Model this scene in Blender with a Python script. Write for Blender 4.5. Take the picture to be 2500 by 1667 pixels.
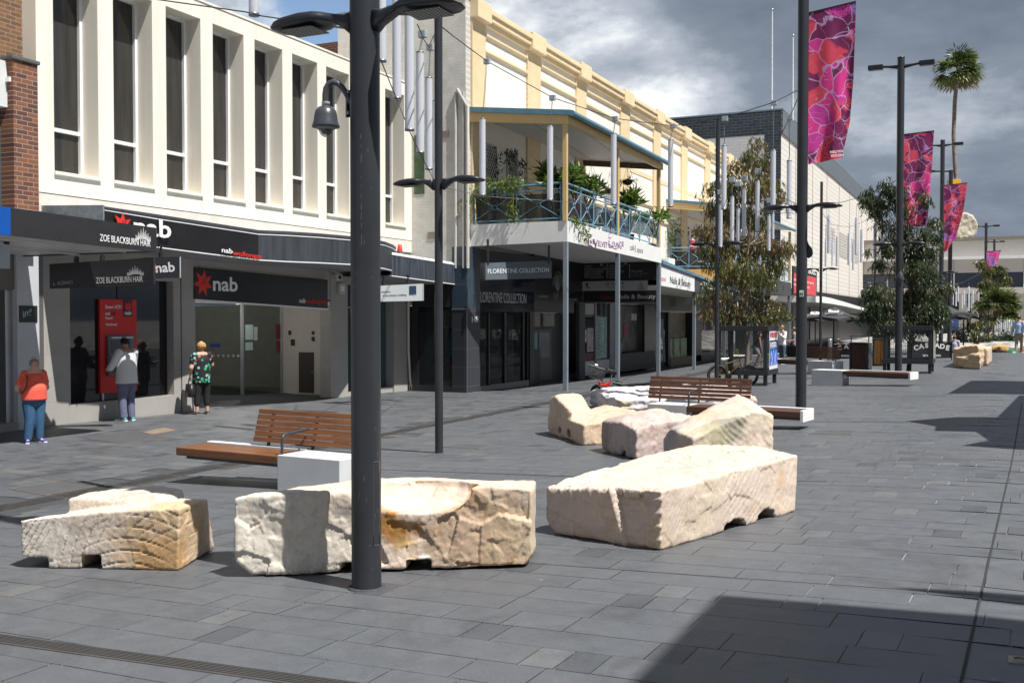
import bpy, bmesh, math, random
from math import sin, cos, pi, radians, atan
from mathutils import Vector, Matrix, noise
random.seed(7)
SC = bpy.context.scene
for _o in list(bpy.data.objects): bpy.data.objects.remove(_o)
# ---------------------------------------------------------------- camera
F = 2500.; CX = 1250.; CY = 833.5; YAW = atan(1175/2500); PIT = atan(59.5/2500); ZC = 2.05
fwd = Vector((-sin(YAW)*cos(PIT), cos(YAW)*cos(PIT), -sin(PIT)))
rgt = Vector((cos(YAW), sin(YAW), 0)); upv = rgt.cross(fwd)
cam = bpy.data.cameras.new('camera'); co = bpy.data.objects.new('camera', cam); SC.collection.objects.link(co)
cam.sensor_width = 36; cam.lens = 36; cam.clip_end = 2000; cam.clip_start = .05
co.matrix_world = Matrix(((rgt.x, upv.x, -fwd.x, 0), (rgt.y, upv.y, -fwd.y, 0), (rgt.z, upv.z, -fwd.z, ZC), (0, 0, 0, 1)))
SC.camera = co
SC.render.resolution_x = 1024; SC.render.resolution_y = 682
SC.view_settings.view_transform = 'Standard'; SC.view_settings.look = 'None'
SC.view_settings.exposure = 0.55; SC.view_settings.gamma = 1
# ---------------------------------------------------------------- sun and sky
SUNDIR = Vector((.97*cos(radians(60.5)), -.244*cos(radians(60.5)), sin(radians(60.5)))).normalized()
sl = bpy.data.lights.new('sun', 'SUN'); sl.energy = 5.0; sl.angle = radians(.53); sl.color = (1, .972, .925)
so = bpy.data.objects.new('sun', sl); SC.collection.objects.link(so)
so.rotation_euler = SUNDIR.to_track_quat('Z', 'Y').to_euler(); so.location = (10, -5, 30)
W = bpy.data.worlds.new("World"); SC.world = W; W.use_nodes = True
def world():
    nt = W.node_tree; nt.nodes.clear(); N = nt.nodes.new; L = nt.links.new
    out = N('ShaderNodeOutputWorld'); bg = N('ShaderNodeBackground'); bg.inputs[1].default_value = .10
    sky = N('ShaderNodeTexSky'); sky.sky_type = 'NISHITA'; sky.sun_disc = False
    sky.sun_elevation = math.asin(SUNDIR.z); sky.sun_rotation = math.atan2(SUNDIR.x, SUNDIR.y)
    sky.air_density = 1; sky.dust_density = .6; sky.ozone_density = 1.5
    tc = N('ShaderNodeTexCoord'); sep = N('ShaderNodeSeparateXYZ'); L(tc.outputs['Generated'], sep.inputs[0])
    def mth(op, a, b=None, c=None):
        n = N('ShaderNodeMath'); n.operation = op
        for i, v in enumerate((a, b, c)):
            if v is None: continue
            if isinstance(v, (int, float)): n.inputs[i].default_value = v
            else: L(v, n.inputs[i])
        return n.outputs[0]
    zz = mth('ADD', mth('MAXIMUM', sep.outputs[2], 0.0), .30)
    cx = N('ShaderNodeCombineXYZ'); L(mth('DIVIDE', sep.outputs[0], zz), cx.inputs[0]); L(mth('DIVIDE', sep.outputs[1], zz), cx.inputs[1])
    def nz(scale, det, rough, off, dist=0.):
        m = N('ShaderNodeMapping'); m.inputs['Location'].default_value = off; L(cx.outputs[0], m.inputs[0])
        n = N('ShaderNodeTexNoise'); n.inputs['Scale'].default_value = scale; n.inputs['Detail'].default_value = det
        n.inputs['Roughness'].default_value = rough; n.inputs['Distortion'].default_value = dist; L(m.outputs[0], n.inputs[0]); return n.outputs['Fac']
    def dirmask(px, py, lo, hi):
        v = N('ShaderNodeVectorMath'); v.operation = 'DOT_PRODUCT'; L(tc.outputs['Generated'], v.inputs[0])
        d = (fwd + rgt*((px-CX)/F) + upv*((CY-py)/F)).normalized(); v.inputs[1].default_value = d
        r = N('ShaderNodeMapRange'); r.interpolation_type = 'SMOOTHSTEP'; L(v.outputs['Value'], r.inputs[0])
        r.inputs[1].default_value = cos(radians(hi)); r.inputs[2].default_value = cos(radians(lo)); return r.outputs[0]
    tone = nz(1.5, 7, .52, (3.1, 1.7, 0), .15); fine = nz(4.2, 9, .62, (0, 5, 0), .1)
    t = mth('ADD', mth('MULTIPLY', tone, .62), mth('MULTIPLY', fine, .38))
    t = mth('SUBTRACT', t, mth('MULTIPLY', dirmask(2250, 60, 2, 17), .12))      # the heavy bank to the north-east
    t = mth('ADD', t, mth('MULTIPLY', dirmask(1560, 330, 1, 9), .10))
    t = mth('ADD', t, mth('MULTIPLY', dirmask(2120, 400, 1, 7), .06))
    t = mth('SUBTRACT', t, mth('MULTIPLY', mth('SUBTRACT', 1., dirmask(1300, 300, 26, 60)), .12))   # unseen sky overhead and behind darkened to cut the fill light
    r = N('ShaderNodeValToRGB'); L(t, r.inputs[0]); e = r.color_ramp.elements
    e[0].position = .30; e[0].color = (1.15, 1.38, 1.80, 1); e[1].position = .63; e[1].color = (7.6, 7.8, 7.9, 1)
    m_ = e.new(.44); m_.color = (1.75, 2.05, 2.55, 1); m_ = e.new(.54); m_.color = (3.5, 3.85, 4.35, 1)
    cov = nz(1.9, 8, .55, (7.3, 2.2, 0), .3)
    cm = N('ShaderNodeMapRange'); cm.interpolation_type = 'SMOOTHSTEP'; L(mth('SUBTRACT', mth('ADD', cov, .12), mth('MULTIPLY', dirmask(560, -30, 4, 13), .42)), cm.inputs[0])
    cm.inputs[1].default_value = .36; cm.inputs[2].default_value = .46
    mx = N('ShaderNodeMix'); mx.data_type = 'RGBA'; L(cm.outputs[0], mx.inputs[0]); L(sky.outputs[0], mx.inputs[6]); L(r.outputs[0], mx.inputs[7])
    L(mx.outputs[2], bg.inputs[0]); L(bg.outputs[0], out.inputs[0])
world()
# ---------------------------------------------------------------- measuring: rays of the photograph's lens
def ray(px, py): return fwd + rgt*((px-CX)/F) + upv*((CY-py)/F)
def Zg(X, Y):
    if X > -9.6: return .0385*(min(X, 0)+9.6)
    return -.0145*min(max(Y-14, 0), 25)*min(max((-9.6-X)/4.5, 0), 1)
def G(px, py, dz=0):
    r = ray(px, py); z = 0
    for _ in range(50):
        t = (z-ZC)/r.z; z = .5*z+.5*(Zg(r.x*t, r.y*t)+dz)
    return Vector((r.x*t, r.y*t, ZC+r.z*t))
def PX(px, py, X): r = ray(px, py); t = X/r.x; return Vector((X, r.y*t, ZC+r.z*t))
def PY(px, py, Y): r = ray(px, py); t = Y/r.y; return Vector((r.x*t, Y, ZC+r.z*t))
def PZ(px, py, Z): r = ray(px, py); t = (Z-ZC)/r.z; return Vector((r.x*t, r.y*t, Z))
def PD(px, py, d): r = ray(px, py); return Vector((0, 0, ZC))+r*d
def HT(base, px, py):                      # point above ground point `base` seen at height py
    d = (base-Vector((0, 0, ZC))).dot(fwd); return PD(px, py, d)
def depth(p): return (Vector(p)-Vector((0, 0, ZC))).dot(fwd)
# ---------------------------------------------------------------- materials
MATS = {}
def nodes(name):
    m = bpy.data.materials.new(name); m.use_nodes = True; nt = m.node_tree; b = nt.nodes['Principled BSDF']; return m, nt, b
def setb(b, **k):
    for n, v in k.items():
        n = n.replace('_', ' ')
        if n in b.inputs: b.inputs[n].default_value = v
def coordsock(nt, mode='Object'):
    return nt.nodes.new('ShaderNodeTexCoord').outputs[mode]
def noise_n(nt, vec, scale, detail=4, rough=.55, dist=0.):
    n = nt.nodes.new('ShaderNodeTexNoise'); n.inputs['Scale'].default_value = scale; n.inputs['Detail'].default_value = detail
    n.inputs['Roughness'].default_value = rough; n.inputs['Distortion'].default_value = dist; nt.links.new(vec, n.inputs['Vector']); return n.outputs['Fac']
def ramp(nt, fac, stops):
    r = nt.nodes.new('ShaderNodeValToRGB'); nt.links.new(fac, r.inputs[0]); e = r.color_ramp.elements
    while len(e) < len(stops): e.new(.5)
    for i, (p, c) in enumerate(stops): e[i].position = p; e[i].color = tuple(c)+(1,)
    return r.outputs[0]
def mixc(nt, fac, a, b, mode='MIX'):
    m = nt.nodes.new('ShaderNodeMix'); m.data_type = 'RGBA'; m.blend_type = mode
    for s, v in ((0, fac), (6, a), (7, b)):
        if isinstance(v, (int, float)): m.inputs[s].default_value = v
        elif isinstance(v, tuple): m.inputs[s].default_value = v if len(v) == 4 else v+(1,)
        else: nt.links.new(v, m.inputs[s])
    return m.outputs[2]
def bump(nt, b, h, strength=.3, dist=.01):
    n = nt.nodes.new('ShaderNodeBump'); n.inputs['Strength'].default_value = strength; n.inputs['Distance'].default_value = dist
    nt.links.new(h, n.inputs['Height']); nt.links.new(n.outputs[0], b.inputs['Normal']); return n
def M(name, rgb, rough=.6, metal=0., var=.10, vs=3., bmp=0., bs=60., spec=.5, streak=False):
    if name in MATS: return MATS[name]
    m, nt, b = nodes(name); c = coordsock(nt)
    if streak:
        mp = nt.nodes.new('ShaderNodeMapping'); mp.inputs['Scale'].default_value = (1, 1, .08); nt.links.new(c, mp.inputs[0]); cc = mp.outputs[0]
    else: cc = c
    f = noise_n(nt, cc, vs, 5, .6)
    lo = tuple(x*(1-var) for x in rgb); hi = tuple(min(1, x*(1+var)) for x in rgb)
    nt.links.new(ramp(nt, f, [(.3, lo), (.7, hi)]), b.inputs['Base Color'])
    setb(b, Roughness=rough, Metallic=metal, Specular_IOR_Level=spec)
    if bmp: bump(nt, b, noise_n(nt, c, bs, 4), bmp)
    MATS[name] = m; return m
def brickmat(name, c1, c2, mortar, axis='Y', bw=.23, bh=.076, mort=.012, bmp=.5, rough=.85, offx=.5, extra=.12, msm=.1):
    if name in MATS: return MATS[name]
    m, nt, b = nodes(name); L = nt.links.new; c = coordsock(nt)
    s = nt.nodes.new('ShaderNodeSeparateXYZ'); L(c, s.inputs[0]); k = nt.nodes.new('ShaderNodeCombineXYZ')
    L(s.outputs[1 if axis == 'Y' else 0], k.inputs[0]); L(s.outputs[2], k.inputs[1])
    t = nt.nodes.new('ShaderNodeTexBrick'); L(k.outputs[0], t.inputs['Vector']); t.offset = offx
    t.inputs['Scale'].default_value = 1; t.inputs['Brick Width'].default_value = bw; t.inputs['Row Height'].default_value = bh
    t.inputs['Mortar Size'].default_value = mort; t.inputs['Mortar Smooth'].default_value = msm; t.inputs['Bias'].default_value = 0
    t.inputs['Color1'].default_value = c1+(1,); t.inputs['Color2'].default_value = c2+(1,); t.inputs['Mortar'].default_value = mortar+(1,)
    f = noise_n(nt, c, 2.5, 6, .65)
    col = mixc(nt, 1., t.outputs['Color'], ramp(nt, f, [(.3, (1-extra,)*3), (.7, (1+extra*.5,)*3)]), 'MULTIPLY')
    L(col, b.inputs['Base Color']); setb(b, Roughness=rough, Specular_IOR_Level=.3)
    inv = nt.nodes.new('ShaderNodeMath'); inv.operation = 'SUBTRACT'; inv.inputs[0].default_value = 1; L(t.outputs['Fac'], inv.inputs[1])
    bump(nt, b, inv.outputs[0], bmp, .008); MATS[name] = m; return m
def glassmat(name, tint=(.02, .025, .028), thru=.0, rough=.03, refl=.5):
    if name in MATS: return MATS[name]
    m, nt, b = nodes(name); L = nt.links.new
    setb(b, Base_Color=tint+(1,), Roughness=rough, Specular_IOR_Level=refl, Metallic=0)
    if thru:
        tr = nt.nodes.new('ShaderNodeBsdfTransparent'); tr.inputs[0].default_value = (.82, .88, .88, 1)
        mx = nt.nodes.new('ShaderNodeMixShader'); mx.inputs[0].default_value = thru
        L(b.outputs[0], mx.inputs[1]); L(tr.outputs[0], mx.inputs[2]); L(mx.outputs[0], nt.nodes['Material Output'].inputs[0])
    MATS[name] = m; return m
# ---------------------------------------------------------------- mesh building
class MB:
    def __init__(s): s.v = []; s.f = []; s.smooth = []
    def add(s, vs, fs, smooth=False):
        o = len(s.v); s.v += [tuple(v) for v in vs]
        for f in fs: s.f.append([i+o for i in f]); s.smooth.append(smooth)
        return s
    def box(s, x0, x1, y0, y1, z0, z1):
        if x0 > x1: x0, x1 = x1, x0
        if y0 > y1: y0, y1 = y1, y0
        if z0 > z1: z0, z1 = z1, z0
        return s.add([(x0, y0, z0), (x1, y0, z0), (x1, y1, z0), (x0, y1, z0), (x0, y0, z1), (x1, y0, z1), (x1, y1, z1), (x0, y1, z1)],
                     [(0, 3, 2, 1), (4, 5, 6, 7), (0, 1, 5, 4), (1, 2, 6, 5), (2, 3, 7, 6), (3, 0, 4, 7)])
    def hex(s, p):   # 8 corners, bottom ring then top ring
        return s.add(p, [(0, 3, 2, 1), (4, 5, 6, 7), (0, 1, 5, 4), (1, 2, 6, 5), (2, 3, 7, 6), (3, 0, 4, 7)])
    def wall(s, p, q, z0, z1, th=.1, z0b=None, z1b=None):  # vertical slab from p to q (xy), thickness to the left of p->q
        p = Vector(p[:2]); q = Vector(q[:2]); d = (q-p).normalized(); n = Vector((-d.y, d.x))*th
        z0b = z0 if z0b is None else z0b; z1b = z1 if z1b is None else z1b
        return s.hex([(p.x, p.y, z0), (q.x, q.y, z0b), (q.x+n.x, q.y+n.y, z0b), (p.x+n.x, p.y+n.y, z0),
                      (p.x, p.y, z1), (q.x, q.y, z1b), (q.x+n.x, q.y+n.y, z1b), (p.x+n.x, p.y+n.y, z1)])
    def prism(s, poly, a, b):   # polygon of 3-D points extruded by vector b (a unused offset)
        n = len(poly); P = [Vector(p)+Vector(a) for p in poly]; Q = [p+Vector(b) for p in P]
        return s.add(P+Q, [tuple(range(n))[::-1], tuple(range(n, 2*n))]+[(i, (i+1) % n, n+(i+1) % n, n+i) for i in range(n)])
    def tube(s, pts, r, seg=8, caps=True, smooth=True):
        pts = [Vector(p) for p in pts]; n = len(pts); rr = r if isinstance(r, (list, tuple)) else [r]*n; vs = []; ref = None
        for i, p in enumerate(pts):
            t = (pts[min(i+1, n-1)]-pts[max(i-1, 0)]).normalized()
            if ref is None or abs(ref.dot(t)) > .98: ref = Vector((0, 0, 1)) if abs(t.z) < .9 else Vector((1, 0, 0))
            u = t.cross(ref).normalized(); w = u.cross(t).normalized(); ref = w
            for k in range(seg): a = 2*pi*k/seg; vs.append(p+(u*cos(a)+w*sin(a))*rr[i])
        fs = [(i*seg+k, i*seg+(k+1) % seg, (i+1)*seg+(k+1) % seg, (i+1)*seg+k) for i in range(n-1) for k in range(seg)]
        s.add(vs, fs, smooth)
        if caps: s.add(vs[:seg], [tuple(range(seg))]); s.add(vs[-seg:], [tuple(range(seg))[::-1]])
        return s
    def bar(s, p, q, w, h=None, up=(0, 0, 1)):
        p = Vector(p); q = Vector(q); d = (q-p).normalized(); u = Vector(up); h = h or w
        if abs(d.dot(u)) > .99: u = Vector((1, 0, 0))
        a = d.cross(u).normalized()*w/2; c = a.cross(d).normalized()*h/2
        return s.hex([p-a-c, p+a-c, q+a-c, q-a-c, p-a+c, p+a+c, q+a+c, q-a+c])
    def lathe(s, prof, c=(0, 0, 0), seg=20, smooth=True):
        c = Vector(c); vs = [(c.x+r*cos(2*pi*k/seg), c.y+r*sin(2*pi*k/seg), c.z+z) for r, z in prof for k in range(seg)]
        return s.add(vs, [(i*seg+k, i*seg+(k+1) % seg, (i+1)*seg+(k+1) % seg, (i+1)*seg+k) for i in range(len(prof)-1) for k in range(seg)], smooth)
    def each(s, name, mat, parent=None, world=True):
        """one object for every separate piece"""
        par = list(range(len(s.v)))
        def fd(a):
            while par[a] != a: par[a] = par[par[a]]; a = par[a]
            return a
        for f in s.f:
            for i in f[1:]: par[fd(i)] = fd(f[0])
        gr = {}
        for f, sm in zip(s.f, s.smooth): gr.setdefault(fd(f[0]), []).append((f, sm))
        for g in gr.values():
            mb = MB(); ids = sorted({i for f, _ in g for i in f}); ix = {i: k for k, i in enumerate(ids)}
            mb.v = [s.v[i] for i in ids]; mb.f = [[ix[i] for i in f] for f, _ in g]; mb.smooth = [sm for _, sm in g]; mb.build(name, mat, parent, world)
    def build(s, name, mat, parent=None, world=True, bevel=0.):
        me = bpy.data.meshes.new(name); off = Vector((0, 0, 0))
        if parent is not None and world:
            off = Vector(parent.get('_wl', tuple(parent.location)))
        me.from_pydata([tuple(Vector(v)-off) for v in s.v], [], s.f)
        for p, sm in zip(me.polygons, s.smooth): p.use_smooth = sm
        bm = bmesh.new(); bm.from_mesh(me); bmesh.ops.recalc_face_normals(bm, faces=bm.faces)
        if bevel: bmesh.ops.bevel(bm, geom=[e for e in bm.edges if len(e.link_faces) == 2 and e.calc_face_angle() > .6], offset=bevel, segments=2, profile=.6, affect='EDGES')
        bm.to_mesh(me); bm.free()
        if isinstance(mat, (list, tuple)):
            for m_ in mat: me.materials.append(m_)
        else: me.materials.append(mat)
        o = bpy.data.objects.new(name, me); SC.collection.objects.link(o)
        if parent is not None: o.parent = parent; o['_wl'] = tuple(off)
        return o
def thing(name, label, cat, loc=(0, 0, 0), rz=0, group=None):
    o = bpy.data.objects.new(name, None); SC.collection.objects.link(o); o.location = loc; o.rotation_euler = (0, 0, rz)
    o['label'] = label; o['category'] = cat; o.empty_display_size = .1
    if group: o['group'] = group
    return o
def tag(o, label, cat, group=None):
    o['label'] = label; o['category'] = cat
    if group: o['group'] = group
    return o
def struct(o, kind='structure', label=None, cat=None):
    o['kind'] = kind
    if label: o['label'] = label; o['category'] = cat
    return o
def recenter(o):
    """put the origin of a single mesh thing at its base"""
    vs = [v.co for v in o.data.vertices]; c = Vector((sum(v.x for v in vs)/len(vs), sum(v.y for v in vs)/len(vs), min(v.z for v in vs)))
    o.data.transform(Matrix.Translation(-c)); o.location = o.location + c; return o
def kids(o): return [c for c in bpy.data.objects if c.parent == o]
def dup(o, loc=None, rz=None, label=None, parent=None, scale=None):
    c = o.copy(); SC.collection.objects.link(c); c.parent = parent
    if loc is not None: c.location = loc
    if rz is not None: c.rotation_euler = (0, 0, rz)
    if scale is not None: c.scale = (scale,)*3
    if label: c['label'] = label
    for k in kids(o): dup(k, parent=c)
    return c
AX = {'X': Matrix(((0, 0, 1), (1, 0, 0), (0, 1, 0))).to_4x4(), 'Y': Matrix(((1, 0, 0), (0, 0, -1), (0, 1, 0))).to_4x4()}
def orient(du, dv=(0, 0, 1)):
    u = Vector(du).normalized(); v = Vector(dv); n = u.cross(v).normalized(); v = n.cross(u)
    return Matrix(((u.x, v.x, n.x), (u.y, v.y, n.y), (u.z, v.z, n.z))).to_4x4()
def text(s, loc, size, mat, parent, R, align='LEFT', width=None, off=0., ext=.004, shear=0., name='lettering', space=1., line=1.):
    cu = bpy.data.curves.new('t', 'FONT'); cu.body = s; cu.size = 1; cu.align_x = 'LEFT'; cu.offset = off; cu.shear = shear
    cu.space_character = space; cu.space_line = line; cu.extrude = .5; cu.resolution_u = 3
    t = bpy.data.objects.new('t', cu); SC.collection.objects.link(t)
    dg = bpy.context.evaluated_depsgraph_get(); dg.update()
    me = bpy.data.meshes.new_from_object(t.evaluated_get(dg)); bpy.data.objects.remove(t); bpy.data.curves.remove(cu)
    xs = [v.co.x for v in me.vertices]; ys = [v.co.y for v in me.vertices]; x0, x1 = min(xs), max(xs)
    sx = (width/(x1-x0)) if width else size
    ax = {'LEFT': x0, 'CENTER': (x0+x1)/2, 'RIGHT': x1}[align]
    if isinstance(R, str): R = AX[R]
    T = Matrix.Translation(Vector(loc)) @ R @ Matrix.Diagonal((sx, size, ext, 1)) @ Matrix.Translation((-ax, 0, .5))
    me.transform(T)
    mb = MB(); 
    off_ = Vector(parent.get('_wl', tuple(parent.location))) if parent is not None else Vector()
    me.transform(Matrix.Translation(-off_)); me.materials.clear(); me.materials.append(mat); me.name = name
    o = bpy.data.objects.new(name, me); SC.collection.objects.link(o); o.parent = parent
    if parent is not None: o['_wl'] = tuple(off_)
    return o
def flatpoly(pts2, loc, R, scale, mat, parent, name, ext=.004):
    """thin raised emblem from a 2-D outline (list of polygons)"""
    if isinstance(R, str): R = AX[R]
    mb = MB()
    for poly in pts2:
        P = [Vector(loc)+(R @ Vector((x*scale, y*scale, 0))) for x, y in poly]; n = (R @ Vector((0, 0, 1)))*ext
        mb.prism(P, (0, 0, 0), n)
    return mb.build(name, mat, parent)
# ================================================================ ground, paving, drains
def ground():
    xs = [-400, -150, -60, -30]+[-20+i*1. for i in range(0, 21)]+[2, 5, 10, 30, 100, 300]
    xs = sorted(set(xs+[-9.6, -14.1])); ys = [-200, -40, -10]+[i*1. for i in range(-5, 42)]+[50, 60, 80, 110, 150, 300, 800]
    mb = MB(); nx = len(xs)
    vs = [(x, y, Zg(x, y)-.012) for y in ys for x in xs]
    mb.add(vs, [(j*nx+i, j*nx+i+1, (j+1)*nx+i+1, (j+1)*nx+i) for j in range(len(ys)-1) for i in range(nx-1)])
    m, nt, b = nodes('mortar'); c = coordsock(nt)
    f = noise_n(nt, c, .9, 6, .7)
    nt.links.new(ramp(nt, f, [(.40, (.03, .031, .035)), (.47, (.10, .10, .10)), (.53, (.50, .49, .46))]), b.inputs['Base Color']); setb(b, Roughness=.9)
    struct(mb.build('ground', m))
    # stone pavers, one quad each
    m, nt, b = nodes('bluestone'); c = coordsock(nt); L = nt.links.new
    at = nt.nodes.new('ShaderNodeAttribute'); at.attribute_name = 'tone'
    big = noise_n(nt, c, .35, 4, .6); fine = noise_n(nt, c, 140, 3, .6); mid = noise_n(nt, c, 6, 5, .65)
    base = ramp(nt, at.outputs['Fac'], [(0, (.070, .075, .083)), (.5, (.102, .108, .117)), (.82, (.116, .122, .130)), (1, (.135, .136, .134))])
    col = mixc(nt, 1., base, ramp(nt, big, [(.3, (.92, .94, .97)), (.7, (1.07, 1.05, 1.03))]), 'MULTIPLY')
    col = mixc(nt, 1., col, ramp(nt, mid, [(.3, (.88,)*3), (.72, (1.1,)*3)]), 'MULTIPLY')
    col = mixc(nt, 1., col, ramp(nt, fine, [(.3, (.72,)*3), (.7, (1.25,)*3)]), 'MULTIPLY')
    spk = noise_n(nt, c, 17, 2, .5); spots = ramp(nt, spk, [(.20, (1, 1, 1)), (.23, (0, 0, 0))])
    col = mixc(nt, spots, col, (.04, .04, .042))
    col = mixc(nt, ramp(nt, noise_n(nt, c, 9.3, 1, .5, .3), [(.795, (0, 0, 0)), (.81, (.7,)*3)]), col, (.30, .30, .29))
    col = mixc(nt, 1., col, ramp(nt, noise_n(nt, c, 1.1, 6, .7, .8), [(.36, (.80, .80, .80)), (.48, (1, 1, 1))]), 'MULTIPLY')
    L(col, b.inputs['Base Color']); setb(b, Specular_IOR_Level=.45)
    L(ramp(nt, mid, [(.2, (.42,)*3), (.8, (.62,)*3)]), b.inputs['Roughness'])
    bump(nt, b, fine, .18, .004)
    V = []; Fc = []; tone = []
    rnd = random.Random(3)
    def region(x0, x1, y0, y1, rot, inside, light):
        ca, sa = cos(rot), sin(rot); r0 = .30; y = y0
        while y < y1:
            x = x0 + rnd.uniform(-.6, 0)
            while x < x1:
                w = rnd.choice([.2, .2, .4, .6, .6, .9, .9]) if not light else rnd.choice([.2, .2, .3, .6, .6])
                sm = w <= .2; t = (.92 if rnd.random() < .30 else rnd.choice([.12, .5, .6, .6])) if sm else rnd.uniform(.42, .62)
                if light and rnd.random() < .16: t = rnd.uniform(.8, 1)
                if light and sm and rnd.random() < .3: t = .1
                g = .0022; q = []
                for (a, c_) in ((x+g, y+g), (x+w-g, y+g), (x+w-g, y+r0-g), (x+g, y+r0-g)):
                    X = a*ca-c_*sa; Y = a*sa+c_*ca; q.append((X, Y))
                mx_ = sum(p[0] for p in q)/4
                if inside(mx_, q):
                    n = len(V); dz = rnd.uniform(-.0007, .0007)
                    for p in q: V.append((p[0], p[1], Zg(*p)+dz))
                    Fc.append((n, n+1, n+2, n+3)); tone.append(t)
                x += w
            y += r0
    rot = radians(-2.3)
    region(-12.5, 12, -2, 62, rot, lambda mx, q: min(p[0] for p in q) > -9.62 and mx < 9, False)
    region(-17.3, -9.7, 3, 62, 0, lambda mx, q: max(p[0] for p in q) < -9.76, True)
    me = bpy.data.meshes.new('paving'); me.from_pydata(V, [], Fc); me.materials.append(m)
    a = me.attributes.new('tone', 'FLOAT', 'FACE'); a.data.foreach_set('value', tone)
    o = bpy.data.objects.new('paving', me); SC.collection.objects.link(o); struct(o)
    # dark granite channel with slots between the footpath and the mall
    ch = MB(); sl_ = MB(); y = 2.
    while y < 62:
        L_ = .9
        ch.hex([(x, yy, Zg(-9.6, yy)+dz) for dz in (-.008, .004) for (x, yy) in ((-9.75, y+.003), (-9.45, y+.003), (-9.45, y+L_-.003), (-9.75, y+L_-.003))])
        for k in range(5):
            x = -9.71+k*.055
            sl_.add([(x, y+.02, .0075), (x+.018, y+.02, .0075), (x+.018, y+L_-.02, .0075), (x, y+L_-.02, .0075)], [(0, 1, 2, 3)])
        y += L_
    struct(ch.build('drain_channel', M('channel_stone', (.07, .066, .062), .7, var=.35, vs=9, bmp=.4)))
    struct(sl_.build('drain_slots', M('slot_dark', (.012, .012, .012), .9)))
    bd = MB(); bd.add([(x, yy, Zg(x, yy)-.005) for yy in range(0, 63) for x in (-10.6, -9.6, -8.5)], [(3*i+j, 3*i+j+1, 3*i+j+4, 3*i+j+3) for i in range(62) for j in (0, 1)])
    struct(bd.build('channel_bed', M('bed_dark', (.05, .052, .056), .8)))
    # narrow steel grate crossing in the foreground
    a = G(-60, 1551); b_ = G(800, 1669); d = (b_-a); d.z = 0; d.normalize(); n = Vector((-d.y, d.x, 0))
    gr = MB(); fr = MB(); Lg = (b_-a).length+1.5
    for s_, w in ((-.062, .008), (.062, .008)):
        for i in range(12):
            p = a+d*(Lg*i/12)+n*s_; q = a+d*(Lg*(i+1)/12)+n*s_
            for v in (p, q): v.z = Zg(v.x, v.y)
            gr.bar(p+Vector((0, 0, .001)), q+Vector((0, 0, .001)), w, .008)
    for k in range(6):
        s_ = -.05+k*.02
        for i in range(12):
            p = a+d*(Lg*i/12)+n*s_; q = a+d*(Lg*(i+1)/12)+n*s_
            for v in (p, q): v.z = Zg(v.x, v.y)+.001
            gr.bar(p, q, .007, .006)
    for i in range(1):
        p = a-n*.062; q = a+d*Lg-n*.062; p2 = a+n*.062; q2 = a+d*Lg+n*.062
        vs = []
        for k in range(13):
            for e in (p.lerp(q, k/12), p2.lerp(q2, k/12)): vs.append((e.x, e.y, Zg(e.x, e.y)+.0016))
        fr.add(vs, [(2*k, 2*k+1, 2*k+3, 2*k+2) for k in range(12)])
    g = thing('drain_grate', 'narrow slotted metal drain grate crossing the foreground paving at bottom left', 'drain grate', tuple(a))
    fr.build('channel', M('slot_dark', (.012, .012, .012)), g); gr.build('grate', M('grate_metal', (.16, .15, .14), .5, .6), g)
    # expansion joints of the paving
    ej = MB()
    def joint(p, q, w, n_=30):
        d_ = (q-p).normalized(); n_v = Vector((-d_.y, d_.x, 0))*w/2; vs = []
        for k in range(n_+1):
            e = p.lerp(q, k/n_)
            for s_ in (-1, 1):
                v = e+n_v*s_; vs.append((v.x, v.y, Zg(v.x, v.y)+.0024))
        ej.add(vs, [(2*k, 2*k+1, 2*k+3, 2*k+2) for k in range(n_)])
    joint(G(2345, 1667), G(2470, 1130), .014); joint(G(2470, 1130), G(2495, 985), .016)
    joint(G(860, 1144), G(1460, 1165), .03); joint(G(1945, 1174), G(2018, 1175), .03); joint(G(1900, 1028), G(2217, 1031), .035)
    joint(G(1900, 967), G(2310, 968), .04); joint(G(1250, 1372), G(2499, 1462), .008)
    struct(ej.build('paving_joints', M('joint_dark', (.028, .028, .03), .9)))
ground()
def cover(name, label, cat, pts, mat, rim=None, group=None):
    P = [G(*p) for p in pts]; c = sum(P, Vector())/4; t = thing(name, label, cat, tuple(c), group=group)
    mb = MB(); mb.add([p+Vector((0, 0, .0032)) for p in P], [(0, 1, 2, 3)]); mb.build('plate', mat, t)
    r = MB()
    for i in range(4): r.bar(P[i]+Vector((0, 0, .002)), P[(i+1) % 4]+Vector((0, 0, .002)), .018, .008)
    r.build('rim', rim or M('rusty_edge', (.16, .11, .075), .8, var=.3), t); return t
cover('tactile_grate', 'small square buff metal grate in the footpath in front of the bank', 'grate', [(343, 1056), (402, 1043), (432, 1050), (374, 1060)], M('buff_grate', (.26, .20, .15), .7, .2, bmp=1., bs=90))
cover('access_cover', 'paved access cover with rusty edges in the left footpath beside the channel', 'access cover', [(24, 1194), (172, 1169), (252, 1184), (110, 1209)], M('cover_stone', (.075, .077, .082), .7, bmp=.3))
cover('access_cover', 'long paved access cover with rusty edges between footpath and bank corner', 'access cover', [(205, 1070), (330, 1050), (402, 1069), (300, 1083)], M('cover_stone', (.075, .077, .082)))
cover('access_cover', 'paved access cover with rusty end strips in the middle of the mall', 'access cover', [(1974, 1060), (2078, 1061), (2095, 1052), (1990, 1052)], M('cover_stone', (.075, .077, .082)))
cover('access_cover', 'small paved access cover beside the slim pole', 'access cover', [(1075, 1091), (1112, 1085), (1196, 1088), (1170, 1096)], M('cover_stone', (.075, .077, .082)))
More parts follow.
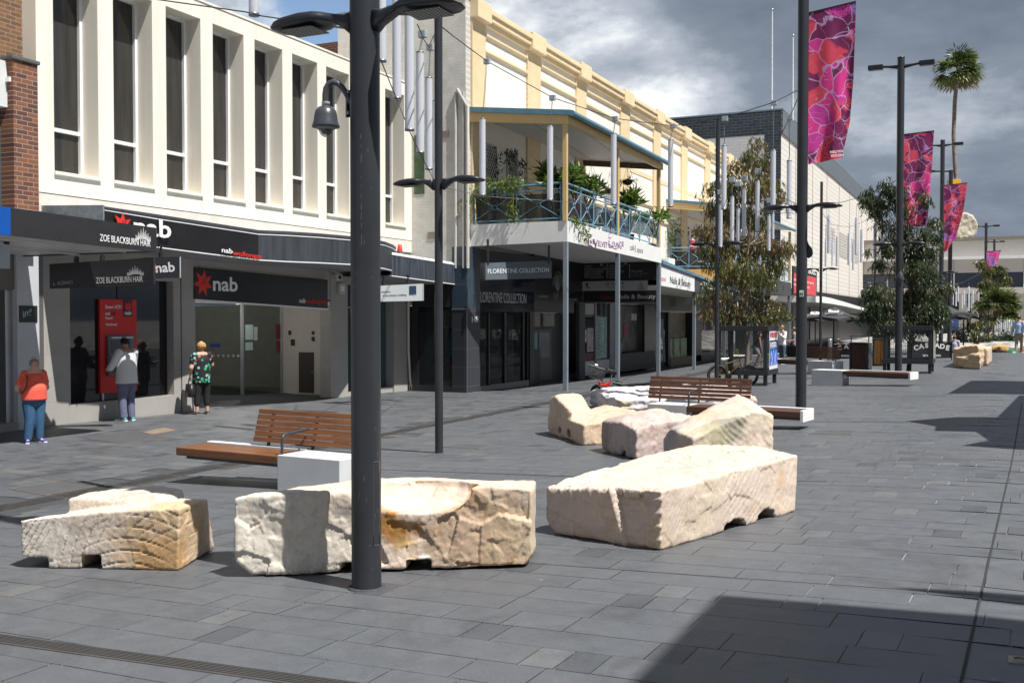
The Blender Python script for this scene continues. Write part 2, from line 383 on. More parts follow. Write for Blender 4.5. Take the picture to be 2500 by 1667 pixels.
def floor_light():
    p = G(2492, 1612); t = thing('floor_light', 'round in-ground light in a pale square frame at the bottom right corner', 'ground light', tuple(p))
    mb = MB(); mb.box(p.x-.055, p.x+.055, p.y-.055, p.y+.055, p.z-.01, p.z+.004); mb.build('frame', M('stone_frame', (.30, .29, .27), .6), t)
    mb = MB().lathe([(.045, 0), (.045, .01), (.033, .01), (.033, .004)], (p.x, p.y, p.z), 28); mb.build('ring', M('bronze', (.3, .25, .17), .4, .7), t)
    mb = MB().lathe([(.033, .005), (.0, .009)], (p.x, p.y, p.z), 28); mb.build('lens', glassmat('dark_glass'), t)
floor_light()
# ================================================================ colours shared by the buildings
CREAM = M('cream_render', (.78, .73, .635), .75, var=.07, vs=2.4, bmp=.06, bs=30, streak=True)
TAUPE = brickmat('taupe_tile', (.36, .345, .32), (.37, .355, .33), (.30, .29, .27), 'Y', .9, .45, .004, .1, .5, .5, .06)
TAUPEX = brickmat('taupe_tile_side', (.36, .345, .32), (.37, .355, .33), (.30, .29, .27), 'X', .9, .45, .004, .1, .5, .5, .06)
WHITE = M('white_paint', (.78, .78, .77), .45, var=.04)
BLACKP = M('black_panel', (.012, .012, .014), .28, var=.3, vs=2)
BLKSAT = M('black_satin', (.02, .02, .022), .4)
CHAR = M('charcoal_paint', (.055, .06, .07), .42, var=.18, vs=4)
STEEL = M('steel', (.45, .46, .47), .35, .8)
GALV = M('galvanised', (.30, .34, .37), .5, .5, var=.3, vs=6, bmp=.2)
SOFFIT = M('soffit_grey', (.30, .31, .33), .6, var=.05)
REDP = M('red_paint', (.62, .012, .012), .4, var=.05)
WTXT = M('white_lettering', (.82, .82, .82), .45, var=.01)
RTXT = M('red_lettering', (.70, .03, .02), .45, var=.01)
GTXT = M('grey_lettering', (.30, .30, .31), .5, var=.01)
DARKG = glassmat('dark_window', (.018, .02, .022), 0, .03, .6)
TINT = M('tinted_window', (.036, .034, .031), .05, var=.35, vs=7, spec=.6, streak=True)
SHOPG = glassmat('shop_glass', (.03, .035, .035), .74, .02, .5)
XF = -16.1; XU = -15.95
def star(n=7, R=1., r=.48, rot=0.):
    return [((R if k % 2 == 0 else r)*sin(pi*k/n+rot), (R if k % 2 == 0 else r)*cos(pi*k/n+rot)) for k in range(2*n)]
def bank_logo(loc, R, s, parent, col=None, ink=None):
    """red seven-pointed star with two slanted dark cuts"""
    n = (Vector((1, 0, 0)) if R == 'X' else Vector((0, -1, 0)))
    flatpoly([star(7, 1, .50, .12)], loc, R, s, col or RTXT, parent, 'star_emblem', .006)
    cut = [[(-.05+.28*k, -.10), (.02+.28*k, -.10), (.34+.28*k, .42), (.27+.28*k, .42)] for k in (-.5, .35)]
    flatpoly(cut, Vector(loc)+n*.006, R, s, ink or BLACKP, parent, 'emblem_cut', .002)
# ---------------------------------------------------------------- bank building
def bank():
    Y0, Y1 = 13.40, 26.95; ZT = 9.02; ZB = 4.36; HD = 8.64; SL = 4.78
    t = thing('bank_building', 'two storey cream bank building with nine tall slot windows above a dark canopy', 'building', (XF, 20, 0))
    t['_wl'] = (XF, 20, 0)
    P0 = 13.784; PW = 1.052; PP = 1.443; n = 9
    w = MB(); w.box(XU-.52, XU, Y0, Y1, HD, ZT); w.box(XU-.52, XU, Y0, Y1, ZB, SL)
    w.box(XU-12, XU-.53, Y0, Y1, 8.7, 8.9)
    edges = [Y0]+[v for k in range(n) for v in (P0+k*PP, P0+k*PP+PW)]+[Y1]
    edges[-2] = min(edges[-2], 26.42)
    for a, b in zip(edges[::2], edges[1::2]): w.box(XU-.52, XU, a, b, SL+.0, HD)
    w.build('upper_wall', CREAM, t)
    wb = MB(); wb.box(XU-.62, XU-.525, Y0, Y1, ZB, HD+.2); wb.build('inner_wall', BLKSAT, t)
    co_ = MB(); co_.box(XU-.30, XU+.02, Y0, Y1, ZT+.002, ZT+.05); co_.build('coping', CREAM, t)
    for k in range(n):
        a = P0+k*PP; b = a+PW
        if k == n-1: b = 26.42
        gl = MB().box(XU-.505, XU-.49, a+.03, b-.03, SL+.05, HD-.03).build('window', TINT, t)
        fr = MB(); x0, x1 = XU-.49, XU-.42
        fr.box(x0, x1, a, a+.045, SL, HD); fr.box(x0, x1, b-.06, b, SL, HD); fr.box(x0, x1, a+.046, b-.061, HD-.05, HD); fr.box(x0, x1, a+.046, b-.061, SL, SL+.06)
        fr.box(x0, x1-.005, a+.046, b-.061, 5.62, 5.69)
        f = fr.build('frame', WHITE, gl)
        cr = MB(); cr.add([(XU-.487, a+.05+.02*j, z) for j, z in ((0, SL+.06), (1, SL+.06))]+[(XU-.487, a+.05, HD-.06)], []) 
        s = MB().box(XU-.44, XU+.05, a-.015, b+.03, SL-.062, SL+.004).build('sill', CREAM, gl, bevel=.006)
    # ground storey
    lw = MB(); x0 = XF-.35
    lw.box(x0, XF, 13.63, 14.235, -.3, ZB-.003); lw.box(x0, XF, 14.235, 16.99, 2.82, ZB-.003); lw.box(x0, XF, 14.235, 16.99, -.3, .36)
    lw.box(x0, XF-.0, 16.99, 17.20, -.3, ZB-.003)
    lw.build('lower_wall', TAUPE, t)
    pw = MB(); pw.box(x0-.1, XF+.0, 17.24, 17.66, -.3, ZB-.003); pw.box(x0, XF, 22.82, 23.62, -.4, ZB-.003); pw.box(x0, XF, 26.02, 26.93, -.45, ZB-.003)
    pw.box(x0, XF-.02, 17.66, 22.82, 2.52, ZB-.003); pw.box(x0, XF-.02, 23.62, 26.02, 2.95, ZB-.003); pw.box(x0, XF-.05, 23.62, 26.02, -.4, -.02)
    pw.build('pillar', TAUPE, t)
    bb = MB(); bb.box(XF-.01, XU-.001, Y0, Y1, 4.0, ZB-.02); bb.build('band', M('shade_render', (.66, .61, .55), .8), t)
    # window around the cash machine
    wn = MB().box(XF-.22, XF-.205, 14.24, 16.98, .36, 2.82).build('window', DARKG, t)
    fr = MB(); fr.box(XF-.204, XF-.19, 15.60, 15.63, .36, 2.82); fr.box(XF-.204, XF-.19, 14.236, 14.27, .36, 2.82); fr.box(XF-.204, XF-.19, 16.95, 16.985, .36, 2.82); fr.build('frame', BLKSAT, wn)
    bk = MB().box(XF-.36, XF-.34, 14.2, 17., .3, 2.9).build('backing', BLKSAT, t)
    # entrance recess
    A = G(476, 964); B = G(592, 965.5); C_ = G(688, 959); D = G(808, 964.6); D.x = XF-.36
    rc = MB()
    rc.wall((D.x, D.y), (C_.x, C_.y+.0), -.3, 2.42, -.12); rc.build('recess_wall', M('recess_taupe', (.48, .45, .42), .7, var=.04), t)
    cl = MB().box(-21.5, XF-.36, 17.0, 24.6, 2.42, 2.5).build('recess_ceiling', M('recess_white', (.6, .6, .58), .7), t)
    ds = MB().box(XF-.35, XF-.03, 17.662, 22.818, 2.36, 2.46).build('recess_edge', WHITE, t)
    sidel = MB().box(-20.2, x0-.102, 17.36, 17.64, -.3, 2.42).build('side_wall', TAUPEX, t)
    fl = MB().add([(-22, 17.3, -.085), (XF+.02, 17.66, -.055), (XF+.02, 22.9, -.115), (-22, 25, -.12)], [(0, 1, 2, 3)]).build('recess_floor', M('mat_dark', (.04, .04, .043), .9), t)
    rm = MB(); rm.box(-26, -25.9, 15, 28, -.3, 2.42); rm.box(-26, -20.2, 16.9, 17.0, -.3, 2.42); rm.box(-25.9, -20, 25.8, 25.9, -.3, 2.42)
    rm.build('banking_hall', M('hall_wall', (.42, .38, .31), .8), t)
    fl2 = MB().add([(-26, 15, -.13), (-18.6, 22, -.13), (-18.6, 26, -.15), (-26, 26, -.15)], [(0, 1, 2, 3)]).build('hall_floor', M('hall_floor_dark', (.16, .15, .14), .5), t)
    for p, q in ((A, B), (B, C_)):
        g = MB().wall(p, q, -.12, 2.42, .012).build('glass_screen', SHOPG, t)
        g['label'] = 'tall frameless entrance glazing'
    mu = MB(); mu.bar((B.x, B.y, -.12), (B.x, B.y, 2.42), .07); mu.bar((C_.x, C_.y, -.12), (C_.x, C_.y, 2.42), .09)
    mu.each('mullion', M('aluminium', (.42, .46, .48), .4, .5), t)
    d_ = (C_-B).normalized(); n_ = Vector((d_.y, -d_.x, 0))
    nt_ = MB()
    for (u, z, w_, h_) in ((.10, 1.42, .30, .42), (.42, 1.40, .14, .38), (.10, 1.13, .28, .22)):
        p = B+d_*u+n_*.02; q = B+d_*(u+w_)+n_*.02; nt_.add([(p.x, p.y, z), (q.x, q.y, z), (q.x, q.y, z+h_), (p.x, p.y, z+h_)], [(0, 1, 2, 3)])
    nt_.each('notice', M('paper_pale', (.40, .52, .50), .7, var=.15, vs=20), t)
    rd = MB()
    for (u, z, w_, h_) in ((1.28, 1.42, .17, .42), (1.30, 1.02, .13, .34)):
        p = B+d_*u+n_*.02; q = B+d_*(u+w_)+n_*.02; rd.add([(p.x, p.y, z), (q.x, q.y, z), (q.x, q.y, z+h_), (p.x, p.y, z+h_)], [(0, 1, 2, 3)])
    rd.each('warning_sticker', M('dull_red', (.25, .02, .02), .6), t)
    e_ = (B-A).normalized(); m_ = Vector((e_.y, -e_.x, 0)); La = (B-A).length
    st = MB()
    for k in range(6):
        c_ = A+e_*(La*(.40+k*.105))+m_*.02
        P = [(c_.x+e_.x*x*.055, c_.y+e_.y*x*.055, .98+y*.055) for x, y in star(7)]; st.add(P, [tuple(range(14))])
    st.each('star_decal', M('frosted', (.30, .34, .35), .8), t)
    bl = MB(); p = A+e_*(La*.33)+m_*.02; q = A+e_*(La*.55)+m_*.02; bl.add([(p.x, p.y, 1.22), (q.x, q.y, 1.22), (q.x, q.y, 1.31), (p.x, p.y, 1.31)], [(0, 1, 2, 3)])
    bl.build('blue_sticker', M('blue_sticker', (.02, .04, .25), .5), t)
    # metal door in the recess wall
    v = (D-C_); v.z = 0; Ld = v.length; v.normalize(); nn = Vector((v.y, -v.x, 0))
    def rw(u, z, off=.004): p = C_+v*u*Ld+nn*off; return (p.x, p.y, z)
    dr = MB().hex([rw(.30, -.1, 0), rw(.55, -.1, 0), rw(.55, -.1, .02), rw(.30, -.1, .02), rw(.30, 1.05, 0), rw(.55, 1.05, 0), rw(.55, 1.05, .02), rw(.30, 1.05, .02)]).build('door', M('dark_bronze', (.045, .04, .036), .45), t)
    MB().bar(rw(.52, .48, .03), rw(.545, .48, .03), .02).build('handle', STEEL, dr)
    pl = MB()
    for u, z, s in ((.15, 1.6, .06), (.20, 1.32, .09), (.54, 1.6, .05), (.54, 1.43, .06)):
        pl.hex([rw(u-s/3, z-s, 0), rw(u+s/3, z-s, 0), rw(u+s/3, z-s, .03), rw(u-s/3, z-s, .03), rw(u-s/3, z+s, 0), rw(u+s/3, z+s, 0), rw(u+s/3, z+s, .03), rw(u-s/3, z+s, .03)])
    pl.each('switch_plate', BLKSAT, t)
    # east window of the ground storey
    ew = MB().box(XF-.30, XF-.285, 23.62, 26.02, -.02, 2.95).build('window', glassmat('teal_window', (.045, .075, .08), 0, .05, .5), t)
    em = MB(); em.box(XF-.28, XF-.25, 25.0, 25.12, -.02, 2.95); em.box(XF-.28, XF-.25, 23.63, 23.68, -.02, 2.95); em.box(XF-.28, XF-.25, 23.7, 24.98, 2.3, 2.34); em.build('frame', M('aluminium', (.42, .46, .48), .4, .5), ew)
    ps = MB().box(XF-.283, XF-.281, 24.25, 24.95, 1.5, 2.3).build('poster', M('navy_teal', (.01, .07, .11), .5), ew)
    # rendered side strip and downpipes at the end
    pp = MB(); pp.tube([(XF+.06, 26.75, 2.9), (XF+.06, 26.75, 1.0), (XF+.10, 26.8, .1), (XF+.16, 26.85, -.15)], .04, 8); pp.tube([(XU+.04, 26.9, 8.3), (XU+.04, 26.9, 3.5)], .025, 6)
    pp.build('downpipe', M('pipe_cream', (.62, .60, .54), .6), t)
    dl = thing('downlight', 'small lit round downlight in the ceiling of the bank entrance recess', 'downlight', (-18.2, 21.6, 2.40))
    MB().lathe([(.09, 0), (.09, .02), (0, .02)], (-18.2, 21.6, 2.395), 16).build('trim', WHITE, dl)
    m, nt, b = nodes('lamp_glow'); setb(b, Emission_Color=(1, .95, .85, 1), Emission_Strength=6.); MB().lathe([(.07, 0), (0, 0)], (-18.2, 21.6, 2.393), 16).build('lens', m, dl)
    for i, (x, y, e) in enumerate(((-18.2, 21.6, 26), (-22.5, 21.5, 55))):  # the second, deeper one is added fill for the hall, without a fitting
        l = bpy.data.lights.new('downlight_and_hall_fill', 'POINT'); l.energy = e; l.color = (1, .95, .86); l.shadow_soft_size = .08; lo = bpy.data.objects.new('downlight_and_hall_fill', l); SC.collection.objects.link(lo); lo.location = (x, y, 2.3)
    return t
bank()
def bank_canopy():
    """fascia of the bank's awning: straight with the sign, then bulging out and curling back to the wall"""
    t = thing('street_canopy', 'black fascia canopy of the bank curving out and back with white trim lines', 'canopy', (-15, 20, 3.5))
    bot = [(255, 571, -14.4), (383, 605, -14.4), (500, 620, -14.62), (630, 636, -14.85), (700, 640, -14.6), (780, 643, -14.25), (859, 647, -14.0), (905, 651, -13.98), (940, 657.5, -14.15), (958, 662, -14.5), (966, 666, -15.0)]
    top = [(255, 508), (383, 528), (500, 546), (630, 566), (700, 569), (780, 574), (859, 581), (905, 587), (940, 594), (958, 601), (966, 607)]
    Bp = [PX(x, y, X) for x, y, X in bot]; Tp = [PX(x, y, bot[i][2]) for i, (x, y) in enumerate(top)]
    # the ends return to the wall
    e = Vector((XF, Bp[-1].y+.5, Bp[-1].z)); Bp.append(e); Tp.append(Vector((XF, e.y, Tp[-1].z)))
    def strip(name, fn, mat, th=.04, lo=0., hi=1., out=0.):
        mb = MB(); n = len(Bp)
        # outward normals in plan
        N = []
        for i in range(n):
            d = Bp[min(i+1, n-1)]-Bp[max(i-1, 0)]; d.z = 0; d.normalize(); N.append(Vector((d.y, -d.x, 0)))
        for i in fn:
            a, b = i, i+1
            def q(k, f, o): v = Bp[k].lerp(Tp[k], f); return v+N[k]*o
            mb.hex([q(a, lo, out), q(b, lo, out), q(b, lo, out-th), q(a, lo, out-th), q(a, hi, out), q(b, hi, out), q(b, hi, out-th), q(a, hi, out-th)])
        return mb.build(name, mat, t)
    strip('fascia', range(3, len(Bp)-1), M('streaky_fascia', (.036, .043, .053), .55, var=.4, vs=9, streak=True), lo=.04, hi=.90)
    strip('top_flashing', range(0, len(Bp)-1), CHAR, .05, .96, 1.06, .012)
    s = strip('trim_line', range(0, len(Bp)-1), WHITE, .05, .90, .93, .010); s['label'] = 'thin white line along the top'
    s = strip('trim_line', range(0, len(Bp)-1), WHITE, .05, .0, .035, .010); s['label'] = 'thin white line along the bottom'
    sf = MB(); n = len(Bp); fr = MB()
    for i in range(n-1):
        a = Bp[i]+Vector((0, 0, .01)); b = Bp[i+1]+Vector((0, 0, .01))
        sf.add([a, b, (XF, b.y, b.z), (XF, a.y, a.z)], [(0, 1, 2, 3)])
        a = Tp[i]+Vector((0, 0, -.01)); b = Tp[i+1]+Vector((0, 0, -.01)); fr.add([a, b, (XF, b.y, b.z), (XF, a.y, a.z)], [(0, 1, 2, 3)])
    sf.build('soffit', SOFFIT, t); fr.build('roof_sheet', GALV, t)
    a = Bp[0]; b = Tp[0]
    MB().hex([(a.x, a.y-.03, a.z), (a.x, a.y, a.z), (XF, a.y, a.z), (XF, a.y-.03, a.z), (b.x, b.y-.03, b.z+.05), (b.x, b.y, b.z+.05), (XF, b.y, b.z+.12), (XF, b.y-.03, b.z+.12)]).build('end_panel', GALV, t)
    # sign cabinet on the straight part
    s = thing('fascia_sign', 'long black bank fascia sign with red star and white and red lettering on the canopy', 'sign', tuple(Bp[1]))
    mb = MB(); N = Vector((1, 0, 0))
    A0 = [Bp[i] for i in range(4)]; A1 = [Tp[i] for i in range(4)]
    for i in range(3):
        def q(k, f, o): v = A0[k].lerp(A1[k], f); return v+Vector((o, 0, 0))
        mb.hex([q(i, .04, .008), q(i+1, .04, .008), q(i+1, .04, -.05), q(i, .04, -.05), q(i, .90, .008), q(i+1, .90, .008), q(i+1, .90, -.05), q(i, .90, -.05)])
    mb.build('panel', BLACKP, s)
    def on(px, f):
        for i in range(3):
            if bot[i][0] <= px <= bot[i+1][0]: break
        k = (px-bot[i][0])/(bot[i+1][0]-bot[i][0]); p = A0[i].lerp(A0[i+1], k); q_ = A1[i].lerp(A1[i+1], k); v = p.lerp(q_, f); v.x += .045; return v
    R1 = orient(A0[3]-A0[1])
    p = on(292, .46); bank_logo(tuple(p), 'X', .235, s)
    p = on(320, .235); text('nab', tuple(p), .47, WTXT, s, orient((0, 1, 0)), width=.95, off=.02)
    p = on(535, .12); text('nab', tuple(p), .145, WTXT, s, R1, width=.40, off=.015)
    p = on(561, .07); text('wollongong', tuple(p), .145, RTXT, s, R1, width=1.35, off=.015)
    # red capped vent standing on the next canopy
    return t
bank_canopy()
def entrance_sign():
    t = thing('entrance_sign', 'large shaded black bank sign above the glass entrance with red star and grey nab lettering', 'sign', (XF, 20, 2.4))
    z = lambda y: 0
    a0, a1 = PX(475, 730, XF+.03), PX(475, 652, XF+.03); b0, b1 = PX(800, 753, XF+.03), PX(800, 684, XF+.03)
    mb = MB(); dx = -.06
    mb.hex([a0, b0, b0+Vector((dx, 0, 0)), a0+Vector((dx, 0, 0)), a1, b1, b1+Vector((dx, 0, 0)), a1+Vector((dx, 0, 0))]); mb.build('panel', BLACKP, t)
    MB().hex([a0+Vector((.02, 0, -.04)), b0+Vector((.02, 0, -.04)), b0+Vector((-.08, 0, -.04)), a0+Vector((-.08, 0, -.04)), a0+Vector((.02, 0, -.001)), b0+Vector((.02, 0, -.001)), b0+Vector((-.08, 0, -.001)), a0+Vector((-.08, 0, -.001))]).build('trim', WHITE, t)
    X = XF+.034
    bank_logo(tuple(PX(496, 691, X)), 'X', .31, t)
    p = PX(520, 709, X); text('nab', tuple(p), .46, WTXT, t, 'X', width=PX(580, 700, X).y-p.y, off=.02)
    p = PX(731, 739, X); text('nab', tuple(p), .17, WTXT, t, 'X', width=PX(745.5, 700, X).y-p.y, off=.01)
    p = PX(748, 740, X); text('wollongong', tuple(p), .17, RTXT, t, 'X', width=PX(796, 700, X).y-p.y, off=.01)
entrance_sign()
def cash_machine():
    X = XF-.19
    t = thing('cash_machine', 'tall red cash machine surround with grey terminal set in the black window', 'cash machine', (X, 15.2, .5))
    a = PX(239, 850, X).y; b = PX(329, 850, X).y; z1 = PX(239, 730, X).z; z0 = PX(239, 961, X).z
    MB().box(X, X+.06, a, b, z0, z1).build('surround', REDP, t, bevel=.008)
    a2 = PX(254, 850, X).y; b2 = PX(318, 850, X).y; zt = PX(254, 818, X).z; zb = PX(254, 918, X).z
    body = MB(); body.box(X+.061, X+.12, a2, b2, zb, zt); body.build('terminal', M('terminal_grey', (.13, .135, .15), .45), t, bevel=.02)
    sc = MB(); sc.box(X+.121, X+.126, a2+.08, b2-.12, zt-.36, zt-.10); sc.build('screen', M('screen_dark', (.05, .06, .09), .2), t)
    kp = MB(); kp.box(X+.121, X+.16, a2+.06, b2-.06, zb+.10, zb+.30); kp.build('keypad', BLKSAT, t, bevel=.01)
    bz = MB().box(X+.121, X+.15, a2+.06, b2-.06, zt-.07, zt-.04).build('light_strip', M('pale_metal', (.6, .6, .65), .3, .4), t)
    p0 = PX(295.6, 734, X).y; p1 = PX(316, 773, X).y; zA = PX(296, 732, X).z; zB = PX(296, 773, X).z
    bd = MB().box(X+.061, X+.07, p0, p1, zB, zA).build('badge', BLACKP, t)
    bank_logo((X+.071, (p0+p1)/2, zA-.14), 'X', .115, t)
    text('nab', (X+.071, (p0+p1)/2, zB+.04), .12, WTXT, t, 'X', align='CENTER', width=(p1-p0)*.8, off=.015)
    y = PX(251.5, 750, X).y
    for s, py, h, w in (('Smart ATM', 753, .10, 291), ('redi', 769, .09, 263), ('Deposit', 779, .075, 270), ('Withdrawal', 795, .075, 280)):
        text(s, (X+.061, y, PX(251, py, X).z), h, WTXT, t, 'X', width=PX(w, py, X).y-y, off=.01)
    y2 = PX(264, 750, X).y; text('ATM', (X+.061, y2, PX(264, 769, X).z), .09, BLACKP, t, 'X', width=PX(276, 750, X).y-y2, off=.02)
    MB().bar((X, a+.1, .36), (X, a+.1, z0), .05).build('leg', STEEL, t)
cash_machine()
# ---------------------------------------------------------------- brick shop at far left
def brick_shop():
    BR = brickmat('brown_brick', (.24, .095, .05), (.10, .045, .04), (.30, .25, .20), 'Y', .23, .083, .007, .5)
    BR2 = brickmat('tan_brick', (.24, .12, .055), (.14, .075, .045), (.27, .23, .18), 'Y', .23, .083, .007, .5)
    t = thing('brick_shop', 'brown brick shop building at the left edge with a pier and grey framed upper window', 'building', (-16, 12, 0))
    XB = -15.75
    a = PX(33, 300, XB).y; b = PX(93, 300, XB).y; zt = PX(60, 152, XB).z
    MB().box(XB-.35, XB, a, b, 3.4, zt).build('brick_pier', BR, t)
    cp = MB().box(XB-.37, XB+.04, a-.04, b+.03, zt+.001, zt+.07).build('pier_cap', M('old_mortar', (.10, .10, .10), .9, bmp=1., bs=40), t, bevel=.015)
    x2 = -16.3
    MB().box(x2-.3, x2, 8, PX(55, 60, x2).y, 3.4, 12).build('wall', BR2, t)
    MB().box(x2-.3, x2-.02, PX(55, 60, x2).y+.002, PX(93, 60, x2).y, 3.4, 12).build('render_strip', M('grey_render', (.42, .43, .43), .8, var=.06), t)
    w = PX(34, 280, -16.0)
    MB().box(-16.2, -15.9, 9, w.y, PX(0, 262, -16).z, PX(0, 150, -16).z).build('spandrel_panel', M('white_metal_panel', (.62, .64, .64), .5, var=.08, streak=True), t)
    v = MB(); v.box(-15.9, -15.8, PX(12, 190, -15.9).y, PX(24, 190, -15.9).y, PX(12, 200, -15.9).z, PX(12, 189, -15.9).z); v.build('vent', WHITE, t)
    g = MB().box(-16.12, -16.08, 9, PX(25, 350, -16.1).y, 3.4, PX(0, 275, -16.1).z).build('window', glassmat('green_window', (.06, .085, .08), 0, .05, .5), t)
    MB().box(-16.08, -16.0, PX(25, 350, -16.1).y, PX(29, 350, -16.1).y+.03, 3.4, PX(0, 268, -16.1).z).build('frame', STEEL, g)
    # white pillar and dark shopfront below
    X = -15.98
    p0 = PX(43, 900, X).y; p1 = PX(97, 900, X).y
    MB().box(X-.5, X, p0, p1, -.2, 3.45).build('pillar', M('white_pillar', (.50, .52, .55), .6, var=.04), t)
    MB().box(X-.42, X-.06, 11.2, p0-.002, 2.55, 3.45).build('shop_header', M('brown_grey', (.16, .15, .135), .6), t)
    fr = MB(); fr.box(X-.3, X-.12, p0-.15, p0-.003, -.1, 2.54); fr.build('door_frame', STEEL, t)
    MB().box(X-.42, X-.38, 10.5, p0-.15, .1, 2.54).build('shop_window', DARKG, t)
    MB().box(X-.5, X+.02, 10.5, p0-.003, -.15, .14).build('threshold', M('stone_step', (.30, .28, .26), .7), t)
    y0, y1 = PX(47, 750, X+.01).y, PX(91, 750, X+.01).y; z0 = PX(47, 787, X).z; z1 = PX(47, 746, X).z
    s = thing('plaque', 'small black square plaque with a slanted white word on the pale pillar', 'plaque', (X, y0, z0))
    MB().box(X+.001, X+.014, y0, y1, z0, z1).build('plate', BLACKP, s)
    text('ing', (X+.015, (y0+y1)/2-.12, (z0+z1)/2-.07), .17, M('bluish_letter', (.30, .38, .45), .5), s, orient((0, 1, .45)), width=.24, off=.02, shear=.3)
brick_shop()
def left_awning():
    X = -12.8
    t = thing('shop_awning', 'black fascia awning with a silver crown and ZOE BLACKBURN HAIR in white letters', 'awning', (X-1.5, 12, 3.2))
    a0, a1 = PX(26, 575, X), PX(26, 507, X); b0, b1 = PX(382.5, 615.5, X), PX(382.5, 556.5, X)
    d = Vector((-.05, 0, 0))
    MB().hex([a0, b0, b0+d, a0+d, a1, b1, b1+d, a1+d]).build('fascia', M('matt_black', (.022, .022, .024), .5, var=.15), t)
    c0, c1 = PX(-60, 566, X), PX(-60, 496, X)
    o = MB().hex([c0, a0, a0+d, c0+d, c1, a1, a1+d, c1+d]).build('fascia', M('blue_panel', (.004, .075, .36), .4, var=.03), t); o['label'] = 'bright blue fascia panel'
    zb = lambda p: (p.x, p.y, p.z+.02)
    MB().add([zb(c0), zb(b0), (XF+.13, b0.y, b0.z+.02), (XF+.13, c0.y, c0.z+.02)], [(0, 1, 2, 3)]).build('soffit', M('white_soffit', (.55, .55, .56), .5, var=.05), t)
    MB().add([(c1.x, c1.y, c1.z-.03), (b1.x, b1.y, b1.z-.03), (XF+.13, b1.y, b1.z-.03), (XF+.13, c1.y, c1.z-.03)], [(0, 1, 2, 3)]).build('roof_sheet', GALV, t)
    MB().box(XF+.13, X-.05, b0.y-.04, b0.y, b0.z, b1.z).build('end_panel', BLKSAT, t)
    tr = MB(); tr.bar((X-.3, c0.y, c0.z-.01), (X-.3, b0.y-.4, b0.z-.01), .03); tr.bar((X-1.7, c0.y, c0.z-.01), (X-1.7, b0.y-.1, b0.z-.01), .03); tr.build('conduit', M('cream_pipe', (.5, .48, .44), .6), t)
    sc = MB()
    for px, py in ((29, 509), (139, 524), (233, 537), (381, 558), (29, 573), (138, 583), (233, 594), (380, 611)):
        p = PX(px, py, X+.003); sc.lathe([(.012, 0), (0, .006)], p, 6)
    sc.each('screw', STEEL, t)
    R = orient(b0-a0); p = PX(243.5, 588, X+.004); q = PX(367, 602, X+.004)
    text('ZOE BLACKBURN HAIR', tuple(p), .155, WTXT, t, R, width=(q-p).length, off=.0)
    crown((PX(349.5, 583, X+.004)), R, .155, WTXT, t)
def crown(loc, R, s, mat, parent):
    polys = []
    for k in range(13):
        a = -1+2*k/12; h = (1.0-abs(a)*.55)*(1.35 if k % 2 == 0 else .9); y0 = -.25*a*a
        polys += [[(a-.05, y0+.08), (a+.05, y0+.08), (a*1.03+.015, y0+h*.8), (a*1.03-.015, y0+h*.8)], [(a*1.03-.04, y0+h*.8), (a*1.03, y0+h*.8-.07), (a*1.03+.04, y0+h*.8), (a*1.03, y0+h*.8+.08)]]
        if k < 12:
            b = a+2/12; y1 = -.25*b*b
            polys += [[(a, y0), (b, y1), (b, y1+.07), (a, y0+.07)], [(a, y0+.33-.1*abs(a)), (b, y1+.33-.1*abs(b)), (b, y1+.38-.1*abs(b)), (a, y0+.38-.1*abs(a))]]
    flatpoly(polys, loc, R, s, mat, parent, 'crown_emblem', .003)
left_awning()
def hanging_sign(name, label, corners, dpt, thick=.16, hang=True, mat=None, endm=None, rods=(.25, .8)):
    """box sign facing the viewer under an awning: corners TL TR BR BL as pixels, at two depths"""
    (x0, y0), (x1, y1), (x2, y2), (x3, y3) = corners; d0, d1 = dpt
    TL, TR, BR, BL = PD(x0, y0, d0), PD(x1, y1, d1), PD(x2, y2, d1), PD(x3, y3, d0)
    BL.x, BL.y = TL.x, TL.y; BR.x, BR.y = TR.x, TR.y
    t = thing(name, label, 'sign', tuple(BL)); u = (BR-BL); u.z = 0; u.normalize(); n = Vector((u.y, -u.x, 0))
    b = n*-thick
    MB().hex([BL, BR, BR+b, BL+b, TL, TR, TR+b, TL+b]).build('panel', mat or BLACKP, t)
    if endm: MB().hex([BR+u*.001+n*.01, BR+u*.025+n*.01, BR+u*.025+b-n*.01, BR+u*.001+b-n*.01, TR+u*.001+n*.01, TR+u*.025+n*.01, TR+u*.025+b-n*.01, TR+u*.001+b-n*.01]).build('end_cap', endm, t)
    if hang:
        for f in rods:
            p = TL.lerp(TR, f)+b*.5; r = MB(); r.tube([p, p+Vector((0, 0, .10))], .045, 8); r.tube([p+Vector((0, 0, .10)), p+Vector((0, 0, .20))], .02, 8); r.tube([p+Vector((0, 0, .20)), p+Vector((0, 0, .23))], .05, 8)
            r.build('hanger', BLKSAT, t)
    def on(px, py):   # point on the face for a pixel
        k = (px-x0)/(x1-x0); d = 1/((1-k)/d0+k/d1); return PD(px, py, d)+n*.003
    return t, on, orient(BR-BL), u
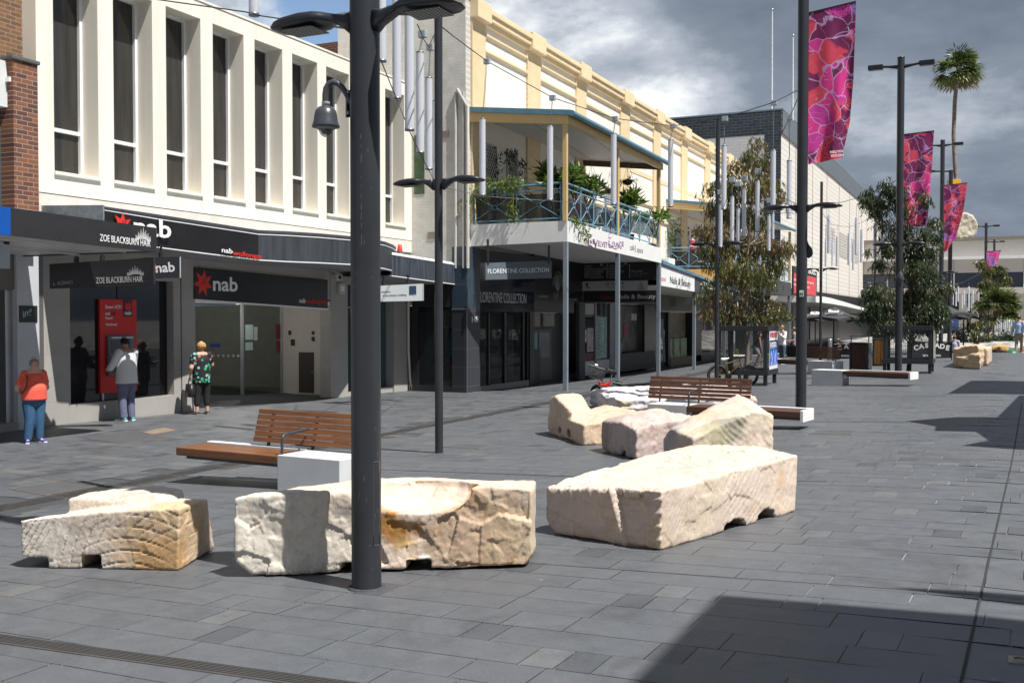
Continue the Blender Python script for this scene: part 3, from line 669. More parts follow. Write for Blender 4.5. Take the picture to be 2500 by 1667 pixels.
def hanging_signs():
    t, on, R, u = hanging_sign('hanging_sign', 'black under-awning sign with phone number and crown, hanging below the black awning', [(120.5, 644.5), (373.5, 629), (373.5, 693.5), (121.5, 705)], (17.9, 18.3), endm=M('dark_metal', (.05, .05, .055), .4, .5), rods=(.25, .5))
    p = on(235, 692); q = on(349, 688); text('ZOE BLACKBURN HAIR', tuple(p), .22*.7, GTXT, t, orient(q-p), width=(q-p).length)
    crown(on(330.5, 669), orient(q-p), .13, GTXT, t)
    p = on(130.5, 696.5); q = on(178, 693); text('p. 42284433', tuple(p), .09, GTXT, t, orient(q-p), width=(q-p).length)
    p = on(131, 653); q = on(183, 651); text('Est a long time ago', tuple(p), .05, M('faint_gold', (.05, .042, .025), .6), t, orient(q-p), width=(q-p).length)
    p = on(131, 661); q = on(204, 656); text('hair salon upstairs', tuple(p), .05, M('faint_gold', (.05, .042, .025), .6), t, orient(q-p), width=(q-p).length)
    t, on, R, u = hanging_sign('hanging_sign', 'black nab box sign with a silver end under the bank canopy beside the hair sign', [(355, 628.5), (438, 627), (438, 678), (355, 679)], (19.2, 19.6), endm=M('silver_end', (.45, .50, .53), .4, .4), rods=(.5,))
    p = on(380.5, 665.5); q = on(427, 662.5); text('nab', tuple(p), .26, M('pale_grey_letter', (.42, .42, .44), .5), t, orient(q-p), width=(q-p).length, off=.02)
    bank_logo(tuple(on(368, 655)), orient(q-p), .13, t)
    t, on, R, u = hanging_sign('hanging_sign', 'pale grey hanging sign with a navy square emblem under the end of the bank canopy', [(900, 699), (1032, 692.5), (1032, 734), (900, 737)], (24.6, 25.4), mat=M('pale_sign', (.42, .44, .45), .5, var=.03), endm=M('silver_end', (.45, .50, .53), .4, .4), rods=(.3, .75))
    p = on(999, 719); q = on(1016, 718.5); mb = MB(); h = Vector((0, 0, .21)); mb.prism([p, q, q+h, p+h], (0, 0, 0), Vector((R[0][2], R[1][2], R[2][2]))*.004); mb.build('emblem', M('navy', (.01, .035, .07), .5), t)
    c_ = M('pale_curl', (.42, .44, .45), .5)
    p2 = on(1008.5, 716.5); text('J', tuple(p2), .18, c_, t, orient(q-p), width=.06)
    p = on(905, 715); q = on(953, 713); text('The best solution', tuple(p), .05, CHAR, t, orient(q-p), width=(q-p).length)
    p = on(935, 723); q = on(993, 721); text('is not always a building.', tuple(p), .055, CHAR, t, orient(q-p), width=(q-p).length)
    # box light at the left edge
    t, on, R, u = hanging_sign('hanging_sign', 'small silver box sign hanging under the blue fascia at the left edge', [(-60, 596), (24, 597), (24, 655), (-60, 654)], (15.6, 15.8), mat=M('silver_box', (.36, .41, .45), .45, .3, var=.08), rods=(.9,))
    # security camera below canopy
hanging_signs()
def second_canopy():
    X = -14.45
    t = thing('shop_canopy', 'streaked black fascia canopy between the bank and the corner shop with tiles', 'canopy', (X, 25, 3.3))
    a0, a1 = PX(956, 674.5, X), PX(956, 618, X); b0, b1 = PX(1137.5, 698.5, X), PX(1137.5, 648, X); d = Vector((-.05, 0, 0))
    MB().hex([a0, b0, b0+d, a0+d, a1, b1, b1+d, a1+d]).build('fascia', M('streaky_fascia2', (.045, .055, .07), .5, var=.8, vs=9, streak=True), t)
    for (p, q, h) in ((a0, b0, 0), (a1, b1, -.045)):
        v = Vector((.012, 0, h)); e = Vector((.012, 0, h+.022)); k = Vector((-.0, 0, 0)); MB().hex([p+v, q+v, q+d, p+d, p+e, q+e, q+d+Vector((0, 0, .03)), p+d+Vector((0, 0, .03))]).build('trim_line', WHITE, t)
    MB().add([(a0.x, a0.y, a0.z+.02), (b0.x, b0.y, b0.z+.02), (XF, b0.y, b0.z+.02), (XF, a0.y, a0.z+.02)], [(0, 1, 2, 3)]).build('soffit', SOFFIT, t)
    MB().add([(a1.x, a1.y, a1.z-.02), (b1.x, b1.y, b1.z-.02), (XF, b1.y, b1.z-.02), (XF, a1.y, a1.z-.02)], [(0, 1, 2, 3)]).build('roof_sheet', GALV, t)
    c = PX(976, 617, X-.6); v = thing('roof_vent', 'small red capped vent on the canopy roof beside the bank window', 'vent', tuple(c))
    MB().lathe([(.07, -.15), (.05, 0), (.05, .04)], c, 12).build('base', M('cream_pipe', (.5, .48, .44), .6), v); MB().lathe([(.08, .03), (.05, .22), (.04, .23), (0, .23)], c, 12).build('cap', RTXT, v)
second_canopy()
def bank_camera():
    for px, py, lab in ((822, 677, 'pale box security camera under the bank canopy beside the entrance'),):
        c = PX(px, py, XF+.5); t = thing('security_camera', lab, 'camera', tuple(c))
        MB().box(c.x-.1, c.x+.1, c.y-.13, c.y+.13, c.z-.08, c.z+.08).build('housing', M('cream_pipe', (.5, .48, .44), .6), t, bevel=.02)
        MB().box(c.x+.101, c.x+.12, c.y-.06, c.y+.04, c.z-.05, c.z+.04).build('lens', BLKSAT, t)
        MB().tube([c, c+Vector((-.2, 0, .18))], .03, 8).build('bracket', M('cream_pipe', (.5, .48, .44), .6), t)
    c = PX(834, 704, XF+.06); t = thing('alarm_box', 'small pale alarm box on the bank pillar below the security camera', 'alarm box', tuple(c))
    MB().box(XF+.001, XF+.1, c.y-.14, c.y+.14, c.z-.16, c.z+.14).build('box', M('cream_pipe', (.5, .48, .44), .6), t, bevel=.03)
    MB().box(XF+.101, XF+.105, c.y-.07, c.y+.07, c.z-.08, c.z+.06).build('cover', WHITE, t)
bank_camera()
# ================================================================ cream and yellow two storey building with balconies
YEL = M('yellow_trim', (.74, .59, .37), .7, var=.06, vs=1.5)
YELB = brickmat('yellow_brick', (.74, .59, .37), (.71, .56, .34), (.64, .50, .31), 'Y', .24, .086, .006, .5, .8, .5, .08)
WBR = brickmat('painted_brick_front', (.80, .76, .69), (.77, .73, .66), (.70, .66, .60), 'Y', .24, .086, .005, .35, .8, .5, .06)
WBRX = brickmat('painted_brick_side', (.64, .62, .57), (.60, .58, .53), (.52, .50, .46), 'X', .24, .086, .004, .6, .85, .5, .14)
TEALP = M('blue_green_paint', (.10, .22, .29), .4, var=.12, vs=6)
BLUP = M('pale_blue_rail', (.17, .33, .44), .4, var=.1, vs=6)
POSTY = M('yellow_post', (.62, .43, .18), .5, var=.05)
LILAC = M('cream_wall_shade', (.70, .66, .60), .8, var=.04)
CEIL = brickmat('boarded_ceiling', (.60, .58, .56), (.59, .57, .55), (.42, .40, .38), 'Y', 30., .15, .006, .3, .5, 0, .03)
XY = -14.1; XB = -11.0; YW = 27.1
PIL = [(27.10, 27.98), (31.08, 32.16), (35.49, 36.49), (40.44, 41.60), (45.0, 46.1), (49.6, 50.7), (54.2, 55.3), (58.8, 59.9), (63.4, 64.4)]
def arcade_building():
    t = thing('arcade_building', 'long cream and yellow two storey building with pilasters and a stepped moulded parapet', 'building', (XY, 45, 0))
    Z = 11.0; Y1 = 64.4
    MB().box(XY-.4, XY, YW+.001, Y1, 4.8, Z).build('front_wall', WBR, t)
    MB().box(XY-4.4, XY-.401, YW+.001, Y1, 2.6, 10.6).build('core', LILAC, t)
    # mouldings
    for z0, z1, o, nm in ((10.88, 11.02, .10, 'cornice'), (11.02, 11.20, .20, 'cornice'), (11.20, 11.36, .26, 'coping')):
        MB().box(XY-.35, XY+o, YW, Y1, z0+.001, z1).build(nm, YEL, t, bevel=.02)
    fl = MB().box(XY-.40, XY+.10, YW, Y1, 11.362, 11.40).build('flashing', M('lead_grey', (.25, .28, .30), .5, .4), t)
    for (a, b), (c, d) in zip(PIL[:-1], PIL[1:]):
        for z0, z1 in ((10.54, 10.70), (10.05, 10.21), (7.0, 7.16), (6.40, 6.56)):
            if z0 < 8 and a < 30: continue
            mb = MB(); mb.prism([(XY, b-.001, z0), (XY+.03, b-.001, z0), (XY+.08, b-.001, z0+.05), (XY+.08, b-.001, z1-.05), (XY, b-.001, z1)], (0, 0, 0), (0, c-b, 0)); mb.build('moulding', YEL, t)
    for i, (a, b) in enumerate(PIL):
        MB().box(XY-.02, XY+.07, a, b, 4.79, 10.95).build('pilaster', YELB, t)
        MB().box(XY-.02, XY+.28, a-.02, b+.02, 10.90, 11.46).build('pilaster_cap', YEL, t, bevel=.025)
    MB().box(XY-.36, XY+.02, YW+.3, Y1, 8.25, 8.42).build('roof_flashing', YEL, t)
    # side wall of painted brick facing the bank, with its own chimney-like return
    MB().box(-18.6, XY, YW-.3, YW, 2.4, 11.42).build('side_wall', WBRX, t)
    MB().box(-18.62, XY+.03, YW-.33, YW+.01, 11.421, 11.50).build('side_coping', M('lead_grey', (.25, .28, .30), .5, .4), t)
    c_ = PY(1150, 26, YW-.3)
    for (px, w_) in ((1112, .10), (1131, .09)):
        p0 = PY(px, 225, YW-.34); p1 = PY(px, 655, YW-.34)
        MB().tube([p0+Vector((0, 0, .0)), Vector((p0.x, p0.y, p1.z))], w_*.45, 8).build('conduit', M('cream_pipe', (.62, .59, .53), .6), t)
    a = PY(1116, 218, YW-.36); MB().tube([a, PY(1142, 262, YW-.36), PY(1142, 655, YW-.36)], .05, 8).build('conduit', M('cream_pipe', (.62, .59, .53), .6), t)
    v0 = PY(1084, 323, YW-.3); 
    for px, py in ((1087, 329), (1054, 575)):
        p = PY(px, py, YW-.3); fr = MB(); [fr.box(p.x-.13, p.x+.13, p.y-.02, p.y-.0, p.z-.09+k*.055, p.z-.06+k*.055) for k in range(4)]; fr.build('air_vent', M('terracotta_vent', (.30, .22, .16), .8), t)
    g = PY(1022, 420, YW-.3); mb = MB().box(PY(1011, 400, YW-.31).x, PY(1036, 400, YW-.31).x, YW-.315, YW-.301, PY(1020, 478, YW).z, PY(1020, 335, YW).z); mb.build('window', M('green_board', (.05, .09, .04), .5, var=.4, vs=3), t)
    # end block of brown brick seen above the bank roof
    q0 = PY(765, 100, YW-.5); 
    MB().box(PY(755, 130, 30).x, PY(829, 130, 30).x, 30, 33, 5, PY(780, 108, 30).z).build('brick_block', brickmat('red_brick_block', (.16, .06, .04), (.11, .045, .035), (.2, .17, .15), 'X', .24, .086, .008, .4), t)
    # windows of the upper storey behind the balcony
    for (l, r, ty, by) in ((1184, 1210, 349, 459), (1236, 1262, 365, 470), (1324, 1338, 393, 480), (1438, 1455, 440, 530), (1474, 1492, 452, 560)):
        ya, yb = PX(l, 400, XY).y, PX(r, 400, XY).y; z1 = PX(l, ty, XY).z; z0 = 4.95
        gl = MB().box(XY+.0, XY+.012, ya, yb, z0, z1).build('window', DARKG, t)
        fr = MB(); fr.box(XY+.012, XY+.05, ya, ya+.05, z0, z1); fr.box(XY+.012, XY+.05, yb-.05, yb, z0, z1); fr.box(XY+.012, XY+.05, ya+.051, yb-.051, z1-.05, z1); fr.build('frame', M('old_white', (.5, .48, .45), .6), gl)
        gr = MB(); k = ya
        nn = max(2, int((yb-ya)/.13)); zz = z0
        while zz < z1-.2:
            for j in range(nn):
                y0_ = ya+.05+(yb-ya-.1)*j/nn; y1_ = ya+.05+(yb-ya-.1)*(j+1)/nn
                gr.bar((XY+.04, y0_, zz), (XY+.04, y1_, min(zz+.2, z1)), .014); gr.bar((XY+.045, y0_, min(zz+.2, z1)), (XY+.045, y1_, zz), .014)
            zz += .2
        gr.build('security_grille', M('grille_white', (.62, .60, .57), .5), gl)
    return t
arcade_building()
def railing_mesh(p, q, z0, z1, z0b, z1b, n, first=True):
    """blue balustrade between p and q: handrail, rails, uprights and crossed braces round a ring"""
    p = Vector(p); q = Vector(q); mb = MB()
    def at(f, k):   # k 0 bottom .. 1 top
        v = p.lerp(q, f); a = z0+(z0b-z0)*f; b = z1+(z1b-z1)*f; return Vector((v.x, v.y, a+(b-a)*k))
    mb.tube([at(0, 1), at(1, 1)], .033, 8)
    mb.tube([at(0, .84), at(1, .84)], .020, 6); mb.tube([at(0, .04), at(1, .04)], .022, 6)
    for i in range(n+1): mb.tube([at(i/n, -.03), at(i/n, 1)], .024 if i % 2 == 0 else .018, 6)
    for i in range(n):
        c = at((i+.5)/n, .44); u = (q-p).normalized(); r = .07
        for (f, k) in ((i/n, .06), (i/n, .83), ((i+1)/n, .06), ((i+1)/n, .83)):
            e = at(f, k); d = (c-e).normalized(); mb.tube([e, c-d*r], .013, 5)
        mb.tube([c+u*r*cos(a*pi/5)+Vector((0, 0, r*sin(a*pi/5))) for a in range(11)], .012, 5)
    return mb
def balcony_one():
    t = thing('balcony', 'large blue railed balcony of the lounge with yellow posts and teal edged roof', 'balcony', (XB-1, 31, 4))
    Y0, Y1 = YW, 36.25; zb0, zb1 = 4.20, 4.02; zt0, zt1 = 4.79, 4.56
    WF = M('white_fascia', (.74, .74, .73), .5, var=.04, vs=2)
    f1 = MB().hex([(XB-.04, Y0, zb0), (XB, Y0, zb0), (XB, Y1, zb1), (XB-.04, Y1, zb1), (XB-.04, Y0, zt0), (XB, Y0, zt0), (XB, Y1, zt1), (XB-.04, Y1, zt1)]).build('fascia', WF, t)
    f2 = MB().hex([(XY-.02, Y0, zb0-.05), (XB-.041, Y0, zb0), (XB-.041, Y0+.04, zb0), (XY-.02, Y0+.04, zb0-.05), (XY-.02, Y0, zt0), (XB-.041, Y0, zt0), (XB-.041, Y0+.04, zt0), (XY-.02, Y0+.04, zt0)]).build('fascia', WF, t)
    MB().hex([(XY, Y0+.041, zb0+.06), (XB-.05, Y0+.041, zb0+.06), (XB-.05, Y1, zb1+.06), (XY, Y1, zb1+.06), (XY, Y0+.041, zt0-.06), (XB-.05, Y0+.041, zt0-.06), (XB-.05, Y1, zt1-.06), (XY, Y1, zt1-.06)]).build('floor_slab', M('pale_soffit', (.55, .54, .52), .6, var=.05), t)
    # roof
    zr0 = 7.82; zw = 8.18; fall = .13
    def rp(x, y, dz=0): f = (x-XY)/(XB+.12-XY); return (x, y, zw+(zr0-zw)*f-fall*(y-Y0)/9.15+dz)
    xe = XB+.12
    MB().hex([rp(XY, Y0-.12, -.03), rp(xe, Y0-.12, -.03), rp(xe, Y1+.1, -.03), rp(XY, Y1+.1, -.03), rp(XY, Y0-.12, .03), rp(xe, Y0-.12, .03), rp(xe, Y1+.1, .03), rp(XY, Y1+.1, .03)]).build('roof', M('grey_sheet', (.35, .37, .38), .5, .3), t)
    MB().hex([rp(XY, Y0-.15, -.08), rp(xe+.04, Y0-.15, -.08), rp(xe+.04, Y0-.121, -.08), rp(XY, Y0-.121, -.08), rp(XY, Y0-.15, .07), rp(xe+.04, Y0-.15, .07), rp(xe+.04, Y0-.121, .07), rp(XY, Y0-.121, .07)]).build('roof_flashing', TEALP, t)
    gu = MB(); gu.tube([rp(xe+.07, Y0-.15, -.02), rp(xe+.07, Y1+.15, -.02)], .085, 10); gu.build('gutter', TEALP, t)
    be = MB(); be.hex([rp(XY, Y0-.10, -.36), rp(XB+.06, Y0-.10, -.33), rp(XB+.06, Y0-.03, -.33), rp(XY, Y0-.03, -.36), rp(XY, Y0-.10, -.081), rp(XB+.06, Y0-.10, -.081), rp(XB+.06, Y0-.03, -.081), rp(XY, Y0-.03, -.081)]); be.build('beam', POSTY, t)
    be = MB(); be.hex([rp(XB-.06, Y0-.03, -.30), rp(XB+.05, Y0-.03, -.30), rp(XB+.05, Y1, -.30), rp(XB-.06, Y1, -.30), rp(XB-.06, Y0-.03, -.07), rp(XB+.05, Y0-.03, -.07), rp(XB+.05, Y1, -.07), rp(XB-.06, Y1, -.07)]); be.build('beam', POSTY, t)
    be = MB(); be.hex([rp(XY, Y1-.1, -.30), rp(XB-.07, Y1-.1, -.30), rp(XB-.07, Y1, -.30), rp(XY, Y1, -.30), rp(XY, Y1-.1, -.07), rp(XB-.07, Y1-.1, -.07), rp(XB-.07, Y1, -.07), rp(XY, Y1, -.07)]); be.build('beam', M('brown_beam', (.13, .075, .05), .7), t)
    MB().add([rp(XY, Y0-.02, -.10), rp(XB-.07, Y0-.02, -.10), rp(XB-.07, Y1-.1, -.10), rp(XY, Y1-.1, -.10)], [(0, 1, 2, 3)]).build('ceiling', CEIL, t)
    for y in (Y0+.02, 31.55, 36.1):
        f = (y-Y0)/9.15; MB().box(XB-.13, XB-.01, y-.06, y+.06, zt0-.2*f+.0, zr0-.28-fall*f).build('post', POSTY, t)
    for y, px in ((Y0+.04, 1380), (31.6, 1505), (36.1, 1608)):
        f = (y-Y0)/9.15; MB().box(XB-.12, XB-.0, y-.06, y+.06, -.3, zb0-.18*f-.002).build('support_post', M('steel_blue_post', (.20, .235, .27), .45, var=.06), t)
    mb = railing_mesh((XB-.05, Y0+.1, 0), (XB-.05, 31.48, 0), 4.83, 5.86, 4.74, 5.76, 4); mb.build('railing', BLUP, t)
    mb = railing_mesh((XB-.05, 31.62, 0), (XB-.05, 36.05, 0), 4.73, 5.75, 4.62, 5.62, 4); mb.build('railing', BLUP, t)
    mb = railing_mesh((XY+.1, Y0+.02, 0), (XB-.2, Y0+.02, 0), 4.83, 5.80, 4.83, 5.88, 2); mb.build('railing', TEALP, t)
    gl = MB().box(XY+.15, XB-.22, Y0+.07, Y0+.075, 4.9, 5.6).build('screen_glass', glassmat('smoked_screen', (.03, .03, .03), .45, .05, .4), t)
    gl = MB().box(XB-.10, XB-.095, Y0+.2, 36.0, 4.9, 5.45).build('screen_glass', glassmat('smoked_screen', (.03, .03, .03), .45, .05, .4), t)
    pw = MB(); 
    p = PX(1431, 605, XB+.003); q = PX(1524, 620, XB+.003); R = orient(q-p)
    PUR = M('purple_lettering', (.20, .03, .20), .6, var=.03); GRL = M('grey_script', (.22, .22, .23), .6)
    parts = [('L', 1436, 601, .42, 1445), ('E', 1447, 595, .20, 1452), ('V', 1449, 607, .42, 1459), ('ELVET', 1460, 601, .24, 1483), ('L', 1486, 604, .34, 1493), ('OUN', 1494, 602, .24, 1511), ('G', 1512, 607, .34, 1517), ('E', 1518.5, 601, .22, 1523)]
    for s, px, py, h, pr in parts:
        a = PX(px, py, XB+.003); b = PX(pr, py, XB+.003); text(s, tuple(a), h, PUR, t, R, width=b.y-a.y, off=.0)
    sw = MB()
    def curl(pts, r=.008): sw.tube([PX(x, y, XB+.006) for x, y in pts], r, 4)
    curl([(1438, 566), (1434, 564), (1432.5, 569), (1433.5, 576), (1437, 580), (1441, 578)]); curl([(1436, 597), (1444, 600), (1450, 606), (1453, 602)])
    curl([(1494, 570), (1491, 567), (1487, 572), (1486, 580), (1490, 582), (1493, 578)]); curl([(1484, 596), (1490, 598), (1498, 606), (1505, 608), (1511, 603)])
    sw.each('flourish', PUR, t)
    for s, px, py, pr in (('café', 1538, 610, 1549), ('|', 1551, 612, 1552), ('space', 1555, 615.5, 1570)):
        a = PX(px, py, XB+.003); b = PX(pr, py, XB+.003); text(s, tuple(a), .27, GRL, t, R, width=b.y-a.y)
    return t
balcony_one()
def balcony_two():
    YA, YZ = 47.3, 62.8; X2 = -11.0
    t = thing('balcony', 'second blue railed balcony further along with yellow posts, partly behind the leafy tree', 'balcony', (X2-1, 50, 4))
    zt = 4.36
    MB().hex([(XY, YA, 3.82), (X2, YA, 3.72), (X2, YA+.05, 3.72), (XY, YA+.05, 3.82), (XY, YA, 4.30), (X2, YA, 4.28), (X2, YA+.05, 4.28), (XY, YA+.05, 4.30)]).build('fascia', M('orange_trim', (.68, .40, .13), .6), t)
    MB().hex([(X2-.05, YA+.051, 3.35), (X2, YA+.051, 3.35), (X2, YZ, 3.30), (X2-.05, YZ, 3.30), (X2-.05, YA+.051, 4.20), (X2, YA+.051, 4.20), (X2, YZ, 4.10), (X2-.05, YZ, 4.10)]).build('fascia', CHAR, t)
    MB().box(XY, X2-.051, YA+.06, YZ, 3.95, 4.10).build('floor_slab', M('pale_soffit', (.55, .54, .52), .6), t)
    def rp(x, y, dz=0): f = (x-XY)/(X2+.1-XY); return (x, y, 7.55-.40*f+(.10 if y > 55 else 0)+dz)
    zA = PX(1910, 500, X2).z
    for (y0, y1) in ((YA-.1, YZ+.2),):
        MB().hex([rp(XY, y0, -.03), rp(X2+.1, y0, -.03), rp(X2+.1, y1, -.03), rp(XY, y1, -.03), rp(XY, y0, .03), rp(X2+.1, y0, .03), rp(X2+.1, y1, .03), rp(XY, y1, .03)]).build('roof', CEIL, t)
        MB().hex([rp(XY, y0-.04, -.05), rp(X2+.14, y0-.04, -.05), rp(X2+.14, y0-.001, -.05), rp(XY, y0-.001, -.05), rp(XY, y0-.04, .09), rp(X2+.14, y0-.04, .09), rp(X2+.14, y0-.001, .09), rp(XY, y0-.001, .09)]).build('roof_flashing', TEALP, t)
        MB().hex([rp(XY, y0-.02, -.34), rp(X2+.1, y0-.02, -.34), rp(X2+.1, y0+.05, -.34), rp(XY, y0+.05, -.34), rp(XY, y0-.02, -.051), rp(X2+.1, y0-.02, -.051), rp(X2+.1, y0+.05, -.051), rp(XY, y0+.05, -.051)]).build('beam', POSTY, t)
        MB().tube([rp(X2+.15, y0, .0), rp(X2+.15, y1, 0)], .09, 8).build('gutter', TEALP, t)
    for y in (YA+.1, 54.9, 62.7): MB().box(X2-.16, X2-.02, y-.07, y+.07, 4.2, 7.15).build('post', POSTY, t)
    for y in (YA+.3, 54.9, 62.6): MB().box(X2-.16, X2-.02, y-.07, y+.07, -.4, 3.5).build('support_post', M('steel_blue_post', (.20, .235, .27), .45), t)
    railing_mesh((XY+.1, YA+.06, 0), (X2-.1, YA+.06, 0), 4.42, 5.33, 4.36, 5.28, 3).build('railing', BLUP, t)
    railing_mesh((X2-.08, YA+.3, 0), (X2-.08, 54.7, 0), 4.30, 5.25, 4.22, 5.2, 5).build('railing', BLUP, t)
    railing_mesh((X2-.08, 55.1, 0), (X2-.08, 62.5, 0), 4.22, 5.2, 4.14, 5.1, 5).build('railing', BLUP, t)
    MB().box(XY+.2, X2-.3, YA+.12, YA+.14, 4.4, 5.2).build('screen_glass', glassmat('smoked_screen', (.03, .03, .03), .45, .05, .4), t)
    # upper doors behind
    dm = MB()
    for y in (48.6, 50.2, 52.3): MB().box(XY+.01, XY+.05, y, y+.9, 4.2, 6.6).build('door', DARKG, t)
    MB().box(XY+.01, XY+.04, 53.6, 54.6, 4.2, 6.6).build('timber_door', M('dark_timber', (.05, .03, .022), .5), t)
balcony_two()
def nails_awning():
    X = XB-.05; ya = 36.45
    t = thing('street_awning', 'low awning past the balcony with white Nails & Beauty fascia and a blue grey roof edge', 'awning', (X-1, 44, 3.2))
    def seg(px0, px1, mat, f0, f1, out=0., nm='fascia'):
        # lines of fascia top and bottom, measured at two columns
        def line(px, top):
            return (642.+(672.-642.)*(px-1616)/(1694-1616)) if top else (698.+(712.-698.)*(px-1616)/(1694-1616))
        P = []
        for px in (px0, px1):
            a = PX(px, line(px, False), X); b = PX(px, line(px, True), X); P.append((a.lerp(b, f0), a.lerp(b, f1)))
        o = Vector((out, 0, 0)); d = Vector((-.05, 0, 0))
        return MB().hex([P[0][0]+o, P[1][0]+o, P[1][0]+d, P[0][0]+d, P[0][1]+o, P[1][1]+o, P[1][1]+d, P[0][1]+d]).build(nm, mat, t)
    seg(1613, 1895, CHAR, .0, 1.0); 
    o = seg(1613, 1694.5, M('white_fascia', (.74, .74, .73), .5), 0, .78, .02); o['label'] = 'white sign panel'
    seg(1613, 1694.5, M('grey_lav', (.40, .40, .44), .6), .785, .93, .02)
    seg(1613, 1895, TEALP, .94, 1.10, .08, 'roof_edge')
    a = PX(1616, 640, X); b = PX(1895, 752, X)
    zz = PX(1616, 698, X).z
    MB().add([(X-.06, a.y, zz+.03), (X-.06, b.y, zz-.25), (XY, b.y, zz-.25), (XY, a.y, zz+.03)], [(0, 1, 2, 3)]).build('soffit', M('cream_soffit', (.62, .58, .50), .6), t)
    MB().add([(X-.02, a.y, a.z+.02), (X-.02, b.y, b.z), (XY, b.y, b.z+.5), (XY, a.y, a.z+.5)], [(0, 1, 2, 3)]).build('roof_sheet', M('grey_sheet', (.35, .37, .38), .5, .3), t)
    for y in (41.5, 46.7, 52.5): MB().box(X-.2, X-.08, y-.06, y+.06, -.4, zz-.12).build('support_post', M('steel_blue_post', (.20, .235, .27), .45), t)
    X += .025
    p = PX(1636, 691, X); q = PX(1686, 701.5, X); text('Nails & Beauty', tuple(p), .38, BLACKP, t, orient(q-p), width=(q-p).length)
    p = PX(1615, 686, X); q = PX(1626, 688, X); text('now', tuple(p), .3, M('pink_letter', (.7, .25, .30), .5), t, orient(q-p), width=(q-p).length)
    p = PX(1710, 703, X); q = PX(1752, 712, X); text('•FROCK', tuple(p), .42, WTXT, t, orient(q-p), width=(q-p).length, off=.02)
    # split-system unit sitting on the awning near the wall
    c = PX(1630, 650, XY+.6); u = thing('air_conditioner', 'white air conditioner unit standing on the awning roof beside the blue railing', 'air conditioner', tuple(c))
    MB().box(c.x-.2, c.x+.2, c.y-.5, c.y+.5, c.z-.45, c.z+.35).build('housing', WHITE, u, bevel=.02)
    MB().lathe([(.22, 0), (.22, .02), (0, .02)], (0, 0, 0), 20).build('fan_grille', BLKSAT, u, world=False).matrix_local = Matrix.Translation((-.05, -.505, -.05)) @ Matrix.Rotation(pi/2, 4, 'X')
nails_awning()
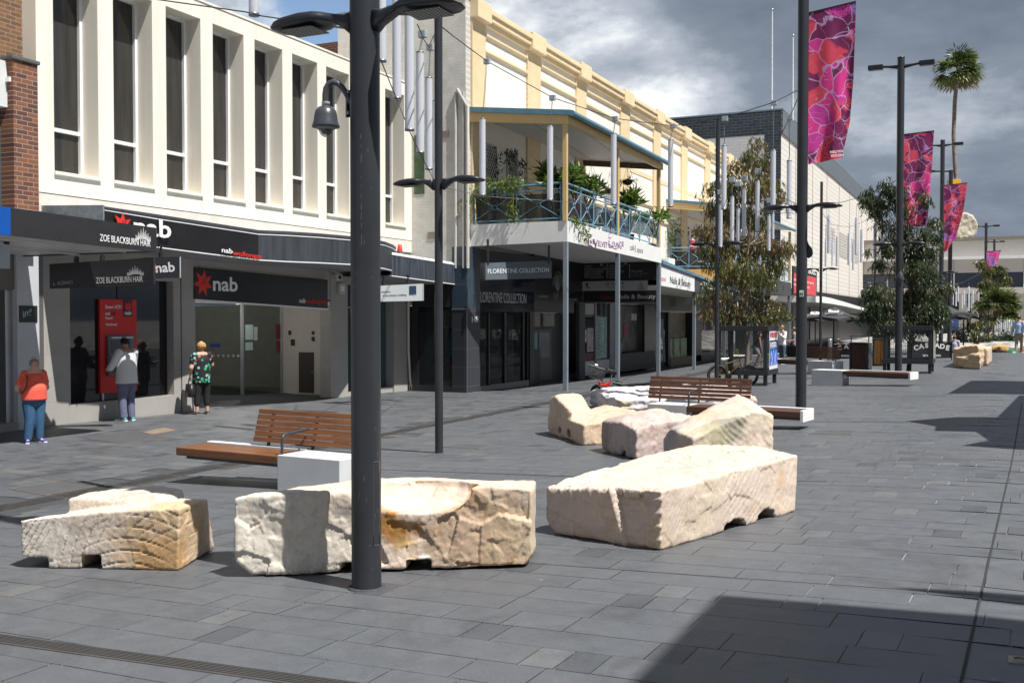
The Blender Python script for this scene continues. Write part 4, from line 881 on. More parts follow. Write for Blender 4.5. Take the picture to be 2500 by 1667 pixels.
# ---------------------------------------------------------------- ground floor shops under the balcony
def shops():
    t = thing('corner_shop', 'dark fashion shop at number 149 with tiled corner pillar and FLORENTINE COLLECTION header', 'shop', (XY, 29, 0))
    TILE = brickmat('charcoal_tile', (.040, .044, .052), (.043, .047, .055), (.11, .11, .12), 'Y', 1.2, .56, .006, .15, .35, 0, .05)
    TILEX = brickmat('charcoal_tile_side', (.030, .034, .042), (.033, .037, .045), (.10, .10, .11), 'X', 1.4, .56, .006, .15, .35, 0, .05)
    SLATE = M('slate_blue_panel', (.035, .055, .075), .25, var=.15, vs=2)
    yp = PX(1168, 800, XY).y; xl = PY(1106, 800, YW-.3).x
    MB().box(xl, XY+.06, YW-.36, yp-.001, -.4, PX(1150, 757, XY).z).build('pillar', TILE, t)
    pt = MB().box(xl+.003, XY+.057, YW-.362, YW-.3605, -.4, PX(1150, 757, XY).z).build('pillar_tiles', TILEX, t)
    MB().box(xl, XY+.06, YW-.36, yp-.001, PX(1150, 757, XY).z+.002, 4.12).build('pillar_head', SLATE, t)
    e = MB(); e.box(XY+.06, XY+.068, YW-.37, YW-.352, -.3, 2.3); e.build('edge_trim', STEEL, t)
    e = MB(); e.box(xl-.01, XY+.068, YW-.375, YW-.361, 2.27, 2.30); e.build('edge_trim', STEEL, t)
    text('149', tuple(PX(1152, 787, XY+.062)), .26, WTXT, t, 'X', width=.42, off=.01)
    # header
    y2 = PX(1303, 760, XY).y; zh0 = 2.22
    MB().box(XY-.1, XY+.02, yp, y2, zh0, 4.1).build('header', M('gloss_header', (.014, .020, .028), .08), t)
    p = PX(1168.5, 741, XY+.024); q = PX(1285, 751, XY+.024); text('FLORENTINE COLLECTION', (p.x, p.y, 2.50), .46, GTXT_(), t, 'X', width=q.y-p.y, off=-.004)
    # display window to the street
    a, b = yp+.02, PX(1288, 800, XY).y
    g = MB().box(XY-.06, XY-.05, a, b, -.05, zh0-.02).build('display_window', SHOPG, t)
    fr = MB()
    for yy, w in ((a, .06), (PX(1193, 800, XY).y, .10), (PX(1232, 800, XY).y, .14), (PX(1277, 800, XY).y, .10), (b, .06)): fr.box(XY-.08, XY-.0, yy, yy+w, -.1, zh0-.02)
    fr.each('window_frame', BLKSAT, t)
    MB().box(XY-.3, XY+.01, yp, b+.1, -.4, -.06).build('plinth', M('stone_step', (.22, .21, .19), .7), t)
    MB().box(XY-.12, XY+.03, PX(1289, 800, XY).y+.1, PX(1303, 800, XY).y, -.3, zh0-.002).build('dark_column', BLKSAT, t)
    ps = MB(); ya, yb = PX(1206, 800, XY).y, PX(1229, 800, XY).y; ps.box(XY-.14, XY-.13, ya, yb, .1, 2.1); ps.build('poster', M('poster_dark', (.10, .06, .055), .6, var=.8, vs=2.5), t)
    ya, yb = PX(1238, 800, XY).y, PX(1263, 800, XY).y; MB().box(XY-.14, XY-.13, ya, yb, .35, 2.1).build('poster', M('poster_fig', (.16, .10, .10), .6, var=.9, vs=1.6), t)
    MB().box(XY-.139, XY-.128, ya, yb, -.0, .34).build('poster_band', M('purple_band', (.09, .05, .11), .6), t)
    # side display window facing the bank canopy
    zs = 2.35; x0 = PY(1008, 800, YW-.3).x; 
    MB().box(x0, xl-.001, YW-.34, YW-.3, zs, 3.2).build('side_header', BLKSAT, t)
    MB().box(x0+.15, xl-.05, YW-.33, YW-.32, .0, zs).build('side_window', SHOPG, t)
    fr = MB(); fr.box(x0, x0+.22, YW-.36, YW-.3, -.3, zs); fr.box(x0+.22, xl, YW-.36, YW-.3, -.3, .0); fr.build('side_frame', BLKSAT, t)
    rail = MB(); rail.bar((x0+.4, YW+.35, 1.75), (xl-.1, YW+.35, 1.75), .03); rail.build('clothes_rail', STEEL, t)
    rnd = random.Random(4)
    for k in range(11):
        c = rnd.choice([(.05, .16, .13), (.04, .09, .16), (.14, .05, .05), (.10, .12, .12), (.16, .14, .12)])
        x = x0+.5+k*(xl-x0-.7)/11; mb = MB(); z0 = rnd.uniform(.5, .9); w = .10
        mb.hex([(x-w, YW+.2, z0), (x+w, YW+.2, z0), (x+w, YW+.42, z0), (x-w, YW+.42, z0), (x-.03, YW+.3, 1.72), (x+.03, YW+.3, 1.72), (x+.03, YW+.38, 1.72), (x-.03, YW+.38, 1.72)])
        mb.build('garment', M('garment_%02d' % k, c, .9, var=.5, vs=9), t)
    rm = MB(); rm.box(XY-3.0, XY-2.9, YW-.2, y2, -.2, 2.4); rm.box(-17.5, XY-.2, YW+1.4, YW+1.5, -.2, 2.4); rm.box(XY-2.9, XY-.15, y2-.1, y2, -.2, 2.4)
    rm.build('shop_interior', M('interior_grey', (.34, .32, .30), .8), t)
    MB().box(-17.6, XY-.13, YW-.28, y2, 2.24, 2.3).build('shop_ceiling', BLKSAT, t)
    MB().box(-17.6, XY-.13, YW-.28, y2, -.3, -.18).build('shop_floor', M('interior_floor', (.10, .08, .07), .6), t)
    # --- arcade entry and nail shop
    s = thing('arcade_shop', 'black shopfront row with UPSTAIRS ARCADE board, nail salon window and doors', 'shop', (XY, 38, 0))
    S0 = s
    def bx(px0, px1, z0, z1, x0, x1, mat, nm, par=None):
        par = par or S0
        return MB().box(XY+x0, XY+x1, PX(px0, 800, XY).y, PX(px1, 800, XY).y, z0, z1).build(nm, mat, par)
    bx(1303.5, 1612, 2.62, 4.2, -.1, .0, BLACKP, 'header')
    bx(1303.5, 1402, 2.2, 2.618, -.1, -.01, BLKSAT, 'lower_header')
    p = PX(1313.5, 731, XY+.004); text('151 CROWN ST', (XY+.004, p.y, 2.72), .12, GTXT, s, 'X', width=PX(1338, 731, XY).y-p.y)
    # emblem: tree over open book
    c = PX(1362, 712, XY+.004); em = MB()
    for k in range(-5, 6):
        a = k*.30; r = .42+.04*(k % 2); em.bar((XY+.006, c.y+.02*k, 3.02), (XY+.006, c.y+r*sin(a)*.72, 3.22+r*.75*cos(a)), .022, .006)
        em.bar((XY+.006, c.y+r*sin(a)*.72-.03, 3.22+r*.75*cos(a)), (XY+.006, c.y+r*sin(a)*.72+.03, 3.24+r*.75*cos(a)), .05, .006)
    for k in range(12): a0, a1 = pi*(k/12-.0), pi*((k+1)/12); em.bar((XY+.006, c.y+.44*cos(a0), 3.15+.52*sin(a0)), (XY+.006, c.y+.44*cos(a1), 3.15+.52*sin(a1)), .03, .006)
    em.bar((XY+.006, c.y, 2.75), (XY+.006, c.y, 3.1), .05, .006)
    for k in range(4):
        for sg in (-1, 1): em.bar((XY+.006, c.y+sg*.05, 2.66+k*.06), (XY+.006, c.y+sg*.42, 2.74+k*.06), .03, .006)
    em.build('tree_emblem', GTXT, s)
    p = PX(1390, 736, XY+.004); text('0241 169 9443', (XY+.004, p.y, 2.66), .12, GTXT, s, 'X', width=PX(1408, 736, XY).y-p.y)
    # door set of the arcade entry
    for l, r in ((1308, 1330), (1337, 1364)): bx(l, r, 1.72, 2.18, -.2, -.17, M('pale_pane', (.13, .12, .10), .3, var=.4, vs=2), 'transom_window')
    bx(1303.5, 1404, -.3, 2.2, -.5, -.45, BLKSAT, 'recess')
    d = bx(1325, 1370, -.2, 1.62, -.40, -.36, M('door_bronze', (.06, .055, .05), .4), 'door')
    MB().box(XY-.36, XY-.34, PX(1338, 800, XY).y, PX(1363, 800, XY).y, .62, 1.5).build('pane', M('frosted_pane', (.12, .14, .14), .25), d)
    bx(1308, 1323, .95, 1.5, -.2, -.17, M('teal_notice', (.12, .30, .30), .6, var=.3, vs=12), 'notice')
    bx(1303.5, 1326, -.25, .92, -.25, -.1, M('brown_black', (.028, .022, .02), .5), 'dado_panel')
    bx(1413, 1427, -.3, 2.6, -.1, .03, M('dark_render', (.05, .05, .052), .6), 'column')
    # boards hung across the footpath under the far end of the balcony, facing down the mall
    YB = 36.3; s = thing('arcade_board', 'black UPSTAIRS ARCADE directory board with pale QUAY strip hanging below the balcony end', 'sign', (-12.7, YB, 2.7))
    def tx(s_, px, z, h, wpx, mat=GTXT, off=0.):
        a = PY(px, 700, YB); b = PY(wpx, 700, YB); text(s_, (a.x, YB-.006, z), h*.92, mat, s, 'Y', width=b.x-a.x, off=off)
    zz = lambda px, py: PY(px, py, YB).z; zx = lambda px, py: PX(px, py, XY).z
    def bd(l, r, y0, y1, mat, nm, o=0.): return MB().box(PY(l, 700, YB).x, PY(r, 700, YB).x, YB-o, YB+.06, zz(1500, y0), zz(1500, y1)).build(nm, mat, s)
    bd(1402, 1604, 685.5, 598, BLACKP, 'panel'); bd(1424, 1604, 737, 710, BLACKP, 'lower_panel')
    tx('UPSTAIRS ARCADE', 1454.5, zz(1505, 639), .23, 1554, M('pale_grey_letter', (.42, .42, .44), .5), .01)
    for i, l in enumerate(("CAFE'S", 'FASHION HOUSES', 'HAIR DRESSERS', 'BEAUTICIANS', 'PSYCHOLOGIST')): tx(l, 1427, zz(1450, 653+i*6.7), .13, (1446, 1479, 1473, 1467, 1473)[i])
    for i, l in enumerate(('OSTEOPATH', 'JEWELLERS', 'SOLICITORS', 'SHOES', 'OFFICES')): tx(l, 1486, zz(1500, 652+i*7), .13, (1522, 1516, 1524, 1505, 1512)[i])
    tx('FOR LEASE', 1540, zz(1555, 664.5), .11, 1568)
    tx('PH 0423 228 888', 1540, zz(1555, 670.5), .10, 1580, M('dim_letter', (.12, .12, .12), .6)); tx('0412 351 334', 1540, zz(1555, 676), .10, 1567, M('dim_letter', (.12, .12, .12), .6))
    ln = MB()
    for px in (1482, 1537): y = PY(px, 700, YB).x; ln.box(y-.012, y+.012, YB-.006, YB-.001, zz(px, 679), zz(px, 645))
    for px, py in ((1470, 648), (1529, 645)):
        a = PY(px, py, YB); ln.bar((a.x-.02, YB-.004, a.z+.02), (a.x+.13, YB-.004, a.z-.07), .03, .004); ln.prism([(a.x-.09, YB-.001, a.z+.07), (a.x+.05, YB-.001, a.z+.05), (a.x-.04, YB-.001, a.z-.04)], (0, 0, 0), (0, -.005, 0))
    ln.each('board_marks', GTXT, s)
    bd(1416, 1581, 709, 686, M('pale_sign2', (.36, .36, .36), .5, var=.04), 'sign_band', .03)
    DK = BLACKP
    a = PY(1478, 698, YB-.034); w_ = PY(1525, 700, YB).x-a.x; text('Q U A Y', (a.x, a.y, zz(1500, 696)), .15, DK, s, 'Y', width=w_, off=.01)
    text('COLLECTIVE', (a.x, a.y, zz(1500, 703)), .08, DK, s, 'Y', width=w_, space=1.3)
    tri = MB(); c = PY(1565, 703, YB-.034)
    for p_, q_ in (((-.13, -.06), (0, .2)), ((0, .2), (.13, -.06)), ((-.13, -.06), (.13, -.06)), ((0, -.06), (0, .2))): tri.bar((c.x+p_[0], c.y, c.z+p_[1]), (c.x+q_[0], c.y, c.z+q_[1]), .014, .004)
    tri.tube([(c.x+.055*cos(k*pi/8), c.y, c.z+.0+.055*sin(k*pi/8)) for k in range(17)], .006, 4); tri.build('triangle_emblem', DK, s)
    ar = MB(); c = PY(1435, 697, YB-.034); ar.tube([(c.x+.07, c.y, c.z-.11), (c.x-.01, c.y, c.z-.06), (c.x-.04, c.y, c.z+.04)], .02, 5); ar.prism([(c.x-.11, c.y, c.z+.02), (c.x-.04, c.y, c.z+.12), (c.x+.04, c.y, c.z+.02)], (0, 0, 0), (0, -.004, 0)); ar.build('arrow_emblem', DK, s)
    tx('Orient', 1467, zz(1500, 731), .24, 1498, M('dark_red_letter', (.25, .015, .015), .5)); tx('Nails & Beauty', 1505, zz(1550, 729), .25, 1601, M('pale_grey_letter', (.42, .42, .44), .5), .012)
    # nail salon windows
    s = S0
    FRM = M('aluminium_dark', (.20, .20, .21), .4, .4)
    for l, r in ((1429, 1453.5), (1457.5, 1490)):
        w = bx(l, r, .35, 2.6, -.08, -.06, DARKG, 'window'); bx(l, r, -.2, .34, -.08, -.03, M('panel_bluewhite', (.42, .44, .48), .5), 'base_panel')
        f = MB(); ya, yb = PX(l, 800, XY).y, PX(r, 800, XY).y
        f.box(XY-.06, XY-.01, ya-.1, ya, -.2, 2.6); f.box(XY-.06, XY-.01, yb, yb+.1, -.2, 2.6); f.build('frame', FRM, w)
    bx(1429.5, 1453, 2.15, 2.58, -.055, -.05, M('paper_grey', (.34, .34, .34), .7), 'notice')
    bx(1436, 1452, .7, 1.62, -.055, -.05, M('notice_mix', (.34, .30, .30), .7, var=.5, vs=7), 'notice')
    bx(1430, 1453, .36, .62, -.055, -.05, M('maroon', (.10, .015, .015), .5), 'decal')
    bx(1459, 1484, .42, 2.05, -.055, -.05, M('price_list', (.30, .42, .41), .7, var=.3, vs=5), 'price_list')
    pl = MB(); rnd = random.Random(8)
    for k in range(26):
        z = 1.95-k*.056; a_ = PX(1460, 800, XY).y; w_ = PX(1483, 800, XY).y-a_
        pl.box(XY-.05, XY-.047, a_+.05*w_, a_+w_*rnd.uniform(.3, .55), z, z+.022); pl.box(XY-.05, XY-.047, a_+.74*w_, a_+w_*.92, z, z+.022)
    pl.build('price_lines', M('print_dark', (.06, .08, .10), .7), s)
    # doors and shop windows right
    for l, r in ((1492, 1502), (1513, 1517)): bx(l, r, -.2, 2.6, -.1, -.02, FRM, 'door_frame')
    bx(1529, 1578, .55, 2.55, -.5, -.45, M('shop_inside_dim', (.09, .085, .08), .5, var=.7, vs=1.5), 'window')
    bx(1564, 1577, 1.9, 2.2, -.44, -.43, M('lit_poster', (.45, .45, .44), .6, var=.3, vs=6), 'poster'); bx(1546, 1555, 1.2, 1.75, -.44, -.43, M('pink_item', (.30, .06, .09), .6), 'poster'); bx(1531, 1541, .5, .95, -.44, -.43, M('paper_green', (.25, .36, .32), .6), 'poster')
    bx(1517.5, 1600, -.25, .5, -.45, -.02, M('dark_render', (.05, .05, .052), .6), 'plinth')
    bx(1404, 1612, -.4, 2.62, -.75, -.7, BLKSAT, 'backing'); bx(1579, 1612, -.3, 2.6, -.2, -.1, BLACKP, 'dark_wall')
    # --- shops further along
    s2 = thing('chambers_front', 'shopfronts under the low awning with CENTRAL CHAMBERS board and green posters', 'shop', (XY, 52, 0))
    def by(px0, px1, z0, z1, x0, x1, mat, nm): return bx(px0, px1, z0, z1, x0, x1, mat, nm, s2)
    by(1612.5, 1800, 2.35, 4.0, -.1, .0, BLACKP, 'header'); by(1612.5, 1800, 2.28, 2.345, -.1, .03, FRM, 'header_trim')
    def t2(s_, px, z, h, wpx, mat=GTXT): a = PX(px, 700, XY+.006); b = PX(wpx, 700, XY+.006); text(s_, (a.x, a.y, z), h, mat, s2, 'X', width=b.y-a.y, off=.01)
    t2('CENTRAL', 1674, zx(1690, 733.5), .40, 1702); t2('CHAMBERS', 1671.5, zx(1690, 742), .40, 1705)
    for k, py in enumerate((726, 733, 740, 747)): t2(('TRAVEL', 'SOLICITORS', 'PSYCHOLOGY', 'MIGRATION')[k], 1636, zx(1640, py), .18, 1651, M('dim_letter', (.12, .12, .12), .6))
    by(1612.5, 1640, -.4, 2.28, -.2, -.1, DARKG, 'window'); by(1640, 1712, .2, 2.28, -.5, -.4, M('beige_inside', (.22, .18, .12), .6, var=.5, vs=.8), 'window')
    by(1632, 1637, -.3, 2.28, -.15, 0, BLKSAT, 'column'); by(1692, 1713, -.3, 2.28, -.4, 0, BLKSAT, 'column')
    for l, r in ((1639, 1654), (1657, 1671), (1674, 1688.5)):
        by(l, r, .05, .98, -.3, -.25, M('green_poster', (.26, .40, .20), .6, var=.3, vs=5), 'poster')
        by(l+3, r-3, .2, .8, -.249, -.245, M('poster_centre', (.42, .42, .30), .6, var=.3, vs=9), 'poster_centre')
    by(1638, 1712, -.4, .04, -.35, 0, M('tan_step', (.22, .17, .13), .7), 'plinth'); by(1713, 1800, -.4, 2.28, -.4, -.3, DARKG, 'window'); by(1717, 1727, 1.2, 2.0, -.29, -.28, M('notice_blue', (.3, .34, .42), .7), 'notice')
    by(1713, 1745, -.35, .15, -.29, 0, CHAR, 'plinth')
    # silhouette decal of a figure in the window
    sd = MB(); c = PX(1618, 800, XY+.0); P = [(-.05, 1.05), (.28, 1.0), (.45, .55), (.30, .45), (.5, -.05), (.72, -.15), (.75, .0), (.62, .62), (.55, 1.15), (.5, 1.3), (.35, 1.62), (.42, 1.78), (.30, 1.98), (.12, 1.95), (.0, 1.7), (.05, 1.4)]
    sd.prism([(XY-.09, c.y+a, z) for a, z in P], (0, 0, 0), (.004, 0, 0)); sd.build('figure_decal', M('decal_grey', (.20, .20, .21), .6), s2)
def GTXT_(): return M('pale_grey_letter2', (.50, .50, .52), .5, var=.02)
shops()
def florentine_sign():
    t, on, R, u = hanging_sign('hanging_sign', 'slate FLORENTINE COLLECTION sign hanging on two rods below the white balcony fascia', [(1185.5, 642), (1347, 636.5), (1347, 679), (1185.5, 683)], (29.6, 31.2), thick=.10, hang=False, mat=M('slate_sign', (.10, .125, .15), .5, var=.05))
    for px in (1191, 1340):
        p = on(px, 645); MB().bar(p, (p.x, p.y, 4.3), .05).build('rod', BLKSAT, t)
    p = on(1191, 668); q = on(1340, 664); text('FLORENTINE COLLECTION', tuple(p), .19, WTXT, t, orient(q-p), width=(q-p).length)
florentine_sign()
# ================================================================ buildings further along the mall
def department_store():
    XC = -14.1; YC = 76.0; ZT = 17.1; YE = 150.
    t = thing('department_store', 'tall windowless pale tiled store with a dark tiled band round its top', 'building', (XC, 100, 0))
    TW = brickmat('pale_panel_tile', (.66, .62, .57), (.63, .59, .54), (.40, .38, .35), 'Y', 60., .40, .02, .5, .7, 0, .05)
    TWX = brickmat('pale_panel_tile_side', (.64, .63, .62), (.62, .61, .60), (.44, .44, .44), 'X', .6, .22, .012, .4, .7, .5, .05)
    TD = brickmat('dark_band_tile', (.10, .115, .13), (.08, .095, .11), (.18, .19, .20), 'Y', .6, .22, .012, .4, .3, .5, .2)
    TDX = brickmat('dark_band_tile_side', (.055, .07, .085), (.035, .045, .055), (.16, .17, .18), 'X', .6, .22, .012, .4, .3, .5, .3)
    MB().box(XC-12, XC, YC+.02, YE, -.6, 15.4).build('front_wall', TW, t)
    MB().box(XC-12.02, XC+.12, YC, YE, 15.401, ZT).build('top_band', TD, t)
    MB().box(XC-40, XC-1.2, YC+.01, YC+.8, -.6, 15.4).build('side_wall', TWX, t)
    MB().box(XC-40, XC-.001, YC-.001, YC+.79, 15.402, ZT-.02).build('side_band', TDX, t)
    MB().box(XC-1.199, XC-.001, YC, YC+.9, -.6, 15.4).build('corner_band', TDX, t)
    MB().box(XC-40, XC+.14, YC-.02, YE, ZT+.001, ZT+.10).build('coping', M('bluish_flashing', (.22, .28, .33), .4, .4), t)
    mb = MB()
    for k in range(8): y = YC+6+k*8.3; mb2 = MB().box(XC, XC+.03, y, y+.12, 0, 15.39).build('wall_joint', M('joint_grey', (.30, .29, .28), .8), t)
    for k in range(3):
        y = 98+k*9.5; MB().box(XC+.001, XC+.04, y, y+6, 8.2, 10.6).build('infill_panel', TD if 0 else brickmat('grey_infill', (.50, .47, .43), (.46, .43, .40), (.30, .28, .26), 'Y', 2., .30, .05, .6, .8, 0, .1), t)
    for px, y0, y1 in ((1884, 25, 250), (1935, 88, 270)):
        b = PY(px, y1, YC+3); r = thing('flagpole', 'tall thin bare white flagpole on the store roof, %s of the two' % ('left' if px < 1900 else 'right'), 'flagpole', (b.x, b.y, 16.8), group='flagpoles on the store roof')
        MB().tube([(b.x, b.y, 16.8), (b.x, b.y, PY(px, y0, YC+3).z)], [.09, .05], 8).build('pole', M('pole_white', (.6, .62, .64), .5), r); MB().lathe([(0, .12), (.1, .06), (.1, -.02), (0, -.05)], (b.x, b.y, PY(px, y0, YC+3).z), 8).build('finial', STEEL, r)
    # red poster on the store front
    X = -11.3; s = thing('wall_banner', 'red and black advertising banner partly hidden behind the banner pole', 'banner', (X, 66, 5))
    a, b, = PX(1936, 720, X), PX(1994, 720, X); z1, z0 = PX(1960, 655, X).z, PX(1960, 718, X).z; zm = PX(1960, 671, X).z
    MB().box(X-.08, X, a.y, b.y, z0-.1, z1).build('frame', BLKSAT, s); MB().box(X+.001, X+.01, a.y+.3, b.y-.4, z0, zm).build('red_panel', M('coral_red', (.62, .06, .07), .5), s)
    p = PX(1974, 667, X+.012); q = PX(1992, 667, X+.012); text('BULL', tuple(p), .48, WTXT, s, 'X', width=q.y-p.y, off=.02)
    for i, (py, l, r) in enumerate(((684, 1938, 1948), (690, 1966, 1986), (696, 1938, 1948), (703, 1966, 1976))):
        p = PX(l, py, X+.012); q = PX(r, py, X+.012); text(('Join', 'us this spring', 'happy hour', 'more info')[i], tuple(p), .2, WTXT, s, 'X', width=q.y-p.y)
department_store()
def cafe_canopy():
    t = thing('cafe_canopy', 'white curved canopy of the cafe with a rounded corner, below the pale tiled store', 'canopy', (-12.5, 75, 3))
    P = [(1880, 735, 722), (1916, 737.5, 722), (1960, 737.5, 722), (1990, 738, 722.5), (2010, 739, 724), (2030, 741.5, 728), (2060, 747, 736.5), (2100, 756, 749), (2130, 764, 758)]
    Xs = [-14.1, -13.4, -12.6, -11.9, -11.3, -10.9, -10.8, -10.8, -10.8]
    YC_ = 66.
    bot = []; top = []
    for (px, yb, yt), X in zip(P, Xs):
        if px <= 1990: b = PY(px, yb, YC_); tt = PY(px, yt, YC_)
        else: b = PX(px, yb, X+.3); tt = PX(px, yt, X+.3)
        bot.append(b); top.append(tt)
    mb = MB(); n = len(bot)
    mb.add(bot+top, [(i, i+1, n+i+1, n+i) for i in range(n-1)]); mb.build('fascia', WHITE, t)
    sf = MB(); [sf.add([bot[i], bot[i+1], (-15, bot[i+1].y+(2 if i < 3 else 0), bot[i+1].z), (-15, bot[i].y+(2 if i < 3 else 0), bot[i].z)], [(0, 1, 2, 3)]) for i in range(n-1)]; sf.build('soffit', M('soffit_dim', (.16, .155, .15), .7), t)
    rf = MB(); [rf.add([top[i], top[i+1], (-15, top[i+1].y, top[i+1].z+.1), (-15, top[i].y, top[i].z+.1)], [(0, 1, 2, 3)]) for i in range(n-1)]; rf.build('roof_sheet', GALV, t)
    s = thing('cafe', 'dark cafe front with curtained glass under the white curved canopy', 'cafe', (-13, 75, 0))
    MB().box(-15.2, -13.6, 66.5, 130, -.6, 4.2).build('front_wall', BLKSAT, s)
    cu = MB(); m, nt, b = nodes('curtain_mix'); c = coordsock(nt); mp = nt.nodes.new('ShaderNodeMapping'); mp.inputs['Scale'].default_value = (1, 2.2, .12); nt.links.new(c, mp.inputs[0])
    f = noise_n(nt, mp.outputs[0], 3, 3, .6)
    nt.links.new(ramp(nt, f, [(.36, (.02, .02, .022)), (.46, (.10, .10, .10)), (.52, (.13, .03, .045)), (.58, (.05, .05, .05)), (.64, (.05, .12, .08)), (.72, (.10, .07, .05))]), b.inputs['Base Color']); setb(b, Roughness=.3)
    MB().box(-13.6, -13.55, 68, 84, .2, 3.0).build('window', m, s); MB().box(-13.6, -13.52, 86, 100, .2, 2.9).build('window', m, s)
    fr = MB(); fr.box(-13.549, -13.5, 67.9, 100, 3.01, 3.12); fr.build('lintel', STEEL, s)
    for y in (72, 78, 84.5, 92): MB().box(-13.549, -13.5, y, y+.15, -.4, 3.0).build('mullion', M('mullion_grey', (.15, .16, .17), .4), s)
cafe_canopy()
def umbrella(px, ptop, pbot, pxl, pxr, basey, label, logo=True):
    base = G(px, basey); d = depth(base); t = thing('cafe_umbrella', label, 'umbrella', tuple(base), group='dark cafe umbrellas')
    zt = HT(base, px, ptop).z; ze = HT(base, px, pbot).z; R_ = (pxr-pxl)*d/2500/2*1.02
    mb = MB(); n = 4; ring = []
    A0 = .25
    c = [base+Vector((R_*1.25*cos(A0+k*pi/2), R_*1.25*sin(A0+k*pi/2), 0)) for k in range(4)]
    verts = [(base.x, base.y, zt)]; N = 8
    fs = []
    for k in range(4):
        for j in range(N): v = c[k].lerp(c[(k+1) % 4], j/N); verts.append((v.x, v.y, ze+.18*sin(pi*j/N)*.6))
    m = len(verts)-1
    mid = []
    for i in range(1, m+1): v = Vector(verts[i]); w = Vector(verts[0]).lerp(v, .5); w.z += -.10; verts.append(tuple(w))
    for i in range(m):
        j = (i+1) % m; fs += [(0, m+1+i, m+1+j), (m+1+i, 1+i, 1+j, m+1+j)]
    mb.add(verts, fs); mb.build('canopy', M('umbrella_fabric', (.045, .046, .05), .85, var=.1, vs=3), t)
    vl = MB(); vl.add([verts[1+i] for i in range(m)]+[(verts[1+i][0], verts[1+i][1], verts[1+i][2]-.10) for i in range(m)], [(i, (i+1) % m, m+(i+1) % m, m+i) for i in range(m)]); vl.build('valance', M('umbrella_fabric', (.045, .046, .05), .85), t)
    MB().tube([base, (base.x, base.y, zt)], .035, 8).build('pole', BLKSAT, t)
    MB().box(base.x-.3, base.x+.3, base.y-.3, base.y+.3, base.z, base.z+.06).build('foot', BLKSAT, t, bevel=.01)
    rb = MB()
    for k in range(4): rb.tube([(base.x, base.y, ze+.1), c[k]*.98+base*.02+Vector((0, 0, ze-base.z))], .012, 4)
    rb.build('ribs', BLKSAT, t)
    if logo:
        # emblem on the panel facing the viewer
        p = base-Vector((0, 0, 0)); dirv = Vector((-base.x, -base.y, 0)).normalized(); k = .55
        q = Vector((base.x, base.y, 0))+dirv*R_*.55; z = zt+(ze-zt)*.62
        u = Vector((-dirv.y, dirv.x, 0)); vv = (Vector((base.x, base.y, zt))-(Vector((base.x, base.y, 0))+dirv*R_*.9+Vector((0, 0, ze)))).normalized()
        R = orient(u, vv); q = Vector((q.x, q.y, z-.0))+Vector((R[0][2], R[1][2], R[2][2]))*.16
        flatpoly([[(-1, -.3), (.9, -.45), (1, .7), (-.95, .75)]], q, R, .26, WTXT, t, 'emblem', .01)
        text('CSA', tuple(q+Vector((R[0][2], R[1][2], R[2][2]))*.014+u*0), .17, BLKSAT, t, R, align='CENTER', width=.36, off=.02)
        text('SOME COFFEE & CO BAR', tuple(q-vv*.24), .08, WTXT, t, R, align='CENTER', width=.9)
umbrella(2035, 748, 779, 1978, 2098, 868, 'open dark cafe umbrella with a white emblem, nearest the slim pole')
umbrella(1990, 757, 781, 1945, 2052, 862, 'open dark cafe umbrella partly hidden behind the banner pole', True)
umbrella(2142, 756, 783, 2078, 2190, 866, 'open dark cafe umbrella behind the leaning timber bins', False)
umbrella(2285, 735, 768, 2212, 2362, 862, 'open dark umbrella right of the second tree', False)
umbrella(2352, 762, 777, 2320, 2380, 856, 'small dark umbrella in the distance beside the leaning palm', False)
def end_building():
    Y = 128.; t = thing('end_building', 'long low beige building closing the view with a strip of dark windows', 'building', (0, Y, 0))
    BEI = M('beige_panel', (.52, .48, .44), .8, var=.03, vs=.5); x0, x1 = -34., 60.
    z = lambda y, px=2400: PY(px, y, Y).z
    zs = [z(v) for v in (592, 625, 640, 665, 702, 717, 850)]
    MB().box(x0, x1, Y+1.2, Y+30, zs[1], zs[0]+.3).build('upper_wall', M('beige_shade', (.50, .47, .44), .8, var=.04), t)
    MB().box(x0, x1, Y+.9, Y+30, zs[0]+.301, zs[0]+.7).build('roof_edge', M('brown_edge', (.22, .19, .17), .7), t)
    MB().box(x0, x1, Y-.3, Y+1.19, zs[1]-.35, zs[1]).build('white_ledge', WHITE, t)
    MB().box(x0, x1, Y, Y+.8, zs[3], zs[1]-.352).build('panel_band', BEI, t)
    MB().box(x0, x1, Y, Y+.8, zs[5], zs[4]).build('panel_band', BEI, t)
    MB().box(x0, x1, Y+.3, Y+.6, zs[4]+.001, zs[3]-.001).build('window_strip', glassmat('blue_strip', (.04, .05, .07), 0, .1, .6), t)
    x = x0+1
    while x < 20:
        MB().box(x, x+.12, Y+.1, Y+.299, zs[4], zs[3]).build('mullion', WHITE, t); MB().box(x, x+.07, Y-.02, Y-.001, zs[3], zs[1]-.36).build('panel_joint', M('joint_grey', (.30, .29, .28), .8), t); x += 3.6
    MB().box(x0, x1, Y+.5, Y+.6, -.6, zs[5]).build('undercroft', M('undercroft_dark', (.035, .035, .037), .6, var=.4, vs=.4), t)
    for px in (2350, 2380, 2430, 2462, 2490): p = PY(px, 800, Y-.5); MB().box(p.x-.4, p.x+.4, Y-.6, Y+.4, -.4, zs[5]-.01).build('column', M('beige_col', (.34, .32, .29), .7), t)
    for px, c in ((2345, (.12, .2, .5)), (2368, (.5, .35, .08)), (2400, (.10, .3, .15)), (2440, (.42, .42, .42)), (2478, (.05, .2, .3))):
        p = PY(px, 790, Y+.2); MB().box(p.x-.9, p.x+.9, Y+.38, Y+.45, p.z-1.4, p.z+.6).build('shop_poster', M('far_poster%d' % px, c, .6, var=.5, vs=.8), t)
end_building()
